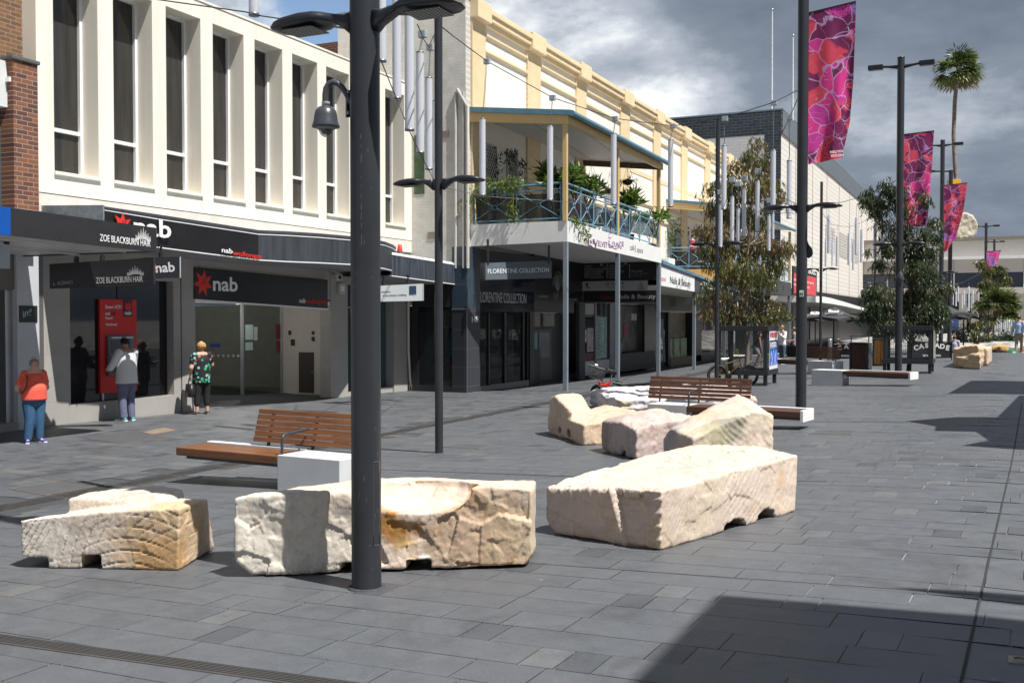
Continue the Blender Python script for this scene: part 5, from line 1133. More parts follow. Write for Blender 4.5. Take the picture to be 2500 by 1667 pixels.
# barrier screens of the cafe
def barrier(px0, py0, px1, py1, ytop0, ytop1, label, word=None, wpx=None):
    a = G(px0, py0); b = G(px1, py1); t = thing('cafe_barrier', label, 'barrier', tuple(a), group='black cafe barrier screens')
    z0 = HT(a, px0, ytop0).z; z1 = HT(b, px1, ytop1).z
    MB().wall(a, b, a.z+.12, z0, .03, b.z+.12, z1).build('screen', M('banner_black', (.014, .014, .016), .6, var=.1), t)
    fr = MB(); fr.bar((a.x, a.y, a.z), (a.x, a.y, z0+.03), .04); fr.bar((b.x, b.y, b.z), (b.x, b.y, z1+.03), .04); fr.bar((a.x, a.y, z0+.03), (b.x, b.y, z1+.03), .04); fr.build('frame', BLKSAT, t)
    ft = MB(); ft.bar((a.x-.2, a.y-.2, a.z+.02), (a.x+.2, a.y+.2, a.z+.02), .06, .03); ft.build('foot', STEEL, t); ft = MB(); ft.bar((b.x-.2, b.y-.2, b.z+.02), (b.x+.2, b.y+.2, b.z+.02), .06, .03); ft.build('foot', STEEL, t)
    if word:
        u = (b-a); u.z = 0; L_ = u.length; u.normalize(); n = Vector((u.y, -u.x, 0)); R = orient(u); cs = wpx[0]*L_; w = wpx[1]*L_; m = len(word)
        for i, ch in enumerate(word):
            f = (i+.5)/m-.5; ang = -f*.42; z = a.z+.58*(z0-a.z)+.14*(1-4*f*f); c = a+u*(cs+f*w)+n*.006; c.z = z
            R2 = orient(u*cos(ang)+Vector((0, 0, sin(ang))), Vector((0, 0, cos(ang)))-u*sin(ang))
            text(ch, tuple(c), .26, WTXT, t, R2, align='CENTER', off=.045, name='letter')
        c = a+u*cs+n*.006; c.z = a.z+.30*(z0-a.z); text('BEVERAGES', tuple(c), .11, WTXT, t, R, align='CENTER', width=w*.5, off=.02)
barrier(1905, 876, 2033, 882, 842, 840, 'plain black cafe barrier screen behind the back bench')
barrier(2034, 883, 2106, 882, 840, 840, 'black cafe barrier reading CAS beside the timber bin', 'CAS', (.45, .66))
barrier(2216, 884, 2323, 881, 836, 836, 'black cafe barrier with a curved white CASCADE BEVERAGES', 'CASCADE', (.55, .82))
# ================================================================ lamp posts, banners, tube lights and cables
POLE = M('pole_charcoal', (.040, .043, .050), .38, .3, var=.12, vs=3, bmp=.05, bs=200)
LAMPB = M('lamp_black', (.016, .019, .024), .32, var=.15, vs=4)
def ledmat():
    m, nt, b = nodes('led_panel'); c = coordsock(nt); v = nt.nodes.new('ShaderNodeTexVoronoi'); v.inputs['Scale'].default_value = 34; v.inputs['Randomness'].default_value = 0; nt.links.new(c, v.inputs[0])
    nt.links.new(ramp(nt, v.outputs['Distance'], [(.25, (.5, .5, .45)), (.40, (.02, .02, .02))]), b.inputs['Base Color']); setb(b, Roughness=.3); return m
LED = ledmat()
def lamp_head_parts(root, z, sgn, s=1., flat=False):
    """arm and leaf shaped luminaire reaching out along local x"""
    secs = [(.085, .060, .085, -.085, 0), (.15, .045, .060, -.045, .015), (.24, .05, .050, -.012, .04), (.30, .10, .055, -.015, .045), (.36, .145, .062, -.020, .045), (.46, .165, .066, -.024, .04), (.58, .160, .058, -.026, .035), (.66, .135, .036, -.024, .035), (.715, .09, .008, -.016, .035), (.73, .02, .0, -.008, .037)]
    mb = MB(); n = 12; vs = []
    for x, w, zt, zb, zo in secs:
        for k in range(n):
            a = 2*pi*k/n; yy = w*cos(a); h = sin(a); yy = w*(1 if cos(a) > 0 else -1)*abs(cos(a))**.6; zz = (zt if h > 0 else -zb)*(abs(h)**.75)*(1 if h > 0 else -1)
            vs.append((sgn*x*s, yy*s, z+(zo+zz)*s))
    mb.add(vs, [(i*n+k, i*n+(k+1) % n, (i+1)*n+(k+1) % n, (i+1)*n+k) for i in range(len(secs)-1) for k in range(n)]+[tuple(range(n))], True)
    h = mb.build('lamp_head', LAMPB, root, world=False)
    p = MB(); x0, x1 = .36*s, .62*s; zb = z+(.035-.026)*s-.004; p.box(sgn*x0, sgn*x1, -.105*s, .105*s, zb-.006, zb); p.build('led_panel', LED, h, world=False)
def lamp_post(name, label, base, r, h, low=3.8, top=False, tilt=0., group=None, rz=0, head=True, cap=True):
    t = thing(name, label, 'lamp post', tuple(base), rz, group)
    mb = MB(); mb.tube([(0, 0, -.05), (0, 0, h)], r, 32 if r > .08 else 20); mb.build('pole', POLE, t, world=False)
    if head: lamp_head_parts(t, low, 1); lamp_head_parts(t, low, -1)
    if top:
        for sg in (-1, 1):
            a = MB(); a.tube([(sg*r*.8, 0, h-.25), (sg*.35, 0, h-.22), (sg*.5, 0, h-.2)], [.06, .035, .035], 8)
            a.build('arm', LAMPB, t, world=False)
            b = MB(); b.box(sg*.48, sg*.90, -.11, .11, h-.28, h-.14); b.build('luminaire', LAMPB, t, world=False, bevel=.03)
    if cap: MB().lathe([(r+.004, 0), (r+.006, .02), (0, .03)], (0, 0, h), 20).build('cap', LAMPB, t, world=False)
    return t
MG = 'thick charcoal lamp poles along the mall'; SG = 'slim charcoal lamp poles on the left of the mall'
def poles():
    b = G(895, 1433); R0 = .100
    t = lamp_post('lamp_post', 'thickest lamp pole in the foreground in front of the long boulder', b, R0, 10.0, low=3.79, top=True, group=MG)
    t.rotation_euler = (0, 0, 0)
    # access door outline and base collar
    d = MB(); ang0 = -.02; dirc = Vector((-b.x, -b.y, 0)).normalized(); a0 = math.atan2(dirc.y, dirc.x)
    def onp(a, z, r=R0+.0012): return (r*cos(a), r*sin(a), z)
    aL, aR = a0+.50, a0+1.05
    zA, zB = .30, .86
    pts = [onp(aL+(aR-aL)*k/6, zB) for k in range(7)]+[onp(aR, zB-(zB-zA)*k/6) for k in range(7)]+[onp(aR-(aR-aL)*k/6, zA) for k in range(7)]+[onp(aL, zA+(zB-zA)*k/6) for k in range(7)]
    d.tube(pts, .0022, 4); d.build('access_door', M('seam_grey', (.10, .10, .11), .6), t, world=False)
    sc = MB(); rnd = random.Random(2)
    for k in range(46):
        a = a0+rnd.uniform(-1.1, 1.1); z = rnd.choice([rnd.uniform(2.0, 3.0), rnd.uniform(.1, 1.2), rnd.uniform(.1, 2.2)]); l = rnd.uniform(.004, .03)
        if k < 20: a = a0-.28+rnd.uniform(-.02, .02); z = rnd.uniform(2.3, 3.05)
        sc.add([onp(a, z), onp(a+.012, z), onp(a+.014, z+l), onp(a+.002, z+l)], [(0, 1, 2, 3)])
    sc.build('scuffs', M('scuff_pale', (.30, .30, .31), .8), t, world=False)
    MB().lathe([(R0+.028, .0), (R0+.028, .006), (R0+.002, .010)], (0, 0, 0), 32).build('base_ring', M('grout_dark', (.05, .05, .052), .9, var=.3, vs=30), t, world=False)
    # dome camera on its own thing
    D = depth(b)-.02
    def P(px, py, dd=0): return PD(px, py, D+dd)
    c = thing('dome_camera', 'grey dome security camera on a curved arm fixed to the thick foreground pole', 'camera', tuple(P(797, 300)))
    c['_wl'] = tuple(c.location)
    pl = MB(); q = [P(846, 219), P(872, 222, .03), P(872, 284, .03), P(846, 286)]; nn = (q[1]-q[0]).cross(q[3]-q[0]).normalized()*.03
    pl.prism(q, (0, 0, 0), nn); pl.build('mounting_plate', LAMPB, c, bevel=.004)
    bo = MB()
    for x, y in ((850, 225), (862, 225), (850, 276), (862, 274), (875, 236), (875, 272)): bo.lathe([(.009, -.01), (.009, .01), (0, .012)], P(x, y, -.05), 8)
    bo.each('bolt', STEEL, c)
    MB().tube([P(858, 252, -.03), P(853, 244, -.03), P(845, 228, -.03), P(836, 214, -.03), P(824, 204, -.03), P(812, 201, -.03), P(802, 206, -.03), P(796, 217, -.03), P(794, 232, -.03), P(794, 254, -.03)], .020, 14).build('arm', M('camera_grey', (.065, .07, .082), .3, .2), c)
    ctr = P(795.5, 300, -.03); s = D/2500.
    MB().lathe([(10*s, 50*s), (10*s, 40*s), (8.5*s, 40*s)], ctr, 18).build('collar', M('collar_white', (.5, .52, .54), .4), c)
    MB().lathe([(8*s, 40*s), (18*s, 37*s), (25*s, 29*s), (28*s, 16*s), (29.5*s, 4*s), (33.5*s, -8*s), (33.5*s, -11*s), (26*s, -13*s), (24*s, -13*s)], ctr, 28).build('housing', M('camera_grey', (.065, .07, .082), .3, .2), c)
    MB().lathe([(24*s, -13*s), (19*s, -17*s), (17*s, -17*s)], ctr, 24).build('ring', M('ring_grey', (.20, .20, .19), .4), c)
    MB().lathe([(17*s, -16*s), (16.5*s, -22*s), (12*s, -30*s), (5*s, -34.5*s), (0, -35*s)], ctr, 24).build('dome', glassmat('clear_dome', (.25, .25, .26), .55, .02, .6), c)
    MB().lathe([(13*s, -16*s), (12*s, -22*s), (7*s, -27*s), (0, -28*s)], ctr, 16).build('lens', BLKSAT, c)
    # second thick pole with banner
    p2 = G(1955, 1007); t2 = lamp_post('lamp_post', 'thick lamp pole right of centre carrying the largest banner and an H plate', p2, .100, 10, low=3.84, top=True, group=MG)
    h = G(1955, 1007); dirc = Vector((-h.x, -h.y, 0)).normalized(); u = Vector((-dirc.y, dirc.x, 0))
    c0 = h+dirc*.106+u*.0; c0.z = 0; zc = HT(h, 1955, 717).z; R = orient(-u if (u.dot(rgt) < 0) else u)
    hp = MB(); uu = Vector((R[0][0], R[1][0], 0)); n = Vector((R[0][2], R[1][2], 0)); P0 = c0+Vector((0, 0, zc)); hp.hex([P0-uu*.04-Vector((0, 0, .06)), P0+uu*.04-Vector((0, 0, .06)), P0+uu*.04-Vector((0, 0, .06))-n*.02, P0-uu*.04-Vector((0, 0, .06))-n*.02, P0-uu*.04+Vector((0, 0, .06)), P0+uu*.04+Vector((0, 0, .06)), P0+uu*.04+Vector((0, 0, .06))-n*.02, P0-uu*.04+Vector((0, 0, .06))-n*.02])
    hp.build('plate', M('plate_white', (.6, .62, .58), .5), t2); text('H', tuple(P0+n*.002-Vector((0, 0, .035))), .09, M('plate_green', (.02, .06, .04), .5), t2, R, align='CENTER', width=.05, off=.02)
    cc = MB(); q = P0+u*0; cb = h+rgt*.13; cb.z = HT(h, 1970, 616).z
    cc.lathe([(.02, .12), (.07, .05), (.08, -.04), (.05, -.09), (0, -.12)], cb, 14); cc.tube([cb+Vector((0, 0, .1)), cb+Vector((0, 0, .22))-rgt*.05], .02, 6); cc.build('dome_camera_unit', LAMPB, t2)
    p3 = G(2193, 924); t3 = lamp_post('lamp_post', 'thick lamp pole with top lamps and the middle banner behind the backless bench', p3, .100, 9.2, low=3.84, top=True, group=MG)
    cb = p3-rgt*.02+Vector((-fwd.x, -fwd.y, 0))*.14; cb.z = HT(p3, 2188, 680).z
    MB().lathe([(.02, .2), (.06, .12), (.10, .0), (.09, -.08), (0, -.14)], cb, 14).build('dome_camera_unit', M('camera_grey', (.065, .07, .082), .3), t3)
    b4 = Vector((-2.2, 50., .28)); t4 = lamp_post('lamp_post', 'thick lamp pole with the third banner beside the hanging root ball', Vector((PX(2297, 800, -2.25).x, PX(2297, 800, -2.25).y, .28)), .100, 10.1, low=3.84, top=True, group=MG)
    P5 = PD(2405, 790, 75); lamp_post('lamp_post', 'distant thick lamp pole with the purple twisted banner', Vector((P5.x, P5.y, .35)), .10, 8.55, low=3.8, top=True, group=MG)
    P6 = PD(2425.5, 790, 98); lamp_post('lamp_post', 'most distant thick lamp pole just right of the purple banner pole', Vector((P6.x, P6.y, .35)), .10, 9.1, low=3.8, top=True, group=MG)
    # slim poles
    q = G(1072, 1105); lamp_post('lamp_post', 'slim charcoal lamp pole standing alone in front of the cream brick side wall', q, .059, 7.2, low=3.86, group=SG)
    q = PD(1750, 900, 27.5); lamp_post('lamp_post', 'slim charcoal lamp pole in front of the weeping tree behind the mountain bike', Vector((q.x, q.y, Zg(q.x, q.y))), .059, 7.2, low=3.86, group=SG)
    q = PD(2003, 850, 44); lamp_post('lamp_post', 'slim charcoal lamp pole between the banner pole and the timber bin', Vector((q.x, q.y, Zg(q.x, q.y))), .059, 7.7, low=3.95, group=SG)
    q = PD(2135, 850, 60); lamp_post('lamp_post', 'slim charcoal lamp pole left of the second tree in front of the store', Vector((q.x, q.y, Zg(q.x, q.y))), .059, 7.4, low=3.86, group=SG)
poles()
def bannermat(name, seed, dark=(.20, .022, .10), hot=(.74, .05, .28), red=(.72, .07, .12), lil=(.36, .16, .50)):
    m, nt, b = nodes(name); L = nt.links.new; c = coordsock(nt)
    mp = nt.nodes.new('ShaderNodeMapping'); mp.inputs['Location'].default_value = (seed, seed*.7, seed*1.3); L(c, mp.inputs[0])
    n1 = nt.nodes.new('ShaderNodeTexNoise'); n1.inputs['Scale'].default_value = 1.6; n1.inputs['Detail'].default_value = 2; L(mp.outputs[0], n1.inputs[0])
    ad = nt.nodes.new('ShaderNodeVectorMath'); ad.operation = 'MULTIPLY_ADD'; ad.inputs[1].default_value = (.5, .5, .5); L(n1.outputs['Color'], ad.inputs[0]); L(mp.outputs[0], ad.inputs[2])
    v = nt.nodes.new('ShaderNodeTexVoronoi'); v.inputs['Scale'].default_value = 2.3; L(ad.outputs[0], v.inputs[0])
    ed = nt.nodes.new('ShaderNodeTexVoronoi'); ed.feature = 'DISTANCE_TO_EDGE'; ed.inputs['Scale'].default_value = 2.3; L(ad.outputs[0], ed.inputs[0])
    sp = nt.nodes.new('ShaderNodeSeparateColor'); L(v.outputs['Color'], sp.inputs[0])
    r = nt.nodes.new('ShaderNodeValToRGB'); r.color_ramp.interpolation = 'CONSTANT'; e = r.color_ramp.elements; L(sp.outputs[0], r.inputs[0])
    cols = [(0, dark), (.13, hot), (.46, red), (.68, (.62, .05, .34)), (.86, lil)]
    while len(e) < 5: e.new(.5)
    for i, (p, cc) in enumerate(cols): e[i].position = p; e[i].color = cc+(1,)
    big = noise_n(nt, mp.outputs[0], .9, 2, .5)
    zone = ramp(nt, big, [(.44, (0, 0, 0)), (.47, (1, 1, 1))])
    base = mixc(nt, zone, r.outputs[0], mixc(nt, ramp(nt, noise_n(nt, mp.outputs[0], 2.3, 1), [(.48, (0, 0, 0)), (.5, (1, 1, 1))]), red, dark))
    ln = ramp(nt, ed.outputs['Distance'], [(.014, (1, 1, 1)), (.024, (0, 0, 0))])
    base = mixc(nt, mixc(nt, .25, ln, (0, 0, 0)), base, (.62, .42, .72))
    ls = ramp(nt, noise_n(nt, mp.outputs[0], 2.6, 2, .5, .8), [(.496, (0, 0, 0)), (.5, (.8, .8, .8)), (.506, (0, 0, 0))])
    base = mixc(nt, ls, base, (.66, .55, .66))
    v2 = nt.nodes.new('ShaderNodeTexVoronoi'); v2.inputs['Scale'].default_value = 26; L(mp.outputs[0], v2.inputs[0])
    dt = mixc(nt, ramp(nt, noise_n(nt, mp.outputs[0], 1.3, 1), [(.55, (0, 0, 0)), (.57, (1, 1, 1))]), (0, 0, 0), ramp(nt, v2.outputs['Distance'], [(.25, (1, 1, 1)), (.33, (0, 0, 0))]))
    base = mixc(nt, dt, base, (.10, .01, .06))
    L(base, b.inputs['Base Color']); setb(b, Roughness=.45, Specular_IOR_Level=.4)
    tr = nt.nodes.new('ShaderNodeBsdfTranslucent'); L(base, tr.inputs[0]); ms = nt.nodes.new('ShaderNodeMixShader'); ms.inputs[0].default_value = .35
    L(b.outputs[0], ms.inputs[1]); L(tr.outputs[0], ms.inputs[2]); L(ms.outputs[0], nt.nodes['Material Output'].inputs[0]); return m
def banner(label, dpt, L_, R_, seed, wav=.05, lines=None, twist=0.):
    """cloth banner: L_ and R_ are its left and right edges as pixel rows (top to bottom)"""
    n, m = 44, 22; t = thing('banner', label, 'banner', tuple(PD(*L_[-1], dpt)), group='pink patterned street banners')
    def edge(E, f):
        k = f*(len(E)-1); i = min(int(k), len(E)-2); u = k-i; return (E[i][0]*(1-u)+E[i+1][0]*u, E[i][1]*(1-u)+E[i+1][1]*u)
    vs = []; f2 = Vector((fwd.x, fwd.y, 0)).normalized()
    for j in range(n+1):
        f = j/n; a = edge(L_, f); b = edge(R_, f)
        for i in range(m+1):
            g = i/m; p = PD(a[0]*(1-g)+b[0]*g, a[1]*(1-g)+b[1]*g, dpt)
            amp = wav*(f**.7)*(.25+g); ph = g*9-f*3.2+seed
            p = p+f2*(amp*sin(ph)+amp*.45*sin(g*17+f*5+seed*2)-.25*g*(1-.5*f)+twist*g*f); vs.append(p)
    mb = MB(); mb.add(vs, [(j*(m+1)+i, j*(m+1)+i+1, (j+1)*(m+1)+i+1, (j+1)*(m+1)+i) for j in range(n) for i in range(m)], True)
    mb.build('cloth', bannermat('banner_print_%d' % int(seed*10), seed), t)
    a, b = vs[0], vs[m]; br = MB(); br.tube([a-(b-a)*.12, b], .016, 8); br.build('top_bracket', POLE, t)
    if lines:
        for s, px, py, w in lines:
            g = .5; q = PD(px, py, dpt)-f2*(.22); e = PD(px+w, py-w*.06, dpt)-f2*.26; text(s, tuple(q), .062, WTXT, t, orient(e-q), width=(e-q).length, off=.03, ext=.002)
    return t
banner('largest pink and purple banner blowing on the pole right of centre', 19.6, [(1971, 33), (1971, 150), (1972, 280), (1973, 402)], [(2079, 14), (2078, 110), (2077, 200), (2070, 300), (2052, 388)], 1.3, .07, [('NGUYEN', 2018, 379, 30), ('SOLON', 2020, 388, 29)])
banner('middle pink banner with swirling pale shapes on the pole with double top lamps', 33.0, [(2203, 329), (2203, 440), (2204, 555)], [(2273, 323), (2270, 400), (2262, 480), (2258, 553)], 5.2, .07)
banner('dark red and purple banner folding inward in front of the hanging root ball', 47.3, [(2305, 453), (2305, 540), (2304, 614)], [(2356, 448), (2345, 520), (2330, 580), (2311, 613)], 8.7, .07)
banner('small purple banner twisted to a point on a distant pole', 74.7, [(2408, 614), (2408, 660), (2408, 706)], [(2440, 612), (2432, 640), (2420, 675), (2409, 706)], 11.4, .09)
# ---------------------------------------------------------------- tube lights hanging from cables
def tubemat():
    m, nt, b = nodes('tube_diffuser'); setb(b, Base_Color=(.66, .68, .73, 1), Roughness=.35, Specular_IOR_Level=.4)
    tr = nt.nodes.new('ShaderNodeBsdfTranslucent'); tr.inputs[0].default_value = (.85, .87, .92, 1); ms = nt.nodes.new('ShaderNodeMixShader'); ms.inputs[0].default_value = .3
    nt.links.new(b.outputs[0], ms.inputs[1]); nt.links.new(tr.outputs[0], ms.inputs[2]); nt.links.new(ms.outputs[0], nt.nodes['Material Output'].inputs[0]); return m
TUBE = tubemat(); CABLE = M('cable_black', (.025, .026, .03), .5); CAPM = M('tube_cap', (.26, .27, .29), .35, .7); BOXM = M('junction_grey', (.34, .38, .41), .5, var=.03); WIRE = M('steel_wire', (.22, .23, .24), .4, .7)
TL = 1.85
def tube_light(px, y0, y1, box=None, label=None, d=None, fine=True, grp='white tube lights hung over the mall'):
    dd = d or TL*2500/(y1-y0)
    sc_ = min(1., (PD(px, y0, dd).z-PD(px, y1, dd).z)/TL)**.8; b = PD(px, y1, dd); tp = PD(px, y0, dd); L = tp.z-b.z
    t = thing('tube_light', label, 'tube light', tuple(b), group=grp); r = .074*sc_
    MB().lathe([(r, .02), (r, L-.02)], (0, 0, 0), 20 if fine else 10).build('tube', TUBE, t, world=False)
    if fine:
        MB().lathe([(0, 0), (r+.003, 0), (r+.003, .03), (0, .03)], (0, 0, 0), 20).build('end_cap', CAPM, t, world=False)
        MB().lathe([(0, L-.02), (r+.003, L-.02), (r+.003, L), (0, L)], (0, 0, 0), 20).build('end_cap', CAPM, t, world=False)
        if box:
            q = PD(box[0], box[1], dd)-Vector(b); w = MB(); w.tube([(.0, 0, L), (.01, 0, L+.05), (q.x*.6, q.y*.6, (L+q.z)/2), (q.x, q.y, q.z-.06)], .007, 4); w.tube([(-.03, 0, L), (.0, 0, L+.12), (q.x*.5-.012, q.y*.5, (L+q.z)/2), (q.x-.03, q.y, q.z-.06)], .005, 4); w.build('wire', WIRE, t, world=False)
            j = MB().box(q.x-.075, q.x+.075, q.y-.05, q.y+.05, q.z-.06, q.z+.07); j.build('junction_box', BOXM, t, world=False, bevel=.008)
    elif box:
        q = PD(box[0], box[1], dd)-Vector(b); MB().tube([(0, 0, L), (q.x, q.y, q.z)], .008, 4).build('wire', WIRE, t, world=False)
    return b, tp
NEAR = [
 (620, -240, 40, None, 'thickest white tube light at the top edge left of the foreground pole', 10.4),
 (932, -130, 152, None, 'white tube light half hidden by the right edge of the foreground pole', None),
 (969, -30, 243, None, 'white tube light next right of the one behind the foreground pole', None),
 (1000, 30, 320, None, 'white tube light hanging above the last bank window head', None),
 (1026, 129, 375, (1032, 85), 'white tube light under the double hooked box near the slim pole', None),
 (1047, 191, 415, (1051, 117), 'white tube light with a long twisted wire near the slim pole', None),
 (1063, 247, 445, (1068, 96), 'white tube light touching the left side of the slim pole', None),
 (1178, 291, 478, (1189, 151), 'white tube light at the left end of the lounge balcony', None),
 (1343, 309, 490, (1349, 240), 'white tube light in front of the balcony beside its corner post', None),
 (1498, 327, 500, (1502, 291), 'white tube light in front of the middle post of the balcony', None),
 (1637, 342, 505, (1643, 309), 'white tube light just past the end of the lounge balcony', None),
 (1767, 356, 512, (1770, 291), 'white tube light just right of the slim pole in front of the tree top', None),
 (1887, 367, 518, (1890, 252), 'white tube light in front of the dark corner of the store', None),
 (1926, 392, 534, (1928, 288), 'white tube light beside the left edge of the banner pole', None)]
for px, y0, y1, bx_, lab, d in NEAR: tube_light(px, y0, y1, bx_, lab, d if px < 1700 else 26.6)
MID = [(1759, 498, 604, (1759, 470)), (1787, 480, 593, (1787, 440)), (1802, 510, 611, (1802, 450)), (1816, 461, 580, (1818, 437)), (1849, 442, 567, (1850, 419)), (1877, 525, 613, (1879, 490)), (1887, 520, 585, (1888, 480))]
where = ['leftmost of the row in front of the weeping tree', 'second from left in front of the weeping tree', 'third from left in front of the weeping tree', 'fourth from left in front of the weeping tree', 'highest of the middle group before the tree', 'lowest and rightmost in front of the tree', 'mostly hidden behind a nearer tube by the tree']
for (px, y0, y1, bx_), w_ in zip(MID, where): tube_light(px, y0, y1, bx_, 'small white tube light, '+w_, d=27.2, fine=True)
FAR = [(2016, 583, 652), (2023, 525, 619), (2032, 589, 651), (2043, 576, 651), (2072, 569, 648), (2083, 592, 660), (2090, 531, 623), (2103, 560, 642), (2136, 545, 632), (2154, 534, 623), (2172, 544, 631), (2268, 600, 667)]
FW = ['shortest one just right of the banner pole', 'tall one just right of the banner pole', 'third in the row before the pale store', 'fourth in the row before the pale store', 'dull one in the middle before the pale store', 'lowest one before the pale store', 'brightest one before the pale store', 'grey one at the right end of the pale store', 'overlapping a slim pole beside the second tree', 'in front of the second tree left of its pole', 'in front of the second tree close to the pole lamp', 'short one right of the second tree']
for (px, y0, y1), w_ in zip(FAR, FW): tube_light(px, y0, y1, (px+1, y0-26), 'far tube light, '+w_, fine=False, d=33.2 if 2110 < px < 2300 else None)
rnd = random.Random(21)
k = 0; ORD = 'first second third fourth fifth sixth seventh eighth ninth tenth eleventh twelfth thirteenth fourteenth'.split()
for px, y0, y1 in [(2327, 718, 745), (2334, 712, 748), (2339, 699, 737), (2349, 719, 753), (2354, 709, 745), (2361, 750, 764), (2365, 699, 760), (2371, 720, 752), (2375, 706, 742), (2389, 700, 736), (2399, 784, 800), (2407, 790, 812), (2421, 782, 806), (2429, 791, 810), (2434, 774, 806), (2440, 780, 815), (2444, 772, 812), (2449, 785, 804), (2453, 780, 820), (2459, 770, 800), (2464, 790, 818), (2469, 778, 812), (2477, 795, 814), (2482, 772, 797)]:
    k += 1; near = px < 2392
    tube_light(px, y0, y1, (px, y0-10), '%s tiny tube light from the left %s' % (ORD[k-1 if near else k-11], 'between the second tree and leaning palm' if near else 'in the far cluster right of the palm'), d=rnd.uniform(82, 92) if near else rnd.uniform(96, 112), fine=False, grp='distant tube lights near the palm' if near else 'distant tube lights right of the palm')
def cable(label, pts, r=.008, sub=6):
    P = [PD(x, y, d) for x, y, d in pts]; Q = []
    for i in range(len(P)-1):
        for k_ in range(sub):
            f = k_/sub; v = P[i].lerp(P[i+1], f); v.z -= .0*(1-f)*f; Q.append(v)
    Q.append(P[-1]); mb = MB().tube(Q, r, 5); o = mb.build('suspension_cable', CABLE if r > .006 else WIRE, None); tag(o, label, 'cable', 'cables strung between the lamp poles'); recenter(o)
dT = lambda a, b: TL*2500/(b-a)
cable('taut steel cable crossing the top left sky to the thick foreground pole', [(300, -12, 11.5), (600, 30, 10.4), (640, 40, 10.3), (858, 72, 6.95)], .007)
cable('thin black cable along the tube bottoms behind the foreground pole', [(925, 140, 16), (932, 153, 16.4), (969, 244, 16.9), (1000, 321, 16.6), (1026, 376, 18.8), (1047, 416, 20.6), (1066, 452, 15.2)], .009)
cable('black cable zigzagging down between junction boxes to the slim pole', [(1019, 60, 16.9), (1028, 80, 17), (1033, 95, 18.8), (1048, 117, 20), (1053, 100, 22), (1072, 62, 14.9)], .010)
cable('black cable sagging from the slim pole across the lounge balcony and onward', [(1078, 66, 14.8), (1108, 90, 19), (1189, 150, 24.7), (1349, 239, 25.6), (1502, 290, 26.7), (1643, 308, 28.4), (1770, 288, 26.6), (1890, 250, 26.), (1945, 222, 20.)], .011)
cable('thin wire along the bottoms of the tubes across the balcony', [(1085, 458, 14.8), (1178, 479, 24.7), (1343, 491, 25.6), (1498, 501, 26.7), (1637, 506, 28.4), (1767, 513, 29.6), (1890, 519, 26), (1945, 521, 20)], .006)
cable('black cable hanging from the banner pole down to the left over the tree', [(1948, 240, 20), (1928, 287, 32), (1890, 366, 34), (1850, 418, 37), (1818, 436, 39), (1790, 437, 40), (1753, 400, 28)], .011)
cable('thin cable from the weeping tree top to the slim pole', [(1950, 500, 20), (1905, 480, 32), (1850, 455, 37), (1800, 436, 40), (1752, 390, 28)], .008)
cable('black cable sagging between the banner pole and the next thick pole', [(1962, 505, 20), (2010, 500, 30), (2060, 493, 36), (2120, 475, 34), (2190, 440, 33.2)], .010)
cable('black cable looping low in front of the pale store', [(2008, 520, 44), (2030, 548, 46), (2072, 555, 58), (2105, 543, 56), (2150, 515, 50), (2190, 480, 33.4)], .010)
cable('string cable far right descending from the distant pole to the left', [(2405, 660, 74), (2385, 672, 72), (2350, 690, 70), (2300, 700, 66)], .02)
# ================================================================ sandstone boulders
def sandmat():
    m, nt, b = nodes('sandstone'); L = nt.links.new; c = coordsock(nt)
    at = nt.nodes.new('ShaderNodeAttribute'); at.attribute_name = 'stain'
    f1 = noise_n(nt, c, 38, 6, .7); f2 = noise_n(nt, c, 190, 3, .6); f3 = noise_n(nt, c, 7, 6, .65, .4)
    col = mixc(nt, 1., at.outputs['Color'], ramp(nt, f3, [(.25, (.80, .77, .74)), (.5, (1, 1, 1)), (.75, (1.08, 1.06, 1.03))]), 'MULTIPLY')
    col = mixc(nt, 1., col, ramp(nt, f1, [(.28, (.86,)*3), (.6, (1.04,)*3)]), 'MULTIPLY')
    col = mixc(nt, 1., col, ramp(nt, f2, [(.25, (.86,)*3), (.7, (1.08,)*3)]), 'MULTIPLY')
    L(col, b.inputs['Base Color']); setb(b, Roughness=.92, Specular_IOR_Level=.15)
    a = nt.nodes.new('ShaderNodeMath'); a.operation = 'MULTIPLY_ADD'; a.inputs[1].default_value = .45; L(f2, a.inputs[0]); L(f1, a.inputs[2])
    bump(nt, b, a.outputs[0], .42, .009); return m
SAND = sandmat()
def hullmesh(pts):
    bm = bmesh.new()
    for p in pts: bm.verts.new(p)
    r = bmesh.ops.convex_hull(bm, input=bm.verts[:]); 
    bmesh.ops.delete(bm, geom=[g for g in r['geom_interior'] if isinstance(g, bmesh.types.BMVert)], context='VERTS')
    return bm
def ev(me, mods):
    o = bpy.data.objects.new('tmp', me); SC.collection.objects.link(o)
    extra = []
    for kind, kw in mods:
        m = o.modifiers.new('m', kind)
        for k, v in kw.items(): setattr(m, k, v)
    dg = bpy.context.evaluated_depsgraph_get(); dg.update(); r = bpy.data.meshes.new_from_object(o.evaluated_get(dg))
    bpy.data.objects.remove(o); return r
def fbm(v, s, o=3):
    return noise.fractal(v*s, .9, 2.1, o, noise_basis='PERLIN_ORIGINAL')
def chunk(p, s, off=0.):
    """flat broken facets with sharp steps between them"""
    q = (p+Vector((off, off*.7, off*.3)))*s; ds, pts = noise.voronoi(q); c = pts[0]; rv = noise.noise_vector(c*3.7+Vector((.37, .11, .73)))
    return ((q-c).dot(rv)*.9+noise.noise(c*2.3+Vector((5.2, 1.1, .4)))*.55)/s
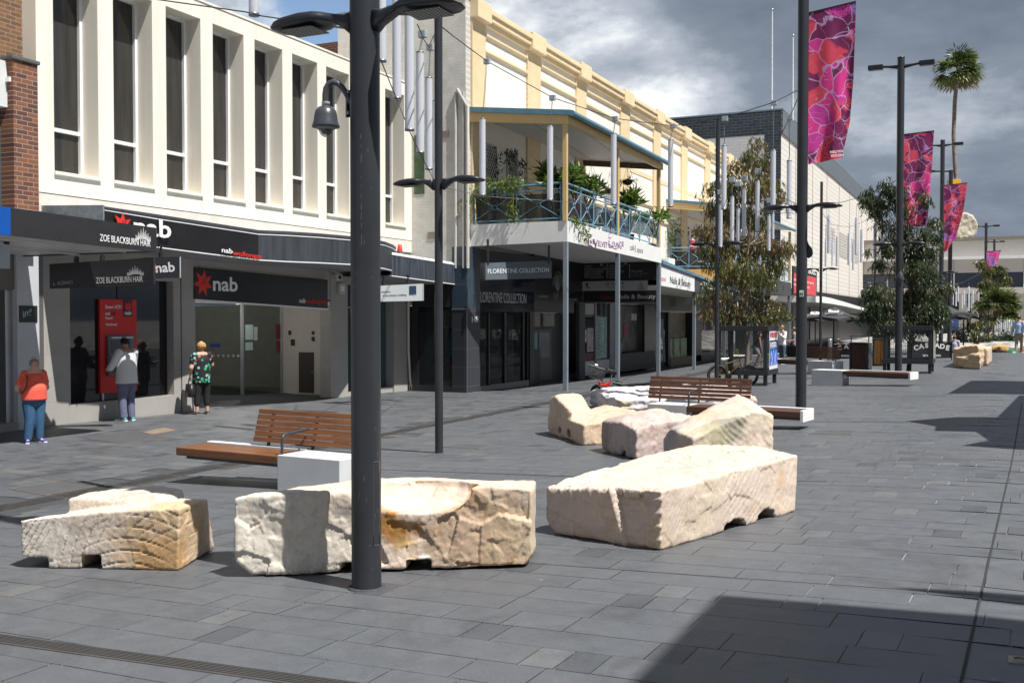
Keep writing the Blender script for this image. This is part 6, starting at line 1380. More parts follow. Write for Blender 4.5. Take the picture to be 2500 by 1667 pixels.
def rock(name, label, hulls, cuts=(), voxel=.014, amp=(.030, .010, .004), base=(.62, .55, .46), spots=(), groove=None, scale=1., soft=.0, facet=.10, grp='sandstone boulders on the mall', cat='boulder'):
    bm = bmesh.new(); 
    for h in hulls:
        hb = hullmesh(h); tmp = bpy.data.meshes.new('h'); hb.to_mesh(tmp); hb.free(); bm.from_mesh(tmp)
    me = bpy.data.meshes.new('r'); bm.to_mesh(me); bm.free()
    me = ev(me, [('REMESH', dict(mode='VOXEL', voxel_size=voxel*1.2))])
    for c in cuts:
        cb = hullmesh(c); cm = bpy.data.meshes.new('c'); cb.to_mesh(cm); cb.free(); cob = bpy.data.objects.new('cutter', cm); SC.collection.objects.link(cob)
        me = ev(me, [('BOOLEAN', dict(operation='DIFFERENCE', object=cob, solver='EXACT'))]); bpy.data.objects.remove(cob)
    me = ev(me, [('REMESH', dict(mode='VOXEL', voxel_size=voxel)), ('SMOOTH', dict(factor=.5, iterations=int(1+soft)))])
    n = len(me.vertices); nor = [v.normal.copy() for v in me.vertices]; cols = []
    for i, v in enumerate(me.vertices):
        p = v.co.copy(); N = nor[i]
        d = amp[0]*fbm(p, 1.6/scale, 2)+amp[1]*fbm(p+Vector((7, 3, 1)), 6/scale, 3)+amp[2]*fbm(p+Vector((1, 9, 5)), 22/scale, 3)
        # broken ledges
        d += facet*.7*chunk(p, 4.2/scale)+facet*.35*chunk(p, 11/scale, 3.)
        if groove: d += groove(p, N)
        v.co = p+N*d
        col = Vector((base[0]*.98, base[1]*.945, base[2]*.99))*(1+.10*fbm(p, 1.1, 2))
        for (sp, r, cc, st) in spots:
            dd = (p-sp).length+ r*.55*fbm(p+Vector((2, 2, 2)), 2.2/max(r, .15)*.5, 3)
            k = max(0., min(1., (r-dd)/(r*.45)))*st
            col = col.lerp(Vector(cc), k)
        # iron banding
        bnd = sin(26*(p.z*.9+.25*p.x+.35*fbm(p, 1.7, 2)))
        if bnd > .86: col = col.lerp(Vector((.50, .33, .18)), .22*max(0, fbm(p+Vector((9, 9, 9)), 1.3, 1)+.35))
        cols += [col.x, col.y, col.z, 1.]
    a = me.color_attributes.new('stain', 'FLOAT_COLOR', 'POINT'); a.data.foreach_set('color', cols)
    for p in me.polygons: p.use_smooth = True
    me.materials.clear(); me.materials.append(SAND); me.name = name
    o = bpy.data.objects.new(name, me); SC.collection.objects.link(o); tag(o, label, cat, grp); recenter(o); return o
Z1 = Vector((0, 0, 1))
def col_(base, px, py): return HT(base, px, py)-base     # upward vector to a seen height
def up(b, z): return Vector((b.x, b.y, b.z+z))
def tilt(b, t, ins=0., z=.0): return b
def slot(a, b, back, z0, z1):      # rectangular notch cutter from front points a,b running to the back
    d = back; return [a-d*.2+Z1*z0, b-d*.2+Z1*z0, a+d+Z1*z0, b+d+Z1*z0, a-d*.2+Z1*z1, b-d*.2+Z1*z1, a+d+Z1*z1, b+d+Z1*z1]
def rock_left():
    FL, FR = G(48, 1386), G(440, 1393); BR = G(508, 1352); dv = BR-FR; dv.z = 0; BL = FL+dv*1.15; BL.z = Zg(BL.x, BL.y); BR2 = FR+dv*1.25
    u = (FR-FL).normalized(); z = lambda b, px, py: HT(b, px, py).z
    hz = z(FR, 437, 1236)
    lo = [FL+u*.02, FR-u*.02, BR2, BL, Vector((FL.x, FL.y, z(FL, 48, 1268))), Vector((FR.x, FR.y, z(FR, 437, 1240))), Vector((BR.x, BR.y, z(BR, 500, 1217))), Vector((BL.x, BL.y, z(BL, 60, 1255))), Vector((*(FL+(FR-FL)*.6).xy, z(FL.lerp(FR, .6), 290, 1246))), Vector((*(FL.lerp(FR, .88)+dv*.75).xy, z(BR, 469, 1211)))]
    m1 = FL.lerp(FR, .17)+dv*.62; m2 = FL.lerp(FR, .86)+dv*.62; e1 = FL.lerp(FR, .17)+dv*1.15; e2 = FL.lerp(FR, .80)+dv*1.25; k = FL.lerp(FR, .62)+dv*.75
    zt1, zt2, zt3 = z(m1, 115, 1218), z(m2, 392, 1216), z(k, 326, 1195)
    hi = [m1, m2, e1, e2, Vector((*m1.xy, zt1)), Vector((*m2.xy, zt2-.05)), Vector((*e1.xy, zt1)), Vector((*e2.xy, zt2)), Vector((*k.xy, zt3)), Vector((*(k+dv*.4).xy, zt3))]
    n1a, n1b = G(187, 1394), G(236, 1394); n2a, n2b = G(0, 1394), G(102, 1394)
    cuts = [slot(n1a, n1b, dv*2, -.05, .105), slot(n2a, n2b, dv*2, -.05, .085)]
    ctr = FL.lerp(FR, .30)
    def groove(p, N):
        s = (p-FL).dot(u); zz = p.z-FL.z; front = max(0., -N.dot(dv.normalized()))
        r1 = math.hypot(s-.95, zz+.55); r2 = math.hypot(s-.1, zz-1.5)
        g = 0.
        t1 = (r1*11) % 1.; t2 = (r2*9+.3*fbm(p, 2, 1)) % 1.; t3 = ((s*.8+zz*1.3)*13) % 1.
        r3 = math.hypot(s-1.5, zz+.2); t4 = (r3*12) % 1.
        if t1 < .13 and s > .55: g -= .013*(1-abs(t1-.065)/.065)*max(0, .55+1.8*fbm(p, 1.7, 2))
        if t4 < .11: g -= .010*(1-abs(t4-.055)/.055)*max(0, .3+2*fbm(p+Vector((3, 1, 7)), 2.1, 2))
        if s < .7 and .04 < ((s*1.1-zz*.75)*16) % 1. < .16: g -= .009*max(0, .35+2*fbm(p+Vector((8, 1, 7)), 2.0, 2))
        if t2 < .13: g -= .012*(1-abs(t2-.065)/.065)*max(0, .3+fbm(p+Vector((5, 1, 1)), 1.9, 2))
        if t3 < .14: g -= .008*(1-abs(t3-.07)/.07)*max(0, fbm(p+Vector((1, 5, 1)), 2.3, 2)+.1)
        return g*(.35+.65*front)
    sp = [(FR+Z1*.2, .55, (.58, .40, .22), .75), (FR+Z1*.05-u*.2, .3, (.52, .32, .15), .85), (FL+Z1*.3, .5, (.66, .62, .55), .7), (BR+Z1*.2, .3, (.50, .33, .20), .5)]
    rock('boulder', 'low cream boulder at far left with curved chisel cuts and an ochre right end', [lo, hi], cuts, .0105, (.012, .004, .002), (.66, .59, .48), sp, groove, facet=.08)
rock_left()
def rock_mid():
    FL, FR = G(592, 1409), G(1296, 1386); dv = Vector((fwd.x, fwd.y, 0)).normalized()*.62+Vector((rgt.x, rgt.y, 0))*.05
    u = (FR-FL).normalized(); z = lambda b, px, py: HT(b, px, py).z
    BL, BR = FL+dv, FR+dv
    pts = [FL+Z1*.02+u*.06, FL-u*.05+Z1*.12, FR+Z1*.02-u*.04, FR+Z1*.10+u*.01, BL+u*.15, BR, Vector((*(FL-u*.06).xy, z(FL, 578, 1215))), Vector((*(FR).xy, z(FR, 1292, 1196))), Vector((*(FL.lerp(FR, .2)).xy, z(FL.lerp(FR, .2), 725, 1203))), Vector((*(BL+u*.22).xy, z(BL+u*.3, 690, 1186))), Vector((*(BL+u*.75).xy, z(BL+u*.75, 830, 1167))), Vector((*BR.xy, z(BR, 1284, 1172))), Vector((*BR.lerp(BL, .35).xy, z(BR.lerp(BL, .35), 1045, 1163))), Vector((*(FL.lerp(FR, .87)).xy, z(FL.lerp(FR, .87), 1190, 1188)))]
    a = FL.lerp(FR, .62); 
    cuts = [slot(G(992, 1392), G(1054, 1392), dv*2, -.05, .085), slot(G(833, 1396), G(870, 1396), dv*2, -.05, .085), slot(G(1210, 1390), G(1330, 1390), dv*2, -.06, .022)]
    # carved seat: a bowl cut into the top and front
    c = FL.lerp(FR, .585)+dv*.22; zl = z(FL.lerp(FR, .62), 1026, 1252); bowl = []
    for i in range(14):
        for j, (rr, zz) in enumerate(((1.0, .32), (.93, .12), (.72, .03), (.40, .0))):
            t_ = 2*pi*i/14; bowl.append(Vector((*(c+u*.50*rr*cos(t_)+dv.normalized()*.36*rr*sin(t_)).xy, zl+zz*1.0+.0)))
    cuts.append(bowl)
    def groove(p, N):
        s = (p-FL).dot(u); zz = p.z-FL.z; front = max(0., -N.dot(dv.normalized())); g = 0
        q = fbm(p+Vector((3, 3, 3)), 2.6, 3); r = fbm(p*1.+Vector((8, 1, 2)), 1.5, 2)
        g += .030*r*front+front*(.17*chunk(p, 3.2, 2.)+.10*chunk(p, 8.5, 7.)+.10*chunk(p, 21., 1.))
        return g
    W_ = (.66, .62, .54); O_ = (.42, .20, .05); P_ = (.56, .40, .29)
    sp = [(FL+Z1*.3, .95, W_, .9), (G(960, 1390)+Z1*.32-dv*.1, .20, O_, .95), (G(905, 1390)+Z1*.38, .17, O_, .9), (G(1015, 1390)+Z1*.30, .09, O_, .95), (G(1000, 1390)+Z1*.15, .12, (.60, .40, .14), .8), (G(1185, 1390)+Z1*.2, .5, (.54, .36, .22), .9), (G(1100, 1390)+Z1*.22, .3, (.52, .40, .30), .7), (G(1130, 1390)+dv*.25+Z1*.54, .15, (.44, .25, .08), .8), (G(1290, 1380)+Z1*.3, .35, (.60, .48, .34), .6), (G(1015, 1390)+Z1*.13, .055, (.74, .72, .70), 1), (G(1040, 1392)+Z1*.09, .06, (.70, .70, .69), 1), (G(985, 1390)+Z1*.37, .04, (.7, .68, .66), 1)]
    rock('boulder', 'long cream and ochre boulder with a carved bowl seat behind the thick foreground pole', [pts], cuts, .0115, (.018, .004, .002), (.68, .58, .46), sp, groove, facet=.05)
rock_mid()
def rock_right():
    L_, F_, R_ = G(1342, 1302), G(1612, 1348), G(1949, 1246); B_ = L_+(R_-F_); z = lambda b, px, py: HT(b, px, py).z
    nL = (F_-L_).normalized(); nR = (R_-F_).normalized()
    B2 = B_*1.; B2.z = Zg(B2.x, B2.y)
    M1 = F_.lerp(R_, .35); M2 = F_.lerp(R_, .72)
    pts = [L_+nL*.06, F_-nL*.03+nR*.04, R_-nR*.05, B2, Vector((*(L_-nL*.04).xy, z(L_, 1334, 1192))), Vector((*F_.xy, z(F_, 1618, 1197))), Vector((*M1.xy, z(M1, 1735, 1163))), Vector((*M2.xy, z(M2, 1862, 1132))), Vector((*(R_).xy, z(R_, 1938, 1108))), L_+Z1*.12-nL*.05,
           Vector((*(L_.lerp(B_, .25)).xy, z(L_.lerp(B_, .25), 1385, 1152))), Vector((*(L_.lerp(B_, .62)).xy, z(L_.lerp(B_, .62), 1560, 1112))), Vector((*B2.xy, z(B2, 1730, 1086))), Vector((*B2.lerp(R_, .6).xy, z(B2.lerp(R_, .6), 1860, 1086)))]
    c1 = G(1792, 1300); c2 = G(1858, 1282); wn = Vector((nR.y, -nR.x, 0)); inn = (L_-F_).normalized()*1.1
    a1, b1 = F_.lerp(R_, .42), F_.lerp(R_, .60); a2, b2 = F_.lerp(R_, .66), F_.lerp(R_, .82)
    def arch(a, b, h):
        m = a.lerp(b, .5); o = -inn*.2; return [a+o-Z1*.05, b+o-Z1*.05, a+inn*.5-Z1*.05, b+inn*.5-Z1*.05, a.lerp(b, .2)+o+Z1*h*.7, b.lerp(a, .25)+o+Z1*h*.8, m+o+Z1*h, m+inn*.5+Z1*h*.5, a+inn*.5+Z1*.01, b+inn*.5+Z1*.01]
    cuts = [arch(a1, b1, .105), arch(a2, b2, .11)]
    # the hollow in the left face
    cc = L_.lerp(F_, .56); zt = z(cc, 1500, 1195)
    def groove(p, N):
        s = (p-L_).dot(nL); t = (p-F_).dot(nR); zz = p.z-L_.z; Ln = (F_-L_).length
        left = max(0., N.dot(-nR)); right = max(0., N.dot(Vector((nR.y, -nR.x, 0)))); g = 0
        if left > .25:
            sc = .60*Ln+.28*(.45-zz)                       # the slanting ridge line down the face
            ds = s-sc
            if 0 < ds < .26*Ln: g -= .075*math.sqrt(max(0, 1-((ds-.13*Ln)/(.13*Ln))**2))*min(1, max(0, zz*3))
            if abs(ds) < .025: g += .02
            tt = (zz*26+s*2.) % 1.
            if .03 < -ds < .18 and tt < .35: g += .012*(1 if fbm(p, 14, 1) > 0 else 0)
            if ds > .2*Ln: g += .014*max(0, sin((zz*1.0-s*.35)*62))
            if 0 < ds < .2: g += .004*sin(zz*120)
            if zz > .30 and s < .5*Ln: g += .010*max(0, sin(s*55+zz*18))*(zz-.25)*5
        if right > .3:
            g += .0011*sin((t*.8-zz*.5)*150+fbm(p, 2, 1)*9)*max(0, .4+fbm(p, 3, 2)*2)
            if .9 < t < 1.5: g += .003*max(0, sin((t*1.0-zz*1.3)*70+fbm(p, 3, 1)*4))
        if N.z > .6: g += .014*fbm(p+Vector((0, 0, 5)), 3.3, 3)-(.022 if abs(fbm(p, 2.4, 2)) < .018 else 0)
        return g
    sp = [(F_+Z1*.05, .3, (.62, .50, .33), .5), (R_+Z1*.3, .6, (.66, .54, .44), .5), (B2+Z1*.55, .8, (.66, .55, .46), .5), (F_.lerp(R_, .25)+Z1*.2, .4, (.66, .55, .42), .5), (F_.lerp(R_, .85)+Z1*.30, .10, (.60, .40, .22), .6)]
    rock('boulder', 'largest pale boulder right of centre with a shaded hollowed left face', [pts], cuts, .0125, (.012, .004, .0015), (.66, .57, .46), sp, groove)
rock_right()
def rock_group():
    z = lambda b, px, py: HT(b, px, py).z
    V = lambda b, px, py: Vector((*b.xy, z(b, px, py)))
    # saddle shaped stone
    L_, F_, R_ = G(1340, 1058), G(1424, 1088), G(1590, 1074); B_ = L_+(R_-F_)*.9; f = (F_-L_); r = (R_-F_)
    P = L_.lerp(F_, .25); Q = L_+r*.42; S = F_+r*.30
    hi = [L_+Z1*.08-f*.03, L_+f*.1, F_.lerp(L_, .25), Q, V(L_, 1338, 972), V(L_+f*.15, 1350, 962), V(Q, 1410, 957), V(Q+f*.2, 1424, 963), V(F_.lerp(L_, .4)+r*.05, 1388, 1006), V(Q+f*.45, 1440, 1000), Q+f*.5, L_.lerp(F_, .6)+r*.5]
    lo = [L_+f*.1, F_, R_, B_, V(L_.lerp(F_, .45), 1375, 1020), V(F_, 1421, 1036), V(R_, 1585, 1008), V(B_, 1540, 988), V(F_+r*.5, 1500, 1022), V(L_.lerp(B_, .75), 1515, 1000), L_.lerp(F_, .3)+Z1*.2, V(B_.lerp(R_, .3), 1570, 990)]
    sl1 = slot(G(1358, 1066), G(1368, 1069), r.normalized()*.3, .05, .16); sl2 = slot(G(1379, 1074), G(1390, 1077), r.normalized()*.3, .05, .16)
    rock('boulder', 'saddle shaped buff boulder with a high left hump and two small slots', [hi, lo], [sl1, sl2], .02, (.02, .010, .004), (.62, .50, .37), [(B_+Z1*.5, .5, (.52, .33, .17), .5), (S+Z1*.3, .4, (.60, .44, .28), .5), (L_+Z1*.6+r*.2, .5, (.68, .58, .44), .6)])
    # mauve stone
    L_, F_, R_ = G(1472, 1100), G(1553, 1123), G(1700, 1100); B_ = L_+(R_-F_)
    pts = [L_+Z1*.02, F_, R_, B_, V(L_, 1470, 1030), V(L_+Z1*0, 1472, 1060), V(F_, 1556, 1052), V(F_.lerp(R_, .25), 1580, 1032), V(R_, 1700, 1020), V(L_.lerp(B_, .35), 1500, 1008), V(L_.lerp(B_, .8), 1560, 997), V(B_, 1610, 997), V(B_.lerp(R_, .5), 1655, 1010), V(L_.lerp(F_, .6), 1525, 1030)]
    sl1 = slot(G(1492, 1108), G(1499, 1110), Vector((.3, .1, 0)), .05, .15); 
    rock('boulder', 'rounded mauve grey boulder between the saddle shaped one and the slanted one', [pts], [slot(G(1508, 1114), G(1518, 1117), (R_-F_).normalized()*.3, -.02, .07)], .02, (.03, .014, .005), (.54, .46, .40), [(L_+Z1*.35, .5, (.34, .27, .26), .7), (F_+Z1*.2, .5, (.44, .36, .34), .6), (B_+Z1*.6, .55, (.62, .50, .38), .8), (F_.lerp(R_, .3)+Z1*.3, .35, (.50, .40, .38), .6)], soft=2)
    # slanted stone
    L_, F_, R_ = G(1618, 1122), G(1690, 1140), G(1888, 1118); B_ = L_+(R_-F_)*1.0
    K = F_.lerp(R_, .75); Bk = B_.lerp(L_, .25)
    pts = [L_, F_, R_, B_, V(L_, 1616, 1072), V(F_, 1706, 1070), V(K, 1850, 1002), V(R_, 1890, 1035), V(R_, 1886, 1010), V(B_.lerp(R_, .25), 1850, 978), V(B_.lerp(L_, .05), 1788, 963), V(B_.lerp(R_, .12), 1822, 968), V(L_.lerp(B_, .45), 1700, 1008), V(F_.lerp(R_, .35), 1765, 1036), V(L_.lerp(F_, .3), 1628, 1046), V(L_.lerp(B_, .12), 1640, 1040)]
    nr = (R_-F_).normalized()
    def gr(p, N):
        t = (p-F_).dot(nr); return (.006*max(0, sin((t*.9+p.z*1.1)*60+5*fbm(p, 2, 2)))*max(0, .5+2*fbm(p, 2.6, 2)) if N.dot(Vector((nr.y, -nr.x, 0))) > .3 else 0)
    rock('boulder', 'tall slanted boulder with a ramp like pale face and grey green stained side', [pts], [], .02, (.022, .010, .004), (.64, .55, .43), [(L_+Z1*.2, .45, (.36, .36, .37), .85), (L_.lerp(B_, .4)+Z1*.55, .35, (.58, .40, .26), .6), (L_.lerp(B_, .65)+Z1*.8, .35, (.48, .46, .42), .6), (F_.lerp(R_, .45)+Z1*.45, .30, (.26, .26, .20), .85), (F_.lerp(R_, .25)+Z1*.3, .3, (.46, .42, .28), .7), (R_+Z1*.5, .35, (.70, .62, .48), .6)], gr)
    # white stone behind the bench
    L_, F_, R_ = G(1440, 992), G(1515, 1006), G(1850, 992); B_ = L_+(R_-F_)
    pts = [L_, F_, R_, B_, V(L_, 1442, 952), V(F_, 1518, 975), V(L_.lerp(B_, .15), 1455, 945), V(L_.lerp(B_, .5), 1560, 940), V(B_, 1700, 941), V(B_.lerp(R_, .5), 1832, 944), V(R_, 1851, 965), V(F_.lerp(R_, .4), 1640, 972)]
    rock('boulder', 'long white boulder behind the middle bench with a split blue grey left end', [pts], [], .03, (.04, .02, .008), (.72, .70, .67), [(L_+Z1*.3, .55, (.46, .49, .53), .85), (F_+Z1*.15, .3, (.55, .42, .24), .6), (R_+Z1*.3, .8, (.62, .48, .38), .9)], lambda p, N: .014*sin(p.z*42+4*fbm(p, 3, 2)))
    # small buff stone lying behind the saddle one
    L_, F_, R_ = G(1450, 1022), G(1490, 1030), G(1560, 1020); B_ = L_+(R_-F_)
    # distant ones
    L_, F_, R_ = G(2327, 896), G(2392, 899), G(2420, 880); B_ = L_+(R_-F_)
    rock('boulder', 'tan boulder further up the mall with a ledge, near the black barrier', [[L_, F_, B_, R_.lerp(F_, .3), V(L_, 2326, 851), V(F_, 2394, 852), V(R_.lerp(F_, .4), 2408, 846), V(B_, 2345, 844), V(L_.lerp(F_, .9), 2388, 840), V(L_.lerp(F_, .3), 2345, 846)], [L_.lerp(F_, .05)-Z1*.02, F_+(F_-B_)*.12, V(L_.lerp(F_, .06)+(F_-B_)*.05, 2330, 872), V(F_+(F_-B_)*.1, 2392, 860), V(L_.lerp(F_, .5)+(F_-B_)*.12, 2360, 890), F_, B_, L_.lerp(F_, .5)+(F_-B_)*.14]], [], .04, (.03, .015, .006), (.55, .44, .30), [(F_+Z1*.3, .5, (.50, .38, .24), .6)], lambda p, N: .012*sin(p.z*30+p.x*6), grp='sandstone boulders on the mall')
    L_, F_, R_ = G(2398, 893), G(2412, 893), G(2421, 884); B_ = L_+(R_-F_)*2
    rock('boulder', 'narrow upright tan boulder just behind the ledged one', [[L_, F_, R_, B_, V(L_, 2398, 848), V(F_, 2414, 850), V(R_, 2420, 846), V(B_, 2410, 845)]], [], .04, (.02, .012, .005), (.58, .47, .34), [])
    L_, F_, R_ = G(2420, 860), G(2461, 860), G(2463, 855); B_ = L_+(R_-F_)*2
    rock('boulder', 'small ochre boulder on two feet beyond the tan ones near the orange cone', [[L_, F_, R_, B_, V(L_, 2421, 846), V(F_, 2461, 843), V(B_, 2430, 841), V(L_.lerp(F_, .6), 2445, 842)]], [slot(G(2432, 861), G(2444, 861), Vector((-.3, 1, 0)), -.05, .10)], .05, (.03, .02, .006), (.52, .34, .16), [])
rock_group()
# ================================================================ benches
def slatmat(name, c0, c1, rough=.45):
    m, nt, b = nodes(name); c = coordsock(nt); mp = nt.nodes.new('ShaderNodeMapping'); mp.inputs['Scale'].default_value = (.8, 12, 12); nt.links.new(c, mp.inputs[0])
    f = noise_n(nt, mp.outputs[0], 3, 6, .6, .4); nt.links.new(ramp(nt, f, [(.3, c0), (.7, c1)]), b.inputs['Base Color']); setb(b, Roughness=rough); bump(nt, b, f, .15, .004); return m
WOOD = slatmat('jarrah_slats', (.12, .045, .018), (.23, .095, .036)); WOOD2 = slatmat('dark_timber_slats', (.065, .026, .014), (.125, .052, .028))
CONC = M('bench_concrete', (.56, .57, .575), .75, var=.07, vs=2.5, bmp=.12, bs=40); CONC2 = M('white_concrete', (.74, .74, .73), .7, var=.04, bmp=.08, bs=40)
IRON = M('bench_iron', (.07, .07, .078), .4, .5)
def bench(label, P, blk, seat, back, arm, z=.42, dep=.62, wood=WOOD, plate=True):
    """concrete block carrying a timber platform; local x runs along the bench, -y faces the viewer.
    blk, seat, back are x-ranges"""
    base, ang = P; t = thing('bench', label, 'bench', tuple(base), ang, 'timber and concrete benches')
    MB().box(blk[0], blk[1], 0, dep, -.08, z).build('concrete_block', CONC, t, world=False, bevel=.008)
    # platform
    x0, x1 = seat; n = 1
    MB().box(x0, x1, 0, .16, z-.11, z-.012).build('seat_slat', wood, t, world=False, bevel=.012)
    for k in range(5): y = .168+k*.062; MB().box(x0, x1, y, y+.056, z-.045, z-.012).build('seat_slat', wood, t, world=False, bevel=.005)
    MB().box(x0-.0, x1+.0, .50, .60, z-.18, z+.006).build('rear_beam', CONC2, t, world=False, bevel=.006)
    e = x1 if seat[1] > blk[1]+.1 else x0
    s = 1 if e == x1 else -1
    if plate: MB().box(e, e+s*.05, 0, .60, z-.18, z+.006).build('end_plate', CONC2, t, world=False, bevel=.005)
    MB().box(min(x0, x1)+.05, max(x0, x1)-.05, .12, .48, z-.16, z-.12).build('frame', IRON, t, world=False)
    lx = (seat[1]-.35 if seat[1] > blk[1] else seat[0]+.35)
    if abs(seat[1]-seat[0]) > 3: MB().box(lx-.04, lx+.04, .15, .5, -.05, z-.161).build('leg', IRON, t, world=False)
    if back:
        b0, b1 = back; lean = .10
        for k in range(6):
            zz = z+.055+k*.066; yy = .50+lean*k/5
            MB().hex([(b0, yy, zz), (b1, yy, zz), (b1, yy+.032, zz), (b0, yy+.032, zz), (b0, yy+.014, zz+.056), (b1, yy+.014, zz+.056), (b1, yy+.046, zz+.056), (b0, yy+.046, zz+.056)]).build('back_slat', wood, t, world=False, bevel=.004)
        for x in (b0+.20, (b0+b1)/2, b1-.20): MB().bar((x, .53, z-.1), (x, .53+.035+lean, z+.43), .012, .05).build('back_bracket', IRON, t, world=False)
    if arm is not None:
        MB().tube([(arm, .06, z-.02), (arm, .06, z+.18), (arm, .075, z+.205), (arm, .10, z+.22), (arm, .52, z+.25)], .016, 6).build('armrest', IRON, t, world=False)
    return t
def bench_at(px, py, px2, py2):
    a = G(px, py); b = G(px2, py2); d = b-a; return a, math.atan2(d.y, d.x), d.length
def benches():
    # left bench: block front from px 677 to 829
    h = G(677, 1195); a, ang, L_ = bench_at(677, 1195, 829, 1204)
    d = depth(a); zt = HT(a, 677, 1110).z-a.z
    k = 2500/d
    xw = L_; sl_ = (677-402)/k*1.27
    bench('timber bench with slatted back and armrest on a pale concrete block behind the left boulders', (a, ang), (0, xw), (-sl_, 0), (-(677-585)/k-.42, xw+.04), .02, z=zt, dep=.62, plate=False)
    # middle bench
    a, ang, L_ = bench_at(1580, 1042, 1675, 1044)
    k = 2500/depth(a); zt = HT(a, 1675, 985).z-a.z
    o = a+Vector((cos(ang), sin(ang), 0))*0
    bench('dark timber bench with slatted back in the middle distance behind the grouped boulders', (a, ang), (0, L_), (L_, L_+(1948-1675)/k), (-.22, (1828-1578)/k-.12), L_+.02, z=zt, dep=.60, wood=WOOD2)
    a, ang, L_ = bench_at(1981, 941.5, 2056, 942)
    k = 2500/depth(a); zt = HT(a, 2056, 902).z-a.z
    bench('backless timber bench with a wide concrete block right of the banner pole', (a, ang), (0, L_), (L_, L_+(2212-2056)/k), None, None, z=zt, dep=.55, wood=WOOD2)
    a, ang, L_ = bench_at(1971, 914, 2032, 915)
    k = 2500/depth(a); zt = HT(a, 2000, 880).z-a.z
    bench('far timber bench with slatted back and striped shadows on its concrete block', (a, ang), (0, L_), (-(1971-1856)/k, 0), (-(1971-1914)/k, (2036-1971)/k), None, z=zt, dep=.55, wood=WOOD2)
benches()
# ================================================================ trees, cages, plants
def leafmat(name, stops, trans=.38):
    m, nt, b = nodes(name); L = nt.links.new; at = nt.nodes.new('ShaderNodeAttribute'); at.attribute_name = 'tone'
    c = ramp(nt, at.outputs['Fac'], stops); L(c, b.inputs['Base Color']); setb(b, Roughness=.38, Specular_IOR_Level=.5)
    tr = nt.nodes.new('ShaderNodeBsdfTranslucent'); L(c, tr.inputs[0]); ms = nt.nodes.new('ShaderNodeMixShader'); ms.inputs[0].default_value = trans
    L(b.outputs[0], ms.inputs[1]); L(tr.outputs[0], ms.inputs[2]); L(ms.outputs[0], nt.nodes['Material Output'].inputs[0]); return m
GUM = leafmat('gum_leaves', [(0, (.025, .038, .014)), (.3, (.065, .088, .026)), (.6, (.14, .155, .045)), (.82, (.21, .18, .07)), (1, (.16, .095, .055))])
GUM2 = leafmat('gum_leaves_dark', [(0, (.014, .028, .014)), (.4, (.045, .075, .032)), (.75, (.10, .125, .055)), (1, (.18, .17, .10))])
BRIGHT = leafmat('bright_leaves', [(0, (.03, .06, .012)), (.5, (.11, .19, .03)), (1, (.20, .25, .04))])
PURPL = leafmat('purple_leaves', [(0, (.015, .006, .01)), (1, (.05, .02, .03))])
PALM = leafmat('palm_leaves', [(0, (.02, .035, .012)), (.5, (.10, .14, .025)), (.85, (.20, .22, .05)), (1, (.20, .14, .06))])
BARK = M('bark_pale', (.24, .19, .14), .85, var=.3, vs=6, bmp=.5, bs=20); BARKD = M('bark_dark', (.07, .05, .038), .9, var=.3, vs=8, bmp=.6, bs=25)
class Leaves:
    def __init__(s, seed): s.v = []; s.f = []; s.t = []; s.r = random.Random(seed)
    def leaf(s, p, d, L, w, tone, nrm=None):
        d = d.normalized(); r = nrm or Vector((s.r.uniform(-1, 1), s.r.uniform(-1, 1), s.r.uniform(-1, 1)))
        u = d.cross(r)
        if u.length < 1e-3: u = d.cross(Vector((.3, 1, .2)))
        u = u.normalized()*w/2; n = len(s.v); bend = d.cross(u).normalized()*L*.10
        s.v += [p, p+d*L*.45+u-bend, p+d*L, p+d*L*.45-u-bend]; s.f.append((n, n+1, n+2, n+3)); s.t.append(tone)
    def spray(s, p, n, L, w, tb, spread=.5, droop=1., ln=.35):
        r = s.r; dr = Vector((r.uniform(-1, 1), r.uniform(-1, 1), r.uniform(-.9, .5))).normalized(); q = p.copy()
        for i in range(n):
            dr = (dr+Vector((0, 0, -.28*droop))).normalized(); q = q+dr*ln/n
            d = (dr*.4+Vector((r.uniform(-1, 1), r.uniform(-1, 1), r.uniform(-.6, .5)))*spread+Vector((0, 0, -.75*droop))).normalized()
            s.leaf(q, d, L*r.uniform(.7, 1.25), w*r.uniform(.7, 1.2), min(1, max(0, tb+r.gauss(0, .17))))
    def build(s, name, mat, parent):
        off = Vector(parent.get('_wl', tuple(parent.location))) if parent else Vector()
        me = bpy.data.meshes.new(name); me.from_pydata([tuple(v-off) for v in s.v], [], s.f); me.materials.append(mat)
        a = me.attributes.new('tone', 'FLOAT', 'FACE'); a.data.foreach_set('value', s.t)
        o = bpy.data.objects.new(name, me); SC.collection.objects.link(o); o.parent = parent; o['_wl'] = tuple(off); return o
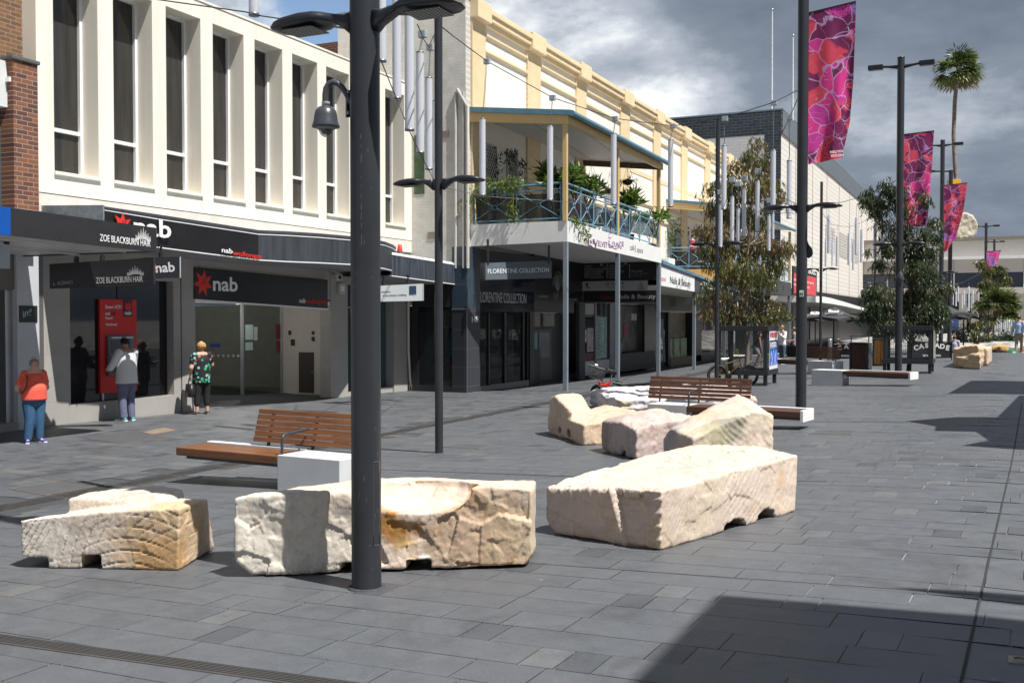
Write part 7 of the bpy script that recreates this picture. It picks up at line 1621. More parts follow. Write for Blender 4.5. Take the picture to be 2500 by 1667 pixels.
def tree(label, base, clumps, trunk, dpt, nleaf, L, w, mat, seed, brk=BARK, tone=.45, droop=1., dspread=1.):
    """clumps: (px, py, radius_px, weight) measured on the photograph at the tree's own distance"""
    t = thing('street_tree', label, 'tree', tuple(base)); lv = Leaves(seed); r = lv.r; k = dpt/2500
    tr = [PD(x, y, dpt) for x, y in trunk]; n = len(tr); tr[0] = Vector(base)
    MB().tube(tr, [.075*(1-.75*i/(n-1)) for i in range(n)], 8).build('trunk', brk, t)
    f2 = Vector((fwd.x, fwd.y, 0)).normalized(); tot = sum(c[2]**2*c[3] for c in clumps); br = MB()
    for (px, py, rad, wt) in clumps:
        rad *= .83
        c = PD(px, py, dpt)+f2*r.uniform(-1, 1)*rad*k*.9*dspread; R_ = rad*k
        # limb from the trunk to the clump
        a = min(tr, key=lambda q: (q-Vector((c.x, c.y, c.z-.5))).length); m_ = a.lerp(c, .5)+Vector((0, 0, .12)); br.tube([a, m_, c], [.028, .018, .006], 5)
        cnt = int(nleaf*rad*rad*wt/tot/7*(.9 if r.random() > .25 else .35))
        tb0 = tone+r.uniform(-.18, .2)
        for _ in range(cnt):
            g = Vector((r.gauss(0, 1), r.gauss(0, 1), r.gauss(0, 1)))
            if g.length < .1: continue
            g = g.normalized()*(r.random()**.45)*R_; g.z *= .95; lv.spray(c+g, 7, L, w, tb0, droop=droop, ln=R_*.35+.15)
    br.build('branches', brk, t); lv.build('foliage', mat, t); return t
def cage(label, F_, dxy, w, dpt_, h0, h1, posters=True):
    """timber framed guard round a street tree: origin at its front right leg"""
    ang = 0; t = thing('tree_guard', label, 'tree guard', tuple(F_)); x, y, z = F_
    FRM = M('guard_timber', (.022, .023, .026), .5, var=.15)
    X0, X1 = x-w, x; Y0, Y1 = y, y+w
    def b(x0, x1, y0, y1, z0, z1, nm='frame'): MB().box(x0, x1, y0, y1, z+z0, z+z1).build(nm, FRM, t, bevel=.006)
    p = .05
    for xx in (X0+p, X1-p):
        for yy in (Y0+p, Y1-p): b(xx-p, xx+p, yy-p, yy+p, -.05, h0, 'leg')
    for xx in (X0+p, X1-p):
        for yy in (Y0+p, Y1-p): b(xx-p, xx+p, yy-p, yy+p, h0+.141, h1-.141, 'post')
    for z0 in (h0, h1-.14):
        b(X0-.04, X1+.04, Y0-.04, Y0+.06, z0, z0+.14, 'rail'); b(X0-.04, X1+.04, Y1-.06, Y1+.04, z0, z0+.14, 'rail'); b(X0-.04, X0+.06, Y0+.061, Y1-.061, z0, z0+.14, 'rail'); b(X1-.06, X1+.04, Y0+.061, Y1-.061, z0, z0+.14, 'rail')
    b((X0+X1)/2-.04-w*.2, (X0+X1)/2+.04-w*.2, Y0+.02, Y0+.08, h0+.141, h1-.141, 'post')
    WM = M('guard_wire', (.16, .17, .18), .4, .6)
    for (ax, c) in (('x', Y0+.03), ('x', Y1-.03), ('y', X0+.03), ('y', X1-.03)):
        g = MB(); n = int(w/.05)
        for i in range(1, n):
            s_ = (X0 if ax == 'x' else Y0)+w*i/n; q0, q1 = ((s_, c, z+h0+.14), (s_, c, z+h1-.14)) if ax == 'x' else ((c, s_, z+h0+.14), (c, s_, z+h1-.14)); g.bar(q0, q1, .005)
        zz = h0+.17
        while zz < h1-.15:
            q0, q1 = ((X0+.08, c, z+zz), (X1-.08, c, z+zz)) if ax == 'x' else ((c, Y0+.08, z+zz), (c, Y1-.08, z+zz)); g.bar(q0, q1, .005); zz += .05
        g.build('wire_panel', WM, t)
    return t, X0, X1, Y0, Y1, z
def trees():
    F_ = G(1872, 942); d = depth(F_); h1 = HT(F_, 1872, 796).z-F_.z; h0 = HT(F_, 1872, 917).z-F_.z
    t, X0, X1, Y0, Y1, z = cage('black timber tree guard with wire mesh and a blue and white poster', F_, None, 1.40, d, h0, h1)
    ps = thing('poster', 'tall blue and white event poster with red heading on the tree guard side', 'poster', (X1+.05, Y0+.7, z+h0))
    a, b = Y0+.12, Y1-.12; zz0, zz1 = z+h0+.16, z+h1-.15; H = zz1-zz0; X = X1+.045
    MB().box(X-.01, X, a, b, zz0, zz1).build('board', M('poster_white', (.72, .72, .74), .5, var=.03), ps)
    m, nt, bs_ = nodes('poster_blue'); c = coordsock(nt); mp = nt.nodes.new('ShaderNodeMapping'); mp.inputs['Scale'].default_value = (1, 5, 1.4); nt.links.new(c, mp.inputs[0]); f = noise_n(nt, mp.outputs[0], 2.4, 3, .6, .5)
    nt.links.new(ramp(nt, f, [(.36, (.01, .02, .22)), (.46, (.02, .12, .60)), (.55, (.05, .30, .75)), (.60, (.7, .7, .8)), (.66, (.55, .04, .10))]), bs_.inputs['Base Color'])
    MB().box(X+.001, X+.004, a+.01, b-.01, zz0+H*.10, zz0+H*.50).build('picture', m, ps); MB().box(X+.001, X+.004, a+.01, b-.01, zz0+H*.501, zz0+H*.76).build('blue_band', M('poster_navy', (.015, .02, .12), .5), ps)
    for s_, zf, hh, mt in (("LET'S ROCK AND", .93, .10, M('poster_red', (.55, .02, .05), .5)), ('TO THE LAWN', .86, .10, M('poster_red', (.55, .02, .05), .5)), ('SUMMER', .665, .10, WTXT), ('SOUNDS', .60, .09, WTXT), ('IN THE CITY', .54, .07, M('poster_sky', (.12, .4, .8), .5))):
        text(s_, (X+.006, a+.06, zz0+H*(zf-.02)), hh, mt, ps, 'X', width=(b-a)*.8, off=.02)
    base = Vector(((X0+X1)/2-.04, (Y0+Y1)/2, z)); dp = depth(base)
    C = [(1846, 345, 26, .7), (1828, 385, 36, .9), (1862, 395, 34, .9), (1800, 400, 24, .6), (1880, 372, 18, .5), (1770, 425, 26, .8), (1735, 455, 26, .8), (1712, 470, 16, .5), (1790, 455, 40, 1), (1835, 450, 42, 1), (1875, 440, 36, .9), (1905, 470, 24, .8), (1925, 490, 14, .5), (1760, 500, 40, 1), (1728, 560, 34, 1.2), (1745, 600, 30, 1.1), (1800, 520, 44, 1), (1850, 520, 44, 1), (1770, 590, 40, 1), (1820, 590, 46, 1), (1868, 590, 40, 1), (1905, 600, 34, 1), (1930, 595, 18, .7), (1890, 640, 34, 1), (1770, 655, 40, 1.1), (1720, 690, 24, .6), (1815, 655, 48, 1.1), (1862, 670, 40, 1), (1745, 715, 34, 1), (1790, 715, 44, 1.1), (1845, 720, 44, 1.1), (1885, 745, 34, 1.1), (1905, 760, 24, .9), (1730, 755, 26, .9), (1775, 765, 34, 1), (1825, 765, 38, 1.0), (1865, 775, 30, 1), (1700, 720, 16, .4), (1740, 640, 22, .7), (1716, 600, 18, .6)]
    tree('weeping gum tree with drooping olive and brownish leaves growing in the guard behind the bike', base, C, [(1826, 930), (1825, 860), (1824, 780), (1822, 700), (1826, 600), (1834, 500), (1840, 400)], dp, 39000, .145, .028, GUM, 5, tone=.70)
    F_ = G(2274, 912); d = depth(F_); h1 = HT(F_, 2274, 795).z-F_.z; h0 = HT(F_, 2274, 889).z-F_.z
    t, X0, X1, Y0, Y1, z = cage('black timber tree guard with wire mesh behind the thick pole, under the dense dark tree', F_, None, 1.42, d, h0, h1)
    ps = MB().box(X1+.04, X1+.05, Y0+.1, Y1-.1, z+h0+.15, z+h1-.15); o = ps.build('poster', M('poster_mix2', (.30, .28, .26), .5, var=.6, vs=6), t)
    base = Vector(((X0+X1)/2, (Y0+Y1)/2, z)); dp = depth(base)
    C = [(2160, 450, 22, .7), (2185, 470, 30, 1), (2130, 470, 28, .8), (2110, 485, 18, .5), (2150, 500, 34, 1), (2195, 510, 30, 1), (2255, 480, 18, .5), (2270, 490, 12, .4), (2165, 545, 30, .9), (2210, 560, 34, .9), (2250, 570, 28, .8), (2285, 540, 22, .7), (2290, 575, 18, .6), (2180, 600, 32, 1), (2225, 610, 38, 1), (2265, 620, 30, 1), (2295, 600, 16, .5), (2125, 610, 14, .4), (2150, 640, 24, .8), (2195, 650, 34, 1), (2240, 660, 36, 1), (2275, 665, 22, .7), (2120, 710, 24, .8), (2150, 715, 34, 1.1), (2195, 720, 38, 1.1), (2240, 715, 40, 1.1), (2280, 705, 34, 1.1), (2310, 700, 22, .8), (2130, 745, 34, 1.1), (2175, 755, 40, 1.2), (2225, 760, 42, 1.2), (2270, 755, 38, 1.2), (2300, 745, 26, 1), (2145, 785, 26, .9), (2190, 790, 34, 1.1), (2240, 790, 34, 1.1), (2280, 785, 24, .9), (2110, 770, 18, .6), (2325, 690, 12, .4)]
    tree('dense dark green gum tree growing in the second guard, crossed by the thick lamp pole', base, C, [(2225, 900), (2224, 840), (2222, 780), (2222, 700), (2220, 620), (2216, 540)], dp, 46000, .15, .034, GUM2, 9, brk=BARKD, tone=.58, droop=.75)
    b3 = PD(2415, 850, 70); b3.z = Zg(b3.x, b3.y)
    C = [(2395, 640, 14, .8), (2420, 660, 20, 1), (2440, 655, 16, 1), (2455, 680, 14, .9), (2400, 690, 18, 1), (2425, 695, 20, 1), (2398, 740, 16, .8), (2385, 790, 14, .9), (2378, 815, 14, .9), (2400, 820, 16, .8), (2372, 760, 10, .5)]
    tree('distant olive green tree behind the pole with the purple banner', b3, C, [(2415, 850), (2415, 780), (2418, 700), (2420, 650)], 70, 8000, .30, .08, GUM, 12, tone=.5, droop=.8)
    for i, (x, y, r_, lab, ton) in enumerate(((2345, 820, 20, 'low green hedge like plant beyond the barriers left of the leaning palm', .4), (2425, 830, 14, 'small green shrub beyond the leaning palm trunk', .35), (2462, 826, 12, 'dark shrub beside the man in the pale blue shirt', .3))):
        p = PD(x, y, 72); s_ = thing('shrub', lab, 'shrub', (p.x, p.y, Zg(p.x, p.y))); lv = Leaves(30+i)
        for _ in range(260): g = Vector((lv.r.gauss(0, .5), lv.r.gauss(0, .5), lv.r.gauss(0, .5)))*r_*72/2500*1.3; lv.spray(p+g, 4, .2, .08, ton, droop=.3)
        lv.build('foliage', GUM2, s_); MB().tube([(p.x, p.y, Zg(p.x, p.y)), p], .04, 5).build('stem', BARKD, s_)
trees()
def palm(label, cr, R_, trunkpts, dpt, nf, r0, wind, seed, base=None, group=None):
    c = PD(cr[0], cr[1], dpt); T = [PD(x, y, dpt) for x, y in trunkpts]
    t = thing('palm_tree', label, 'palm tree', tuple(base if base is not None else T[0])); k = dpt/2500
    MB().tube(T, [r0*k*(1.0 if i else 1.1) for i in range(len(T))], 10).build('trunk', M('palm_trunk', (.20, .16, .13), .9, var=.35, vs=5, bmp=.8, bs=12), t)
    MB().lathe([(r0*k*.8, -r0*k*2.4), (r0*k*1.9, -r0*k*1.3), (r0*k*2.1, 0), (r0*k*1.2, r0*k*1.8), (0, r0*k*2)], T[-1], 12).build('crown_shaft', M('palm_fibre', (.17, .11, .07), .95, var=.4, vs=9, bmp=1., bs=14), t)
    lv = Leaves(seed); r = lv.r
    for i in range(nf):
        az = r.uniform(0, 2*pi); el = r.uniform(-.5, 1.35); d = Vector((cos(az)*cos(el), sin(az)*cos(el), sin(el)))+Vector(wind)*.55; d.normalize(); st = R_*k*r.uniform(.35, .55)
        q = T[-1]+Vector((0, 0, r0*k))+d*st; u = d.cross(Vector((0, 0, 1))); u = u.normalized() if u.length > .05 else Vector((1, 0, 0)); vv = u.cross(d).normalized()
        n0 = len(lv.v); uu = u*.02; lv.v += [T[-1]+uu, q+uu*.6, q-uu*.6, T[-1]-uu]; lv.f.append((n0, n0+1, n0+2, n0+3)); lv.t.append(.6)
        NL = 26
        for j in range(NL):
            a = -1.5+3.0*j/(NL-1); ld = (d*cos(a)+u*sin(a)+vv*.15*sin(j*2.1)+Vector(wind)*.25+Vector((0, 0, -.18))).normalized(); Ll = R_*k*r.uniform(.42, .62)*(1-.22*abs(a)/1.5)
            tn = min(1, max(0, .38+.25*sin(az)+r.gauss(0, .14)+(.3 if el < -.15 else 0))); mid = q+ld*Ll*.6
            lv.leaf(q, ld, Ll*.68, .065*R_*k, tn, vv); lv.leaf(mid, (ld+Vector((0, 0, -.45))+Vector(wind)*.2).normalized(), Ll*.5, .045*R_*k, min(1, tn+.12), vv)
    lv.build('crown', PALM, t); return t
palm('tall thin palm tree with a windblown crown against dark clouds, clamped to a mast', (2345, 130), 68, [(2349, 535), (2345, 505), (2340, 470), (2334, 440), (2331, 400), (2328, 330), (2331, 250), (2337, 184)], 58.7, 46, 4.9, (rgt.x*.45, rgt.y*.45, 0), 3)
b2 = PD(2370, 846, 52); b2.z = Zg(b2.x, b2.y)
palm('short bright green palm leaning right over the boulders', (2432, 745), 66, [(2368, 848), (2385, 838), (2408, 815), (2420, 800), (2436, 762)], 52, 40, 4.2, (rgt.x*.6, rgt.y*.6, .1), 6, b2)
def rootball():
    d = 58.7; c = PD(2345, 553, d)
    pts = [PD(x, y, d+dz) for x, y in ((2318, 582), (2318, 548), (2330, 530), (2352, 520), (2372, 525), (2382, 540), (2386, 550), (2384, 566), (2378, 577), (2345, 583)) for dz in (-.9, .9)]
    o = rock('root_ball', 'big cloth wrapped root ball of the palm hanging in the air from the mast', [pts], [], .05, (.07, .03, .006), (.52, .46, .36), [], lambda p, N: .008*sin(p.z*14+4*fbm(p, 1.5, 2)), facet=.03, soft=3, grp=None or 'suspended palm sculpture', cat='root ball')
    o.data.materials[0] = M('canvas_wrap', (.52, .46, .36), .9, var=.08, vs=4, bmp=.5, bs=22)
    P = PD(2318, 790, d); t = thing('mast', 'steel mast with a yellow clamp block holding up the palm trunk', 'mast', (P.x, P.y, .3), group='suspended palm sculpture')
    top = PD(2318, 432, d); MB().tube([(P.x, P.y, .2), (P.x, P.y, top.z+.35)], .115, 16).build('pole', POLE, t)
    a = PD(2316, 447, d); b = PD(2341, 447, d); YW_ = M('clamp_yellow', (.62, .36, .01), .5, var=.06)
    MB().bar(a, b, .55, .36).build('clamp', YW_, t, bevel=.02); q = PD(2345, 495, d); MB().box(q.x-.1, q.x+.1, q.y-.2, q.y+.2, q.z-.15, q.z+.15).build('clamp_block', YW_, t)
    MB().tube([(P.x, P.y, top.z+.28), (P.x-.9, P.y, top.z+.34)], .05, 6).build('lamp_arm', LAMPB, t); MB().box(P.x-1.25, P.x-.85, P.y-.12, P.y+.12, top.z+.28, top.z+.40).build('luminaire', LAMPB, t, bevel=.03)
rootball()
# ---------------------------------------------------------------- balcony plants
POT = M('dark_pot', (.03, .035, .05), .5); COIR = M('coir_basket', (.07, .045, .03), .95, var=.3, bmp=.8)
def basket(px, py, w, label, mat=PURPL, X=-11.9):
    c = PX(px, py, X); k = depth(c)/2500; r = w*k/2; t = thing('hanging_basket', label, 'hanging basket', tuple(c), group='hanging baskets on the lounge balcony')
    MB().lathe([(0, -r*.95), (r*.5, -r*.85), (r*.9, -r*.35), (r, 0), (r*.9, .0)], c, 14).build('basket', COIR, t)
    ch = MB(); top = c+Vector((0, 0, r*3.4)); [ch.tube([c+Vector((r*cos(a), r*sin(a), 0)), top], .006, 3) for a in (0, 2.1, 4.2)]; ch.tube([top, (top.x, top.y, 7.6)], .006, 3); ch.build('chains', WIRE, t)
    lv = Leaves(int(px)); 
    for _ in range(30): a = lv.r.uniform(0, 6.3); lv.spray(c+Vector((r*.8*cos(a), r*.8*sin(a), .02)), 4, .14, .035, .5, droop=.2, ln=.18)
    lv.build('foliage', mat, t)
basket(1533, 440, 27, 'coir basket hanging highest, right of the middle balcony post')
basket(1533, 481, 28, 'coir basket with purple leaves hanging lowest, right of the middle balcony post')
basket(1445, 433, 22, 'dark hanging basket left of the middle balcony post beside the frangipani', X=-13.2)
basket(1488, 462, 24, 'dark hanging basket in front of the small balcony window', X=-13.2)
def plant(label, c, n, R_, L, w, mat, tone=.5, seed=1, droop=.25, pot=None, stems=5, up_=.9, name='potted_plant', spr=5):
    t = thing(name, label, 'plant', tuple(c)); lv = Leaves(seed); r = lv.r
    if pot: MB().lathe([(0, 0), (pot*.8, 0), (pot, pot*1.6), (pot*.85, pot*1.6)], c, 14).build('pot', POT, t)
    st = MB(); z0 = (pot or 0)*1.5
    for i in range(stems):
        a = r.uniform(0, 2*pi); rr = R_*r.uniform(.2, .95); top = Vector(c)+Vector((rr*cos(a), rr*sin(a), z0+up_*r.uniform(.55, 1)));
        st.tube([Vector(c)+Vector((0, 0, z0*.8)), Vector(c).lerp(top, .55)+Vector((0, 0, .1)), top], [.03, .022, .012], 5)
        for j in range(n//stems):
            az = r.uniform(0, 2*pi); el = r.uniform(-.3, 1.2); d = Vector((cos(az)*cos(el), sin(az)*cos(el), sin(el)-.25*droop)); lv.leaf(top+Vector((r.gauss(0, .04), r.gauss(0, .04), r.gauss(0, .05))), d, L*r.uniform(.7, 1.15), w, min(1, max(0, tone+r.gauss(0, .2))))
    st.build('stems', BARK, t); lv.build('foliage', mat, t); return t
plant('big frangipani bush behind the balcony corner post with green leaves', (-11.75, 28.0, 4.8), 620, .95, .34, .085, BRIGHT, .45, 4, pot=.26, stems=22, up_=1.25)
plant('second frangipani bush just right of the balcony corner post', (-11.6, 29.6, 4.75), 360, .75, .34, .085, BRIGHT, .4, 14, pot=.24, stems=14, up_=1.2)
plant('leafy potted plant near the far end of the lounge balcony', (-11.5, 34.0, 4.6), 300, .55, .42, .09, BRIGHT, .5, 7, pot=.2, stems=9, up_=1.55)
plant('spreading frangipani branch leaning out past the end of the balcony', (-11.1, 35.9, 4.9), 170, .9, .42, .09, BRIGHT, .5, 19, stems=7, up_=.9)
def creeper(label, pts, n, mat, tone, seed, ax='Y', spread=(.05, .3, .2)):
    t = thing('creeper', label, 'plant', tuple(pts[0])); lv = Leaves(seed); r = lv.r; st = MB(); st.tube(pts, .012, 4); st.build('stem', BARK, t)
    for _ in range(n):
        k = r.uniform(0, len(pts)-1.001); i = int(k); p = Vector(pts[i]).lerp(Vector(pts[i+1]), k-i)+Vector((r.gauss(0, spread[0]), r.gauss(0, spread[1]), r.gauss(0, spread[2]))); lv.spray(p, 4, .09, .045, tone, droop=.5, ln=.15)
    lv.build('foliage', mat, t)
creeper('yellow green creeper over the left part of the balcony railing', [(-14.2, 27.05, 5.6), (-13.7, 27.05, 5.85), (-13.0, 27.05, 6.0), (-12.5, 27.0, 5.95)], 230, BRIGHT, .65, 2, spread=(.2, .1, .13))
creeper('yellowish creeper trailing down at the left end of the balcony', [(-14.25, 26.95, 5.75), (-14.3, 26.9, 5.3), (-14.2, 26.9, 5.0)], 70, BRIGHT, .9, 3, spread=(.08, .06, .15))
creeper('small sprig of creeper hanging on the middle of the side railing', [(-12.65, 27.0, 5.5), (-12.65, 27.0, 4.95)], 40, BRIGHT, .8, 5, spread=(.08, .05, .1))
creeper('green fern spray spilling over the white fascia beside the corner post', [(-10.95, 27.4, 4.95), (-10.9, 27.9, 4.8), (-10.88, 28.3, 4.6), (-10.88, 28.5, 4.4)], 60, BRIGHT, .6, 8, spread=(.04, .15, .08))
creeper('dark climber round the balcony windows', [(-13.98, 29.3, 7.1), (-13.98, 30.0, 7.2), (-13.98, 30.7, 6.9), (-13.98, 30.8, 6.2)], 70, GUM2, .2, 9, spread=(.03, .2, .2))
creeper('dark climber with a pink flower beside the first balcony window', [(-13.98, 28.6, 7.3), (-13.98, 28.7, 6.3), (-13.98, 29.0, 5.6)], 40, GUM2, .2, 10, spread=(.03, .08, .2))
creeper('bushy green staghorn plant on the wall at the second balcony', [PX(1640, 560, -13.9), PX(1645, 590, -13.9), PX(1650, 600, -13.9)], 170, BRIGHT, .45, 11, spread=(.15, .35, .4))
def balcony_furniture():
    t = thing('cafe_table', 'small table under a white cloth behind the balcony railing near its far end', 'table', (-11.7, 33.2, 4.6))
    MB().hex([(-12.1, 32.85, 4.6), (-11.35, 32.85, 4.6), (-11.35, 33.6, 4.6), (-12.1, 33.6, 4.6), (-12.05, 32.9, 5.4), (-11.4, 32.9, 5.4), (-11.4, 33.55, 5.4), (-12.05, 33.55, 5.4)]).build('cloth', M('pale_cloth', (.42, .52, .66), .8, var=.08), t)
    for i, (x, y, lab) in enumerate(((-11.9, 30.9, 'dark balcony chair left of the middle post'), (-11.8, 32.2, 'dark balcony chair beside the clothed table'))):
        c = thing('chair', lab, 'chair', (x, y, 4.66)); FR = BLKSAT
        MB().box(x-.22, x+.22, y-.22, y+.22, 5.08, 5.12).build('seat', FR, c)
        MB().box(x-.22, x+.22, y+.19, y+.22, 5.2, 5.55).build('backrest', FR, c)
        for sx in (-.2, .2):
            for sy in (-.2, .2): MB().bar((x+sx, y+sy, 4.66), (x+sx, y+sy, 5.08 if sy < 0 else 5.55), .03).build('leg', FR, c)
balcony_furniture()
# ================================================================ bicycles, bins, bollard, cone
RUB = M('tyre_rubber', (.018, .018, .018), .7); CHROME = M('chrome', (.6, .6, .62), .2, 1.)
def wheel(t, c, r, ax, rim, tw=.022, name='wheel'):
    """wheel in the vertical plane containing ax (unit xy vector)"""
    u = Vector((ax[0], ax[1], 0)); w = MB()
    P = lambda a, rr: c+u*rr*cos(a)+Z1*rr*sin(a)
    w.tube([P(2*pi*k/32, r-tw) for k in range(33)], tw, 8); o = w.build(name, RUB, t)
    m = MB(); m.tube([P(2*pi*k/32, r-2.4*tw) for k in range(33)], tw*.5, 6); m.build('rim', rim, o)
    s = MB()
    for k in range(20): s.tube([c, P(2*pi*k/20+.1, r-2.4*tw)], .0022, 3)
    n = Vector((-u.y, u.x, 0)); s.tube([c-n*.04, c+n*.04], .02, 8); s.build('spokes', M('spoke_dark', (.12, .12, .12), .3, .8), o)
def mountain_bike():
    g = G(1827, 942); d = depth(g); k = d/2500; g2 = G(1752, 940)
    u = rgt.copy(); P = lambda px, py, off=0.: PD(px, py, d)+Vector((fwd.x, fwd.y, 0))*off
    t = thing('bicycle', 'mountain bike with bronze frame and black wheels leaning on the slim pole and tree guard', 'bicycle', tuple(G(1790, 942)))
    r = 26*k; cf = P(1827, 916); cr = P(1752, 916); ax = (cf-cr); ax.z = 0; ax.normalize()
    [wheel(t, c_, r, ax, M('rim_black', (.03, .03, .02), .4), .03) for c_ in (cf, cr)]
    br = M('bronze_frame', (.20, .12, .035), .35, .5, var=.1)
    f = MB(); bb = P(1779, 914); st = P(1773, 888); ht = P(1806, 879); hb = P(1809, 887)
    for a, b, w in ((bb, hb, .028), (st, ht, .020), (bb, st, .018), (cr, bb, .014), (cr, st, .014), (ht, hb, .026)): f.tube([a, b], w, 8)
    f.build('frame', br, t)
    fk = MB(); fk.tube([hb, P(1814, 897)], .022, 8); fk.tube([P(1814, 897), cf], .016, 8); fk.tube([P(1814, 897, .06), cf+Vector((fwd.x, fwd.y, 0))*.06], .016, 8); fk.build('fork', M('fork_silver', (.35, .38, .42), .3, .7), t)
    h = MB(); s = P(1808, 872); h.tube([ht, s], .016, 6); n = Vector((fwd.x, fwd.y, 0)); h.tube([s-n*.28-u*.14, s-n*.05, s+n*.05, s+n*.28+u*.05], .014, 6); h.build('handlebar', BLKSAT, t)
    sd = MB(); a = P(1771, 879); sd.tube([st, a], .014, 6); sd.build('seat_post', CHROME, t)
    sa = MB(); sa.tube([P(1760, 877), P(1766, 878), P(1774, 876), P(1780, 874)], [.04, .05, .035, .02], 8); sa.build('saddle', M('saddle_white', (.60, .58, .52), .5), t)
    c = MB(); c.lathe([(0, 0), (.09, 0), (.09, .01), (0, .01)], (0, 0, 0), 20); o = c.build('chainring', BLKSAT, t, world=False); o.matrix_local = Matrix.Translation(bb-Vector(t.location)) @ orient(ax).to_4x4()
    p = MB(); p.bar(bb, P(1774, 924), .02); p.bar(P(1774, 924), P(1777, 925), .05, .02); p.bar(bb, P(1784, 905), .02); p.build('crank', BLKSAT, t)
    x = thing('hivis_item', 'small bright yellow green tuft behind the bike handlebar', 'plant', tuple(P(1804, 860, .5))); lv = Leaves(5)  # leaf sprays stand in for a hi-vis item
    for _ in range(26): lv.spray(P(1804, 857, .5), 3, .06, .03, .95, droop=0, ln=.08)
    lv.build('leaves', BRIGHT, x); MB().tube([P(1804, 864, .5), P(1804, 858, .5)], .01, 4).build('stem', BARKD, x)
mountain_bike()
def red_bike():
    g = G(1475, 978); d = depth(g); k = d/2500; F2 = Vector((fwd.x, fwd.y, 0)); P = lambda px, py, off=0.: PD(px, py, d)+F2*off
    t = thing('bicycle', 'small red bike with a black wire basket, half hidden by the white boulder', 'bicycle', tuple(g))
    RD = M('bike_red', (.62, .015, .012), .35)
    r = .20; cf = P(1457, 945, -.1); cf.z = g.z+r; cr = P(1510, 941, .3); cr.z = g.z+r; ax = (cr-cf); ax.z = 0; ax.normalize()
    wheel(t, cf, r, (ax*.6+F2*-.8).normalized(), M('rim_black', (.03, .03, .02), .4), .03); wheel(t, cr, r, ax, M('rim_black', (.03, .03, .02), .4), .03)
    f = MB(); f.tube([P(1461, 930), P(1465, 939), P(1469, 947), P(1470, 960)], .022, 8); f.tube([P(1466, 940), P(1475, 941), P(1486, 938), P(1490, 931)], [.022, .03, .03, .02], 8); f.tube([P(1471, 931), P(1476, 943)], .02, 8); f.tube([P(1489, 931), P(1487, 950), P(1508, 952, .2)], .015, 6); f.build('frame', RD, t)
    b = MB(); TL_, TR_, BR_, BL_ = (1441, 891), (1478, 903), (1470, 929), (1438, 920); n = 9
    for off in (-.22, .10):
        for i in range(n+1):
            q = i/n; b.tube([P(TL_[0]+(TR_[0]-TL_[0])*q, TL_[1]+(TR_[1]-TL_[1])*q, off), P(BL_[0]+(BR_[0]-BL_[0])*q, BL_[1]+(BR_[1]-BL_[1])*q, off*.8)], .004, 4)
            b.tube([P(TL_[0]+(BL_[0]-TL_[0])*q, TL_[1]+(BL_[1]-TL_[1])*q, off*(1-.2*q)), P(TR_[0]+(BR_[0]-TR_[0])*q, TR_[1]+(BR_[1]-TR_[1])*q, off*(1-.2*q))], .004, 4)
    for i in range(n+1):
        q = i/n; o0, o1 = -.22*(1-.2*q), .10*(1-.2*q)
        for A, B in ((TL_, BL_), (TR_, BR_)): b.tube([P(A[0]+(B[0]-A[0])*q, A[1]+(B[1]-A[1])*q, o0), P(A[0]+(B[0]-A[0])*q, A[1]+(B[1]-A[1])*q, o1)], .004, 4)
    for off in (-.22, .10): b.tube([P(*TL_, off), P(*TR_, off)], .01, 5)
    b.build('basket', M('basket_wire', (.05, .05, .05), .5, .3), t)
    h = MB(); h.tube([P(1433, 890), P(1445, 892), P(1462, 898), P(1482, 902), P(1502, 905)], .016, 6); h.tube([P(1481, 898), P(1482, 905)], .03, 6); h.tube([P(1480, 903), P(1468, 930)], .016, 6); h.build('handlebar', BLKSAT, t)
    s = MB(); s.tube([P(1484, 908), P(1494, 909), P(1505, 909)], [.02, .06, .07], 8); s.build('saddle', BLKSAT, t); s = MB().tube([P(1494, 911), P(1490, 932)], .014, 6).build('seat_post', CHROME, t)
    s = MB(); s.tube([P(1495, 927), P(1508, 928), P(1520, 932)], .02, 5); s.tube([P(1496, 934), P(1518, 938)], .03, 5); s.build('rear_rack', BLKSAT, t)
    MB().tube([P(1452, 891), P(1459, 893)], .035, 8).build('light', M('lamp_white', (.7, .7, .68), .3), t)
red_bike()
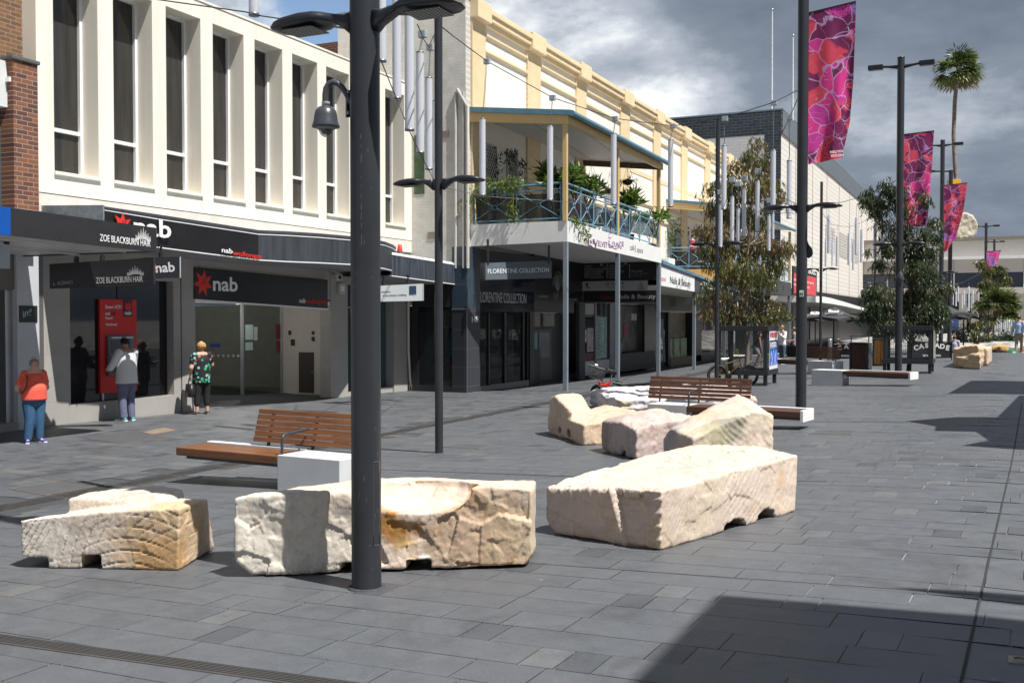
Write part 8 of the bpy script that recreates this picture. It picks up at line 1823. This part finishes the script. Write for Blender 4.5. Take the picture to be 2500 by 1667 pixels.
def bins():
    def bx(a, b, ztop, dep, wood, lab, cap):
        t = thing('timber_bin', lab, 'bin', tuple(a)); u = b-a; u.z = 0; L_ = u.length; u.normalize(); n = Vector((-u.y, u.x, 0)); FR = M('bin_frame', (.075, .08, .09), .45, .2)
        def q(x, y, z): v = a+u*x+n*y; return (v.x, v.y, a.z+z)
        def hx(x0, x1, y0, y1, z0, z1, m, nm): MB().hex([q(x0, y0, z0), q(x1, y0, z0), q(x1, y1, z0), q(x0, y1, z0), q(x0, y0, z1), q(x1, y0, z1), q(x1, y1, z1), q(x0, y1, z1)]).build(nm, m, t, bevel=.006)
        p = .06; hx(p, L_-p*1.7, .02, .05, .05, ztop-.03, wood, 'front_panel')
        hx(0, p, 0, dep, .0, ztop, FR, 'side_panel'); hx(L_-p*1.7, L_, 0, dep, 0, ztop, FR, 'side_panel'); hx(p, L_-p*1.7, dep-.04, dep, .0, ztop, FR, 'back_panel')
        hx(-.01, L_+.01, -.01, dep+.01, ztop+.001, ztop+.035, STEEL, 'top')
        if cap:
            for x in (.03, L_-.05): hx(x, x+.03, .03, .06, ztop+.036, ztop+.22, FR, 'rail_post'); 
            hx(0, L_, .02, .07, ztop+.221, ztop+.25, FR, 'rail')
        return t
    m, nt, b = nodes('warm_planks'); L = nt.links.new; c = coordsock(nt); mp = nt.nodes.new('ShaderNodeMapping'); mp.inputs['Scale'].default_value = (9, 9, .3); L(c, mp.inputs[0]); f = noise_n(nt, mp.outputs[0], 1.2, 2, .5); L(ramp(nt, f, [(.35, (.22, .085, .02)), (.5, (.40, .17, .04)), (.65, (.48, .24, .07))]), b.inputs['Base Color']); setb(b, Roughness=.5)
    m2, nt, b = nodes('dark_ply'); c = coordsock(nt); mp = nt.nodes.new('ShaderNodeMapping'); mp.inputs['Scale'].default_value = (6, 6, 1.2); mp.inputs['Rotation'].default_value = (.5, .4, 0); nt.links.new(c, mp.inputs[0]); f = noise_n(nt, mp.outputs[0], 2.2, 5, .6, 1.); nt.links.new(ramp(nt, f, [(.3, (.035, .015, .01)), (.55, (.085, .036, .02)), (.75, (.13, .06, .03))]), b.inputs['Base Color']); setb(b, Roughness=.45)
    a, b_ = G(2073, 906), G(2120, 907); bx(a, b_, HT(a, 2073, 837).z-a.z, .16, m2, 'dark brown timber bin enclosure with a metal rim and rail on top', True)
    a, b_ = G(2129, 893), G(2164, 893); t = bx(a, b_, HT(a, 2128, 828).z-a.z, .16, m, 'taller bright orange timber bin enclosure with a sloping charcoal lid', False)
    h = HT(a, 2128, 814).z; h2 = HT(a, 2128, 811).z; MB().hex([(a.x, a.y, h-.22), (b_.x, b_.y, h-.22), (b_.x, b_.y+.2, h-.22), (a.x, a.y+.2, h-.22), (a.x, a.y, h), (b_.x, b_.y, h-.05), (b_.x, b_.y+.2, h-.01), (a.x, a.y+.2, h+.04)]).build('lid', CHAR, t)
    p = G(2026, 884); t = thing('bollard', 'short shiny steel bollard behind the far bench', 'bollard', tuple(p)); z = HT(p, 2026, 827).z-p.z
    MB().lathe([(0, 0), (.09, 0), (.09, z-.03), (.07, z), (0, z)], p, 20).build('post', M('brushed_steel', (.55, .55, .56), .3, .9), t); MB().lathe([(.094, z*.8), (.094, z*.84)], p, 20).build('band', STEEL, t)
    p = G(2497, 859); t = thing('traffic_cone', 'orange traffic cone at the right edge beside the distant man', 'cone', tuple(p)); OR = M('cone_orange', (.75, .10, .02), .5)
    MB().lathe([(.16, .04), (.03, .75), (0, .75)], p, 14).build('cone', OR, t); MB().box(p.x-.2, p.x+.2, p.y-.2, p.y+.2, p.z, p.z+.04).build('base', OR, t); MB().lathe([(.125, .28), (.085, .46)], p, 14).build('stripe', WTXT, t)
    p = G(2470, 861); t = thing('green_sack', 'crumpled green plastic lying beside the small ochre boulder', 'sack', tuple(p)); o = MB(); o.lathe([(.3, 0), (.24, .08), (.12, .13), (.04, .14), (0, .12)], p, 7); o.build('sack', M('green_plastic', (.01, .15, .05), .4, var=.3, vs=6, bmp=1., bs=8), t)
bins()
# ================================================================ people
SKIN = M('skin_light', (.56, .33, .24), .5, var=.05); SKIN2 = M('skin_tan', (.36, .19, .12), .5, var=.05)
VX = .011
def skin(nodes_, edges, root, sub=2):
    """one continuous surface grown round tapered limbs and an elliptical trunk"""
    mb = MB()
    for kk, (p, r) in nodes_.items():
        if kk == 'hem': continue
        rx, ry = r if isinstance(r, tuple) else (r, r); rz = min(rx, ry); n = 14
        mb.add([(p.x+rx*sin(pi*j/7)*cos(2*pi*k/n), p.y+ry*sin(pi*j/7)*sin(2*pi*k/n), p.z-rz*cos(pi*j/7)) for j in range(8) for k in range(n)], [(j*n+k, j*n+(k+1) % n, (j+1)*n+(k+1) % n, (j+1)*n+k) for j in range(7) for k in range(n)])
    for a, b in edges:
        (p, r), (q, s_) = nodes_[a], nodes_[b]
        if isinstance(r, tuple) and isinstance(s_, tuple):
            n = 16; m = 5; mb.add([(p.x+(q.x-p.x)*j/m+(r[0]+(s_[0]-r[0])*j/m)*cos(2*pi*k/n), p.y+(q.y-p.y)*j/m+(r[1]+(s_[1]-r[1])*j/m)*sin(2*pi*k/n), p.z+(q.z-p.z)*j/m) for j in range(m+1) for k in range(n)], [(j*n+k, j*n+(k+1) % n, (j+1)*n+(k+1) % n, (j+1)*n+k) for j in range(m) for k in range(n)]+[tuple(range(n)), tuple(range(m*n, m*n+n))])
        else: mb.tube([p, q], [min(x) if isinstance(x, tuple) else x for x in (r, s_)], 10)
    me = bpy.data.meshes.new('s'); me.from_pydata(mb.v, [], mb.f); me.validate()
    return ev(me, [('REMESH', dict(mode='VOXEL', voxel_size=VX)), ('SMOOTH', dict(factor=.5, iterations=4))])
def put(me, name, mat, t):
    me.materials.clear(); me.materials.append(mat); me.name = name
    for p in me.polygons: p.use_smooth = True
    o = bpy.data.objects.new(name, me); SC.collection.objects.link(o); o.parent = t; return o
h_near = lambda b: Vector(b).length < 30
def person(label, base, H, face, J, wid=1., top=None, trou=None, shoe=None, hair=None, skinm=SKIN, sleeve='short', leglen='full', hairk='short', torso=(1, 1), hem=0., shoes='shoe', soft_top=1., head_turn=0.):
    """J overrides joints (metres, local: x to the figure's right, y forward, z up)"""
    t = thing('person', label, 'person', tuple(base), face); h = H
    D = dict(hip=(0, 0, .52), waist=(0, .0, .61), chest=(0, 0, .725), nb=(0, 0, .82), neck=(0, .005, .855), head=(0, .012, .92), crown=(0, .006, .965),
             sl=(-.105, 0, .80), sr=(.105, 0, .80), el=(-.13, -.01, .63), er=(.13, -.01, .63), wl=(-.135, .03, .49), wr=(.135, .03, .49), hl=(-.135, .045, .445), hr=(.135, .045, .445),
             pl=(-.052, 0, .45), pr=(.052, 0, .45), kl=(-.055, .012, .28), kr=(.055, .012, .28), al=(-.055, -.01, .045), ar=(.055, -.01, .045), tl=(-.062, .075, .018), tr=(.062, .075, .018))
    D.update({k: v for k, v in J.items()}); P = {k: Vector(v)*h for k, v in D.items()}; w = wid; tx, ty = torso
    R = dict(hip=(.088*w*tx, .066*w*ty), waist=(.080*w*tx, .062*w*ty), chest=(.088*w, .062*w), nb=(.052, .042), neck=(.032, .034), head=(.042, .050), crown=(.030, .036), sl=.034, sr=.034, el=.026*w, er=.026*w, wl=.017, wr=.017, hl=.016, hr=.016, pl=.055*w, pr=.055*w, kl=.034*w, kr=.034*w, al=.022, ar=.022, tl=(.018, .014), tr=(.018, .014))
    R = {k: (tuple(x*h for x in v) if isinstance(v, tuple) else v*h) for k, v in R.items()}
    E_ = [('hip', 'waist'), ('waist', 'chest'), ('chest', 'nb'), ('nb', 'neck'), ('neck', 'head'), ('head', 'crown'), ('nb', 'sl'), ('nb', 'sr'), ('sl', 'el'), ('sr', 'er'), ('el', 'wl'), ('er', 'wr'), ('wl', 'hl'), ('wr', 'hr'), ('hip', 'pl'), ('hip', 'pr'), ('pl', 'kl'), ('pr', 'kr'), ('kl', 'al'), ('kr', 'ar'), ('al', 'tl'), ('ar', 'tr')]
    N = {k: (P[k], R[k]) for k in P}
    # five fingers on each hand
    for s, hk, wk in ((-1, 'hl', 'wl'), (1, 'hr', 'wr')):
        d = (P[hk]-P[wk]).normalized(); sd = Vector((0, 1, 0)) if abs(d.y) < .8 else Vector((1, 0, 0)); sd = (sd-d*sd.dot(d)).normalized()
        for i in range(4):
            k = '%sf%d' % (hk, i); off = sd*(i-1.5)*.0085*h; ln = (.030, .038, .036, .028)[i]*h; a = P[hk]+d*.010*h+off; N[k+'a'] = (a, .0062*h); N[k+'b'] = (a+d*ln+Vector((0, 0, -.004*h)), .0055*h); E_ += [(hk, k+'a'), (k+'a', k+'b')]
        k = hk+'t'; N[k] = (P[hk]+sd*.024*h+d*.006*h, .0055*h); E_.append((hk, k))
    globals().update(VX=.0085 if h_near(base) else .02); body = put(skin(N, E_, 'hip'), 'body', skinm, t); globals().update(VX=.012 if h_near(base) else .022)
    # face: nose, eyes, ears as small meshes merged on the head
    hc = P['head']; fc = (P['head']-P['neck']); fw_ = Vector((sin(head_turn), cos(head_turn), 0)); sd = Vector((fw_.y, -fw_.x, 0))
    ns = MB(); q = hc+fw_*.049*h; ns.tube([q+Z1*.012*h, q+fw_*.012*h-Z1*.006*h, q-Z1*.010*h], [.003*h, .008*h, .004*h], 6); ns.tube([hc+sd*.041*h+Z1*.006*h, hc+sd*.045*h-Z1*.010*h], .008*h, 6); ns.tube([hc-sd*.041*h+Z1*.006*h, hc-sd*.045*h-Z1*.010*h], .008*h, 6)
    put(_mesh(ns), 'face_features', skinm, t)
    ey = MB(); [ey.tube([hc+fw_*.046*h+sd*x*h+Z1*.010*h, hc+fw_*.050*h+sd*x*h+Z1*.010*h], .0045*h, 6) for x in (-.017, .017)]; ey.tube([hc+fw_*.047*h-sd*.012*h-Z1*.022*h, hc+fw_*.050*h-Z1*.023*h, hc+fw_*.047*h+sd*.012*h-Z1*.022*h], .0028*h, 5)
    put(_mesh(ey), 'eyes_mouth', M('eye_dark', (.06, .03, .025), .5), t)
    # clothes
    up_n = {k: (P[k], tuple(x+.012*h*soft_top for x in (R[k] if isinstance(R[k], tuple) else (R[k],)*2))) for k in ('waist', 'chest', 'sl', 'sr')}
    up_n['nb'] = (P['nb']-Z1*.012*h, (.052*h, .044*h)); up_n['hem'] = (P['hip']+Vector((0, 0, (hem-.035)*h)), (R['hip'][0]+.016*h, R['hip'][1]+.018*h))
    ed = [('hem', 'waist'), ('waist', 'chest'), ('chest', 'nb'), ('nb', 'sl'), ('nb', 'sr')]
    if sleeve != 'none':
        f = .55 if sleeve == 'short' else 1.
        for s in 'lr':
            if sleeve == 'short': up_n['e'+s] = (P['s'+s].lerp(P['e'+s], .62), (.034*h*w, .034*h*w)); ed.append(('s'+s, 'e'+s))
            else: up_n['e'+s] = (P['e'+s], (.036*h*w, .036*h*w)); up_n['w'+s] = (P['w'+s], (.024*h, .024*h)); ed += [('s'+s, 'e'+s), ('e'+s, 'w'+s)]
    put(skin(up_n, ed, 'chest'), 'shirt', top, t)
    tn = {'hip': (P['hip']-Z1*.005*h, (R['hip'][0]+.007*h, R['hip'][1]+.008*h)), 'pl': (P['pl'], R['pl']+.009*h), 'pr': (P['pr'], R['pr']+.009*h)}; ed = [('hip', 'pl'), ('hip', 'pr')]
    for s in 'lr':
        tn['k'+s] = (P['k'+s], .043*h*w); ed.append(('p'+s, 'k'+s)); e = {'full': 1., 'capri': .55, 'knee': 0}[leglen]
        if e: tn['a'+s] = (P['k'+s].lerp(P['a'+s], e)+Z1*(.008*h if e == 1 else 0), .036*h*w); ed.append(('k'+s, 'a'+s))
    put(skin(tn, ed, 'hip'), 'trousers', trou, t)
    for s in 'lr':
        a = P['a'+s]; b = P['t'+s]; d = (b-a); d.z = 0; d.normalize()
        if shoes == 'shoe':
            n_ = {'heel': (a-d*.022*h-Z1*.018*h, (.026*h, .026*h)), 'mid': (a+d*.02*h-Z1*.014*h, (.028*h, .030*h)), 'toe': (b+d*.012*h+Z1*.004*h, (.026*h, .020*h))}
            so_ = put(skin(n_, [('heel', 'mid'), ('mid', 'toe')], 'mid'), 'shoe', shoe, t)
            sm = MB(); x = d; y = Vector((-d.y, d.x, 0)); c0 = a-d*.045*h; c1 = b+d*.036*h; wd = .027*h; z0 = .001; z1 = .014*h
            sm.hex([Vector((*(c0-y*wd*.8).xy, z0)), Vector((*(c1-y*wd*.7).xy, z0)), Vector((*(c1+y*wd*.7).xy, z0)), Vector((*(c0+y*wd*.8).xy, z0)), Vector((*(c0-y*wd*.8).xy, z1)), Vector((*(c1-y*wd*.7).xy, z1)), Vector((*(c1+y*wd*.7).xy, z1)), Vector((*(c0+y*wd*.8).xy, z1))]); o = sm.build('sole', WHITE, None); o.parent = so_
        else:
            sm = MB(); y = Vector((-d.y, d.x, 0)); c0 = a-d*.04*h; c1 = b+d*.03*h; wd = .027*h; sm.hex([Vector((*(c0-y*wd).xy, .0)), Vector((*(c1-y*wd).xy, .0)), Vector((*(c1+y*wd).xy, .0)), Vector((*(c0+y*wd).xy, .0)), Vector((*(c0-y*wd).xy, .008)), Vector((*(c1-y*wd).xy, .008)), Vector((*(c1+y*wd).xy, .008)), Vector((*(c0+y*wd).xy, .008))])
            sm.tube([a-y*.028*h-Z1*.01*h, a-d*.03*h, a+y*.028*h-Z1*.01*h], .006*h, 5); sm.tube([b-y*.026*h-Z1*.006*h, b+Z1*.012*h-d*.02*h, b+y*.026*h-Z1*.006*h], .006*h, 5); sm.build('sandal', shoe, None).parent = t
    if hair:
        hm = MB(); r = random.Random(int(H*1000)); c = hc+Z1*.004*h-fw_*.009*h
        bm = bmesh.new(); bmesh.ops.create_icosphere(bm, subdivisions=3, radius=1)
        k_ = {'short': (.052, .058, .057, .010), 'curly': (.062, .066, .062, .022), 'buzz': (.049, .056, .055, .003), 'bun': (.050, .056, .052, .004)}[hairk]
        for v in list(bm.verts):
            p = v.co.copy(); f_ = p.dot(Vector((0, 1, 0)))
            v.co = Vector((p.x*k_[0]*h, p.y*k_[1]*h, p.z*k_[2]*h))*(1+k_[3]*8*noise.noise(p*4.5))
            if f_ > .45 and p.z < .35: v.co *= .62
            if p.z < -.45 and hairk != 'curly': v.co *= .72
        me = bpy.data.meshes.new('hair'); bm.to_mesh(me); bm.free(); me.transform(Matrix.Translation(c) @ Matrix.Rotation(-head_turn, 4, 'Z')); put(me, 'hair', hair, t)
        if hairk == 'bun':
            b_ = MB().lathe([(0, -.022*h), (.018*h, -.012*h), (.022*h, 0), (.018*h, .012*h), (0, .022*h)], c-fw_*.045*h+Z1*.045*h, 10); put(_mesh(b_), 'hair_bun', hair, t)
    return t, P
def _mesh(mb):
    me = bpy.data.meshes.new('m'); me.from_pydata([tuple(v) for v in mb.v], [], mb.f); return me
def cloth(name, rgb, bmp=.25, **k): return M(name, rgb, .85, var=.12, vs=9, bmp=bmp, bs=30, **k)
def floral():
    m, nt, b = nodes('floral_print'); L = nt.links.new; c = coordsock(nt); base = (.008, .009, .010)
    v = nt.nodes.new('ShaderNodeTexVoronoi'); v.inputs['Scale'].default_value = 13; L(c, v.inputs[0]); s = nt.nodes.new('ShaderNodeSeparateColor'); L(v.outputs['Color'], s.inputs[0])
    r = nt.nodes.new('ShaderNodeValToRGB'); r.color_ramp.interpolation = 'CONSTANT'; e = r.color_ramp.elements; L(s.outputs[0], r.inputs[0])
    for _ in range(3): e.new(.5)
    for i, (p, cc) in enumerate(((0, (.02, .35, .16)), (.30, (.30, .42, .52)), (.55, (.008, .009, .01)), (.70, (.60, .10, .05)), (.80, (.02, .30, .14)))): e[i].position = p; e[i].color = cc+(1,)
    L(mixc(nt, ramp(nt, v.outputs['Distance'], [(.36, (0, 0, 0)), (.46, (1, 1, 1))]), r.outputs[0], base), b.inputs['Base Color']); setb(b, Roughness=.8); return m
def people():
    DEN = cloth('denim_blue', (.035, .10, .20), .5)
    f = math.atan2(0, 1)
    # face(angle): local +y is the way they look. world yaw a turns +y to (-sin a, cos a)
    look = lambda dx, dy: math.atan2(-dx, dy)
    b = G(84, 1080); toc = Vector((-b.x, -b.y, 0)).normalized(); rr = Vector((rgt.x, rgt.y, 0))
    d = toc+rr*.55; t, P = person('older person with grey hair in a coral polo shirt and jeans, hands behind the back', b, 1.41, look(d.x, d.y), dict(el=(-.165, -.05, .63), er=(.165, -.05, .63), wl=(-.07, -.12, .54), wr=(.07, -.12, .54), hl=(-.02, -.13, .52), hr=(.02, -.13, .53), waist=(0, .02, .62), head=(.0, .03, .915), tl=(-.08, .07, .018), tr=(.10, .06, .018), al=(-.06, -.01, .045), ar=(.07, -.01, .045)), 1.32, cloth('coral_polo', (.80, .115, .07)), DEN, M('shoe_blue', (.06, .05, .42), .5), M('hair_grey', (.20, .20, .21), .9, bmp=1., bs=60), SKIN, torso=(1.12, 1.30), hem=.01, head_turn=-.2)
    st = MB(); st.tube([(.10*1.41, -.03, .83*1.41), (.105*1.41, .085*1.41, .76*1.41), (.12*1.41, .10*1.41, .66*1.41), (.135*1.41, .02, .58*1.41)], .011, 5); put(_mesh(st), 'bag_strap', M('strap_brown', (.08, .035, .02), .6), t)
    b = G(309, 1021); b.x = -15.62; b = Vector((-15.62, PX(309, 900, -15.62).y, Zg(-15.62, 15))); tw = Vector((-1, .12, 0))
    t, P = person('heavyset person in a pale ribbed jumper and blue trousers using the cash machine', b, 1.70, look(tw.x, tw.y), dict(el=(-.17, .06, .63), er=(.15, .08, .63), wl=(-.13, .17, .60), wr=(.08, .19, .61), hl=(-.10, .205, .61), hr=(.05, .23, .62), head=(.0, .04, .915), neck=(0, .02, .85), crown=(0, .04, .96)), 1.22, M('pale_knit', (.60, .60, .60), .9, var=.06, bmp=.6, bs=50), cloth('slate_trousers', (.12, .13, .20), .8), M('shoe_teal', (.03, .35, .36), .5), M('hair_black', (.012, .011, .012), .8, bmp=.8, bs=60), SKIN2, sleeve='long', torso=(1.12, 1.15), hem=-.045, soft_top=1.3, hairk='buzz')
    b = G(492, 1004); b = Vector((-15.45, PX(492, 900, -15.45).y, Zg(-15.45, 18))); tw = Vector((-1, .35, 0))
    t, P = person('person with curly blond hair in a floral blouse and black capri pants', b, 1.60, look(tw.x, tw.y), dict(el=(-.16, -.02, .64), er=(.17, .03, .67), wl=(-.15, .02, .55), wr=(.16, .13, .68), hl=(-.15, .03, .51), hr=(.15, .165, .69), al=(-.075, -.01, .045), ar=(.075, -.01, .045), kl=(-.068, 0, .28), kr=(.068, 0, .28), tl=(-.09, .07, .018), tr=(.09, .07, .018)), 1.18, floral(), cloth('black_capri', (.010, .010, .012)), BLKSAT, M('hair_blond', (.42, .24, .09), .9, var=.5, vs=40, bmp=1., bs=70), SKIN, leglen='capri', hairk='curly', shoes='sandal', hem=-.05, soft_top=1.6, torso=(1.1, 1.1))
    bag = MB(); q = P['hl']; bag.hex([q+Vector((-.07, -.14, -.42)), q+Vector((.06, -.14, -.42)), q+Vector((.06, .13, -.42)), q+Vector((-.07, .13, -.42)), q+Vector((-.05, -.10, -.14)), q+Vector((.04, -.10, -.14)), q+Vector((.04, .10, -.14)), q+Vector((-.05, .10, -.14))])
    g = thing('handbag', 'black handbag held at the side of the person in the floral blouse', 'handbag', tuple(Matrix.Rotation(look(tw.x, tw.y), 3, 'Z') @ (q+Vector((0, 0, -.42)))+b)); g.rotation_euler = (0, 0, look(tw.x, tw.y)); 
    me = _mesh(bag); me.transform(Matrix.Translation(-(q+Vector((0, 0, -.42))))); put(me, 'bag_body', BLKSAT, g)
    hd = MB().tube([(-.0, -.09, .28), (0, -.05, .40), (0, 0, .43), (0, .05, .40), (0, .09, .28)], .010, 6); put(_mesh(hd), 'bag_handle', BLKSAT, g)
    # people in the distance
    def far(px, py, H, look_, lab, J, top, trou, hair, **k): 
        b = G(px, py); return person(lab, b, H, look_, J, 1., top, trou, M('shoe_dark', (.03, .03, .03), .6), hair, **k)
    WH = cloth('white_top', (.72, .72, .74)); far(1910, 889, 1.66, look(-.6, -.7), 'person with a hair bun in a loose white top and jeans behind the tree guard', dict(el=(-.15, .05, .66), er=(.14, .05, .66), wl=(-.10, .16, .76), hl=(-.08, .17, .80), wr=(.08, .17, .68), hr=(.04, .19, .70)), WH, cloth('jeans_grey', (.07, .10, .13)), M('hair_brown', (.16, .09, .04), .8), hairk='bun', sleeve='long')
    far(1848, 893, 1.62, look(.9, -.35), 'person in a black singlet bending forward behind the tree guard mesh', dict(hip=(0, -.08, .50), waist=(0, -.02, .60), chest=(0, .08, .70), nb=(0, .14, .78), neck=(0, .17, .80), head=(0, .23, .845), crown=(0, .25, .885), sl=(-.10, .13, .765), sr=(.10, .13, .765), el=(-.12, .16, .58), er=(.12, .17, .58), wl=(-.12, .20, .44), wr=(.12, .21, .44), hl=(-.12, .21, .40), hr=(.12, .22, .40), pl=(-.052, -.07, .49), pr=(.052, -.05, .49), kl=(-.055, .03, .29), kr=(.055, .10, .30)), cloth('black_singlet', (.012, .012, .013)), cloth('grey_shorts', (.16, .15, .16)), M('hair_dark', (.03, .02, .015), .8), leglen='knee', sleeve='none', skinm=SKIN2)
    far(2487, 861, 1.78, look(.25, 1), 'man in a pale blue shirt and khaki trousers walking away at far right', dict(al=(-.05, -.08, .06), ar=(.05, .10, .045), kl=(-.052, -.01, .28), kr=(.055, .06, .28), tl=(-.055, -.01, .02), tr=(.06, .17, .02), wl=(-.17, .03, .50), hl=(-.175, .05, .46), wr=(.17, -.02, .49), hr=(.175, -.01, .45), el=(-.16, -.01, .63), er=(.16, -.04, .63)), cloth('pale_blue_shirt', (.36, .48, .70)), cloth('khaki', (.26, .23, .17)), M('hair_dark', (.03, .02, .015), .8), sleeve='long', hem=.02)
    def seated(px, pyh, d, H, look_, lab, topc, hairc, zs=None):
        hd_ = PD(px, pyh, d); z0 = hd_.z-H*.70; b = Vector((hd_.x, hd_.y, z0)); J = dict(hip=(0, 0, .30), waist=(0, 0, .39), chest=(0, 0, .50), nb=(0, 0, .595), neck=(0, .005, .63), head=(0, .012, .695), crown=(0, .006, .74), sl=(-.105, 0, .575), sr=(.105, 0, .575), el=(-.13, .02, .42), er=(.13, .02, .42), wl=(-.09, .15, .40), wr=(.09, .15, .40), hl=(-.06, .19, .41), hr=(.06, .19, .41), pl=(-.052, .03, .29), pr=(.052, .03, .29), kl=(-.06, .25, .28), kr=(.06, .25, .28), al=(-.06, .25, .045), ar=(.06, .25, .045), tl=(-.06, .32, .018), tr=(.06, .32, .018))
        person(lab, b, H, look_, J, 1., topc, cloth('dark_trousers', (.03, .03, .04)), M('shoe_dark', (.03, .03, .03), .6), hairc)
    seated(2047, 832, 46, 1.55, look(-1, 0), 'child in a patterned white shirt seated behind the CAS barrier', cloth('white_pattern', (.6, .6, .62)), M('hair_dark', (.03, .02, .015), .8))
    seated(2331, 824, 50, 1.6, look(.2, 1), 'seated person in a pale lavender shirt behind the CASCADE barrier', cloth('lavender', (.48, .48, .66)), M('hair_dark', (.03, .02, .015), .8))
    seated(1939, 805, 47, 1.7, look(-1, -.3), 'seated person in grey in the cafe shade just left of the banner pole', cloth('grey_tee', (.25, .25, .27)), M('hair_dark', (.03, .02, .015), .8))
    seated(1691, 577, depth(PX(1691, 577, -12.2)), 1.65, look(1, -.3), 'person in a maroon top seated on the second balcony', cloth('maroon_top', (.24, .03, .08)), M('hair_dark', (.03, .02, .015), .8))
people()
# ================================================================ the unseen side of the mall: a building and added slabs shading the paving
def opposite():
    k = .566
    RB = M('render_buff', (.42, .38, .33), .8, var=.05)
    def blk(x0, x1, y0, y1, h, lab, name='opposite_building'):
        t = thing(name, lab, 'building', ((x0+x1)/2, (y0+y1)/2, .37)); MB().box(x0, x1, y0, y1, .2, h).build('wall', RB, t); MB().box(x0-.05, x1+.05, y0-.05, y1+.05, h+.001, h+.12).build('roof', GALV, t)
        n = int((y1-y0)/3)
        for i in range(max(1, n)): y = y0+(i+.5)*(y1-y0)/max(1, n); 
        return t
    H = 8.2; blk(-1.60+k*.97*H, 16, -14, 6.30-k*.244*H, H, 'plain buff building on the right side just outside the picture')
    H = 3.9; t = thing('street_canopy', 'flat shop canopy on posts on the right side just outside the picture', 'canopy', (3, 17, .37))
    def sl(P, h, mat=CHAR, nm='roof'):
        Q = [(p[0]+k*.97*(h-.35), p[1]-k*.244*(h-.35), h) for p in P]; MB().prism(Q, (0, 0, 0), (0, 0, .08)).build(nm, mat, t)
    # outline of the shadow on the paving, lifted to make the added slab
    sl([(-.52, 18.97), (.11, 19.04), (.55, 24.5), (6, 24.2), (6, 14.3), (.37, 14.46), (-.33, 14.70), (-.01, 15.38), (-.18, 16.53), (-.74, 16.60), (-.75, 17.3), (-1.25, 18.18)], H)
    for x, y in ((3.2, 14.4), (3.2, 18), (3.2, 23)): MB().box(x, x+.12, y, y+.12, .2, H-.001).build('post', CHAR, t)
    H = 5.; t = thing('street_canopy', 'second flat shop canopy further up the right side outside the picture', 'canopy', (4, 27, .37)); sl([(-.86, 24.88), (-.48, 30.0), (6, 29.8), (6, 24.6)], H)  # slab added for the four-sided shadow it throws
    for x, y in ((3.6, 24.6), (3.6, 29)): MB().box(x, x+.12, y, y+.12, .2, H-.001).build('post', CHAR, t)
    H = 7.; t = thing('shadow_blade', 'thin blade shaped canopy edge above the near right building outside the picture', 'sign', (4, 6.5, .37)); sl([(-.55, 6.82), (.2, 6.9), (5, 7.0), (5, 6.6), (.2, 6.66), (-.2, 6.72)], H); MB().box(6.5, 6.7, 5.3, 5.6, .2, H-.001).build('post', CHAR, t)  # slab and post added only for their shadow on the paving
opposite()
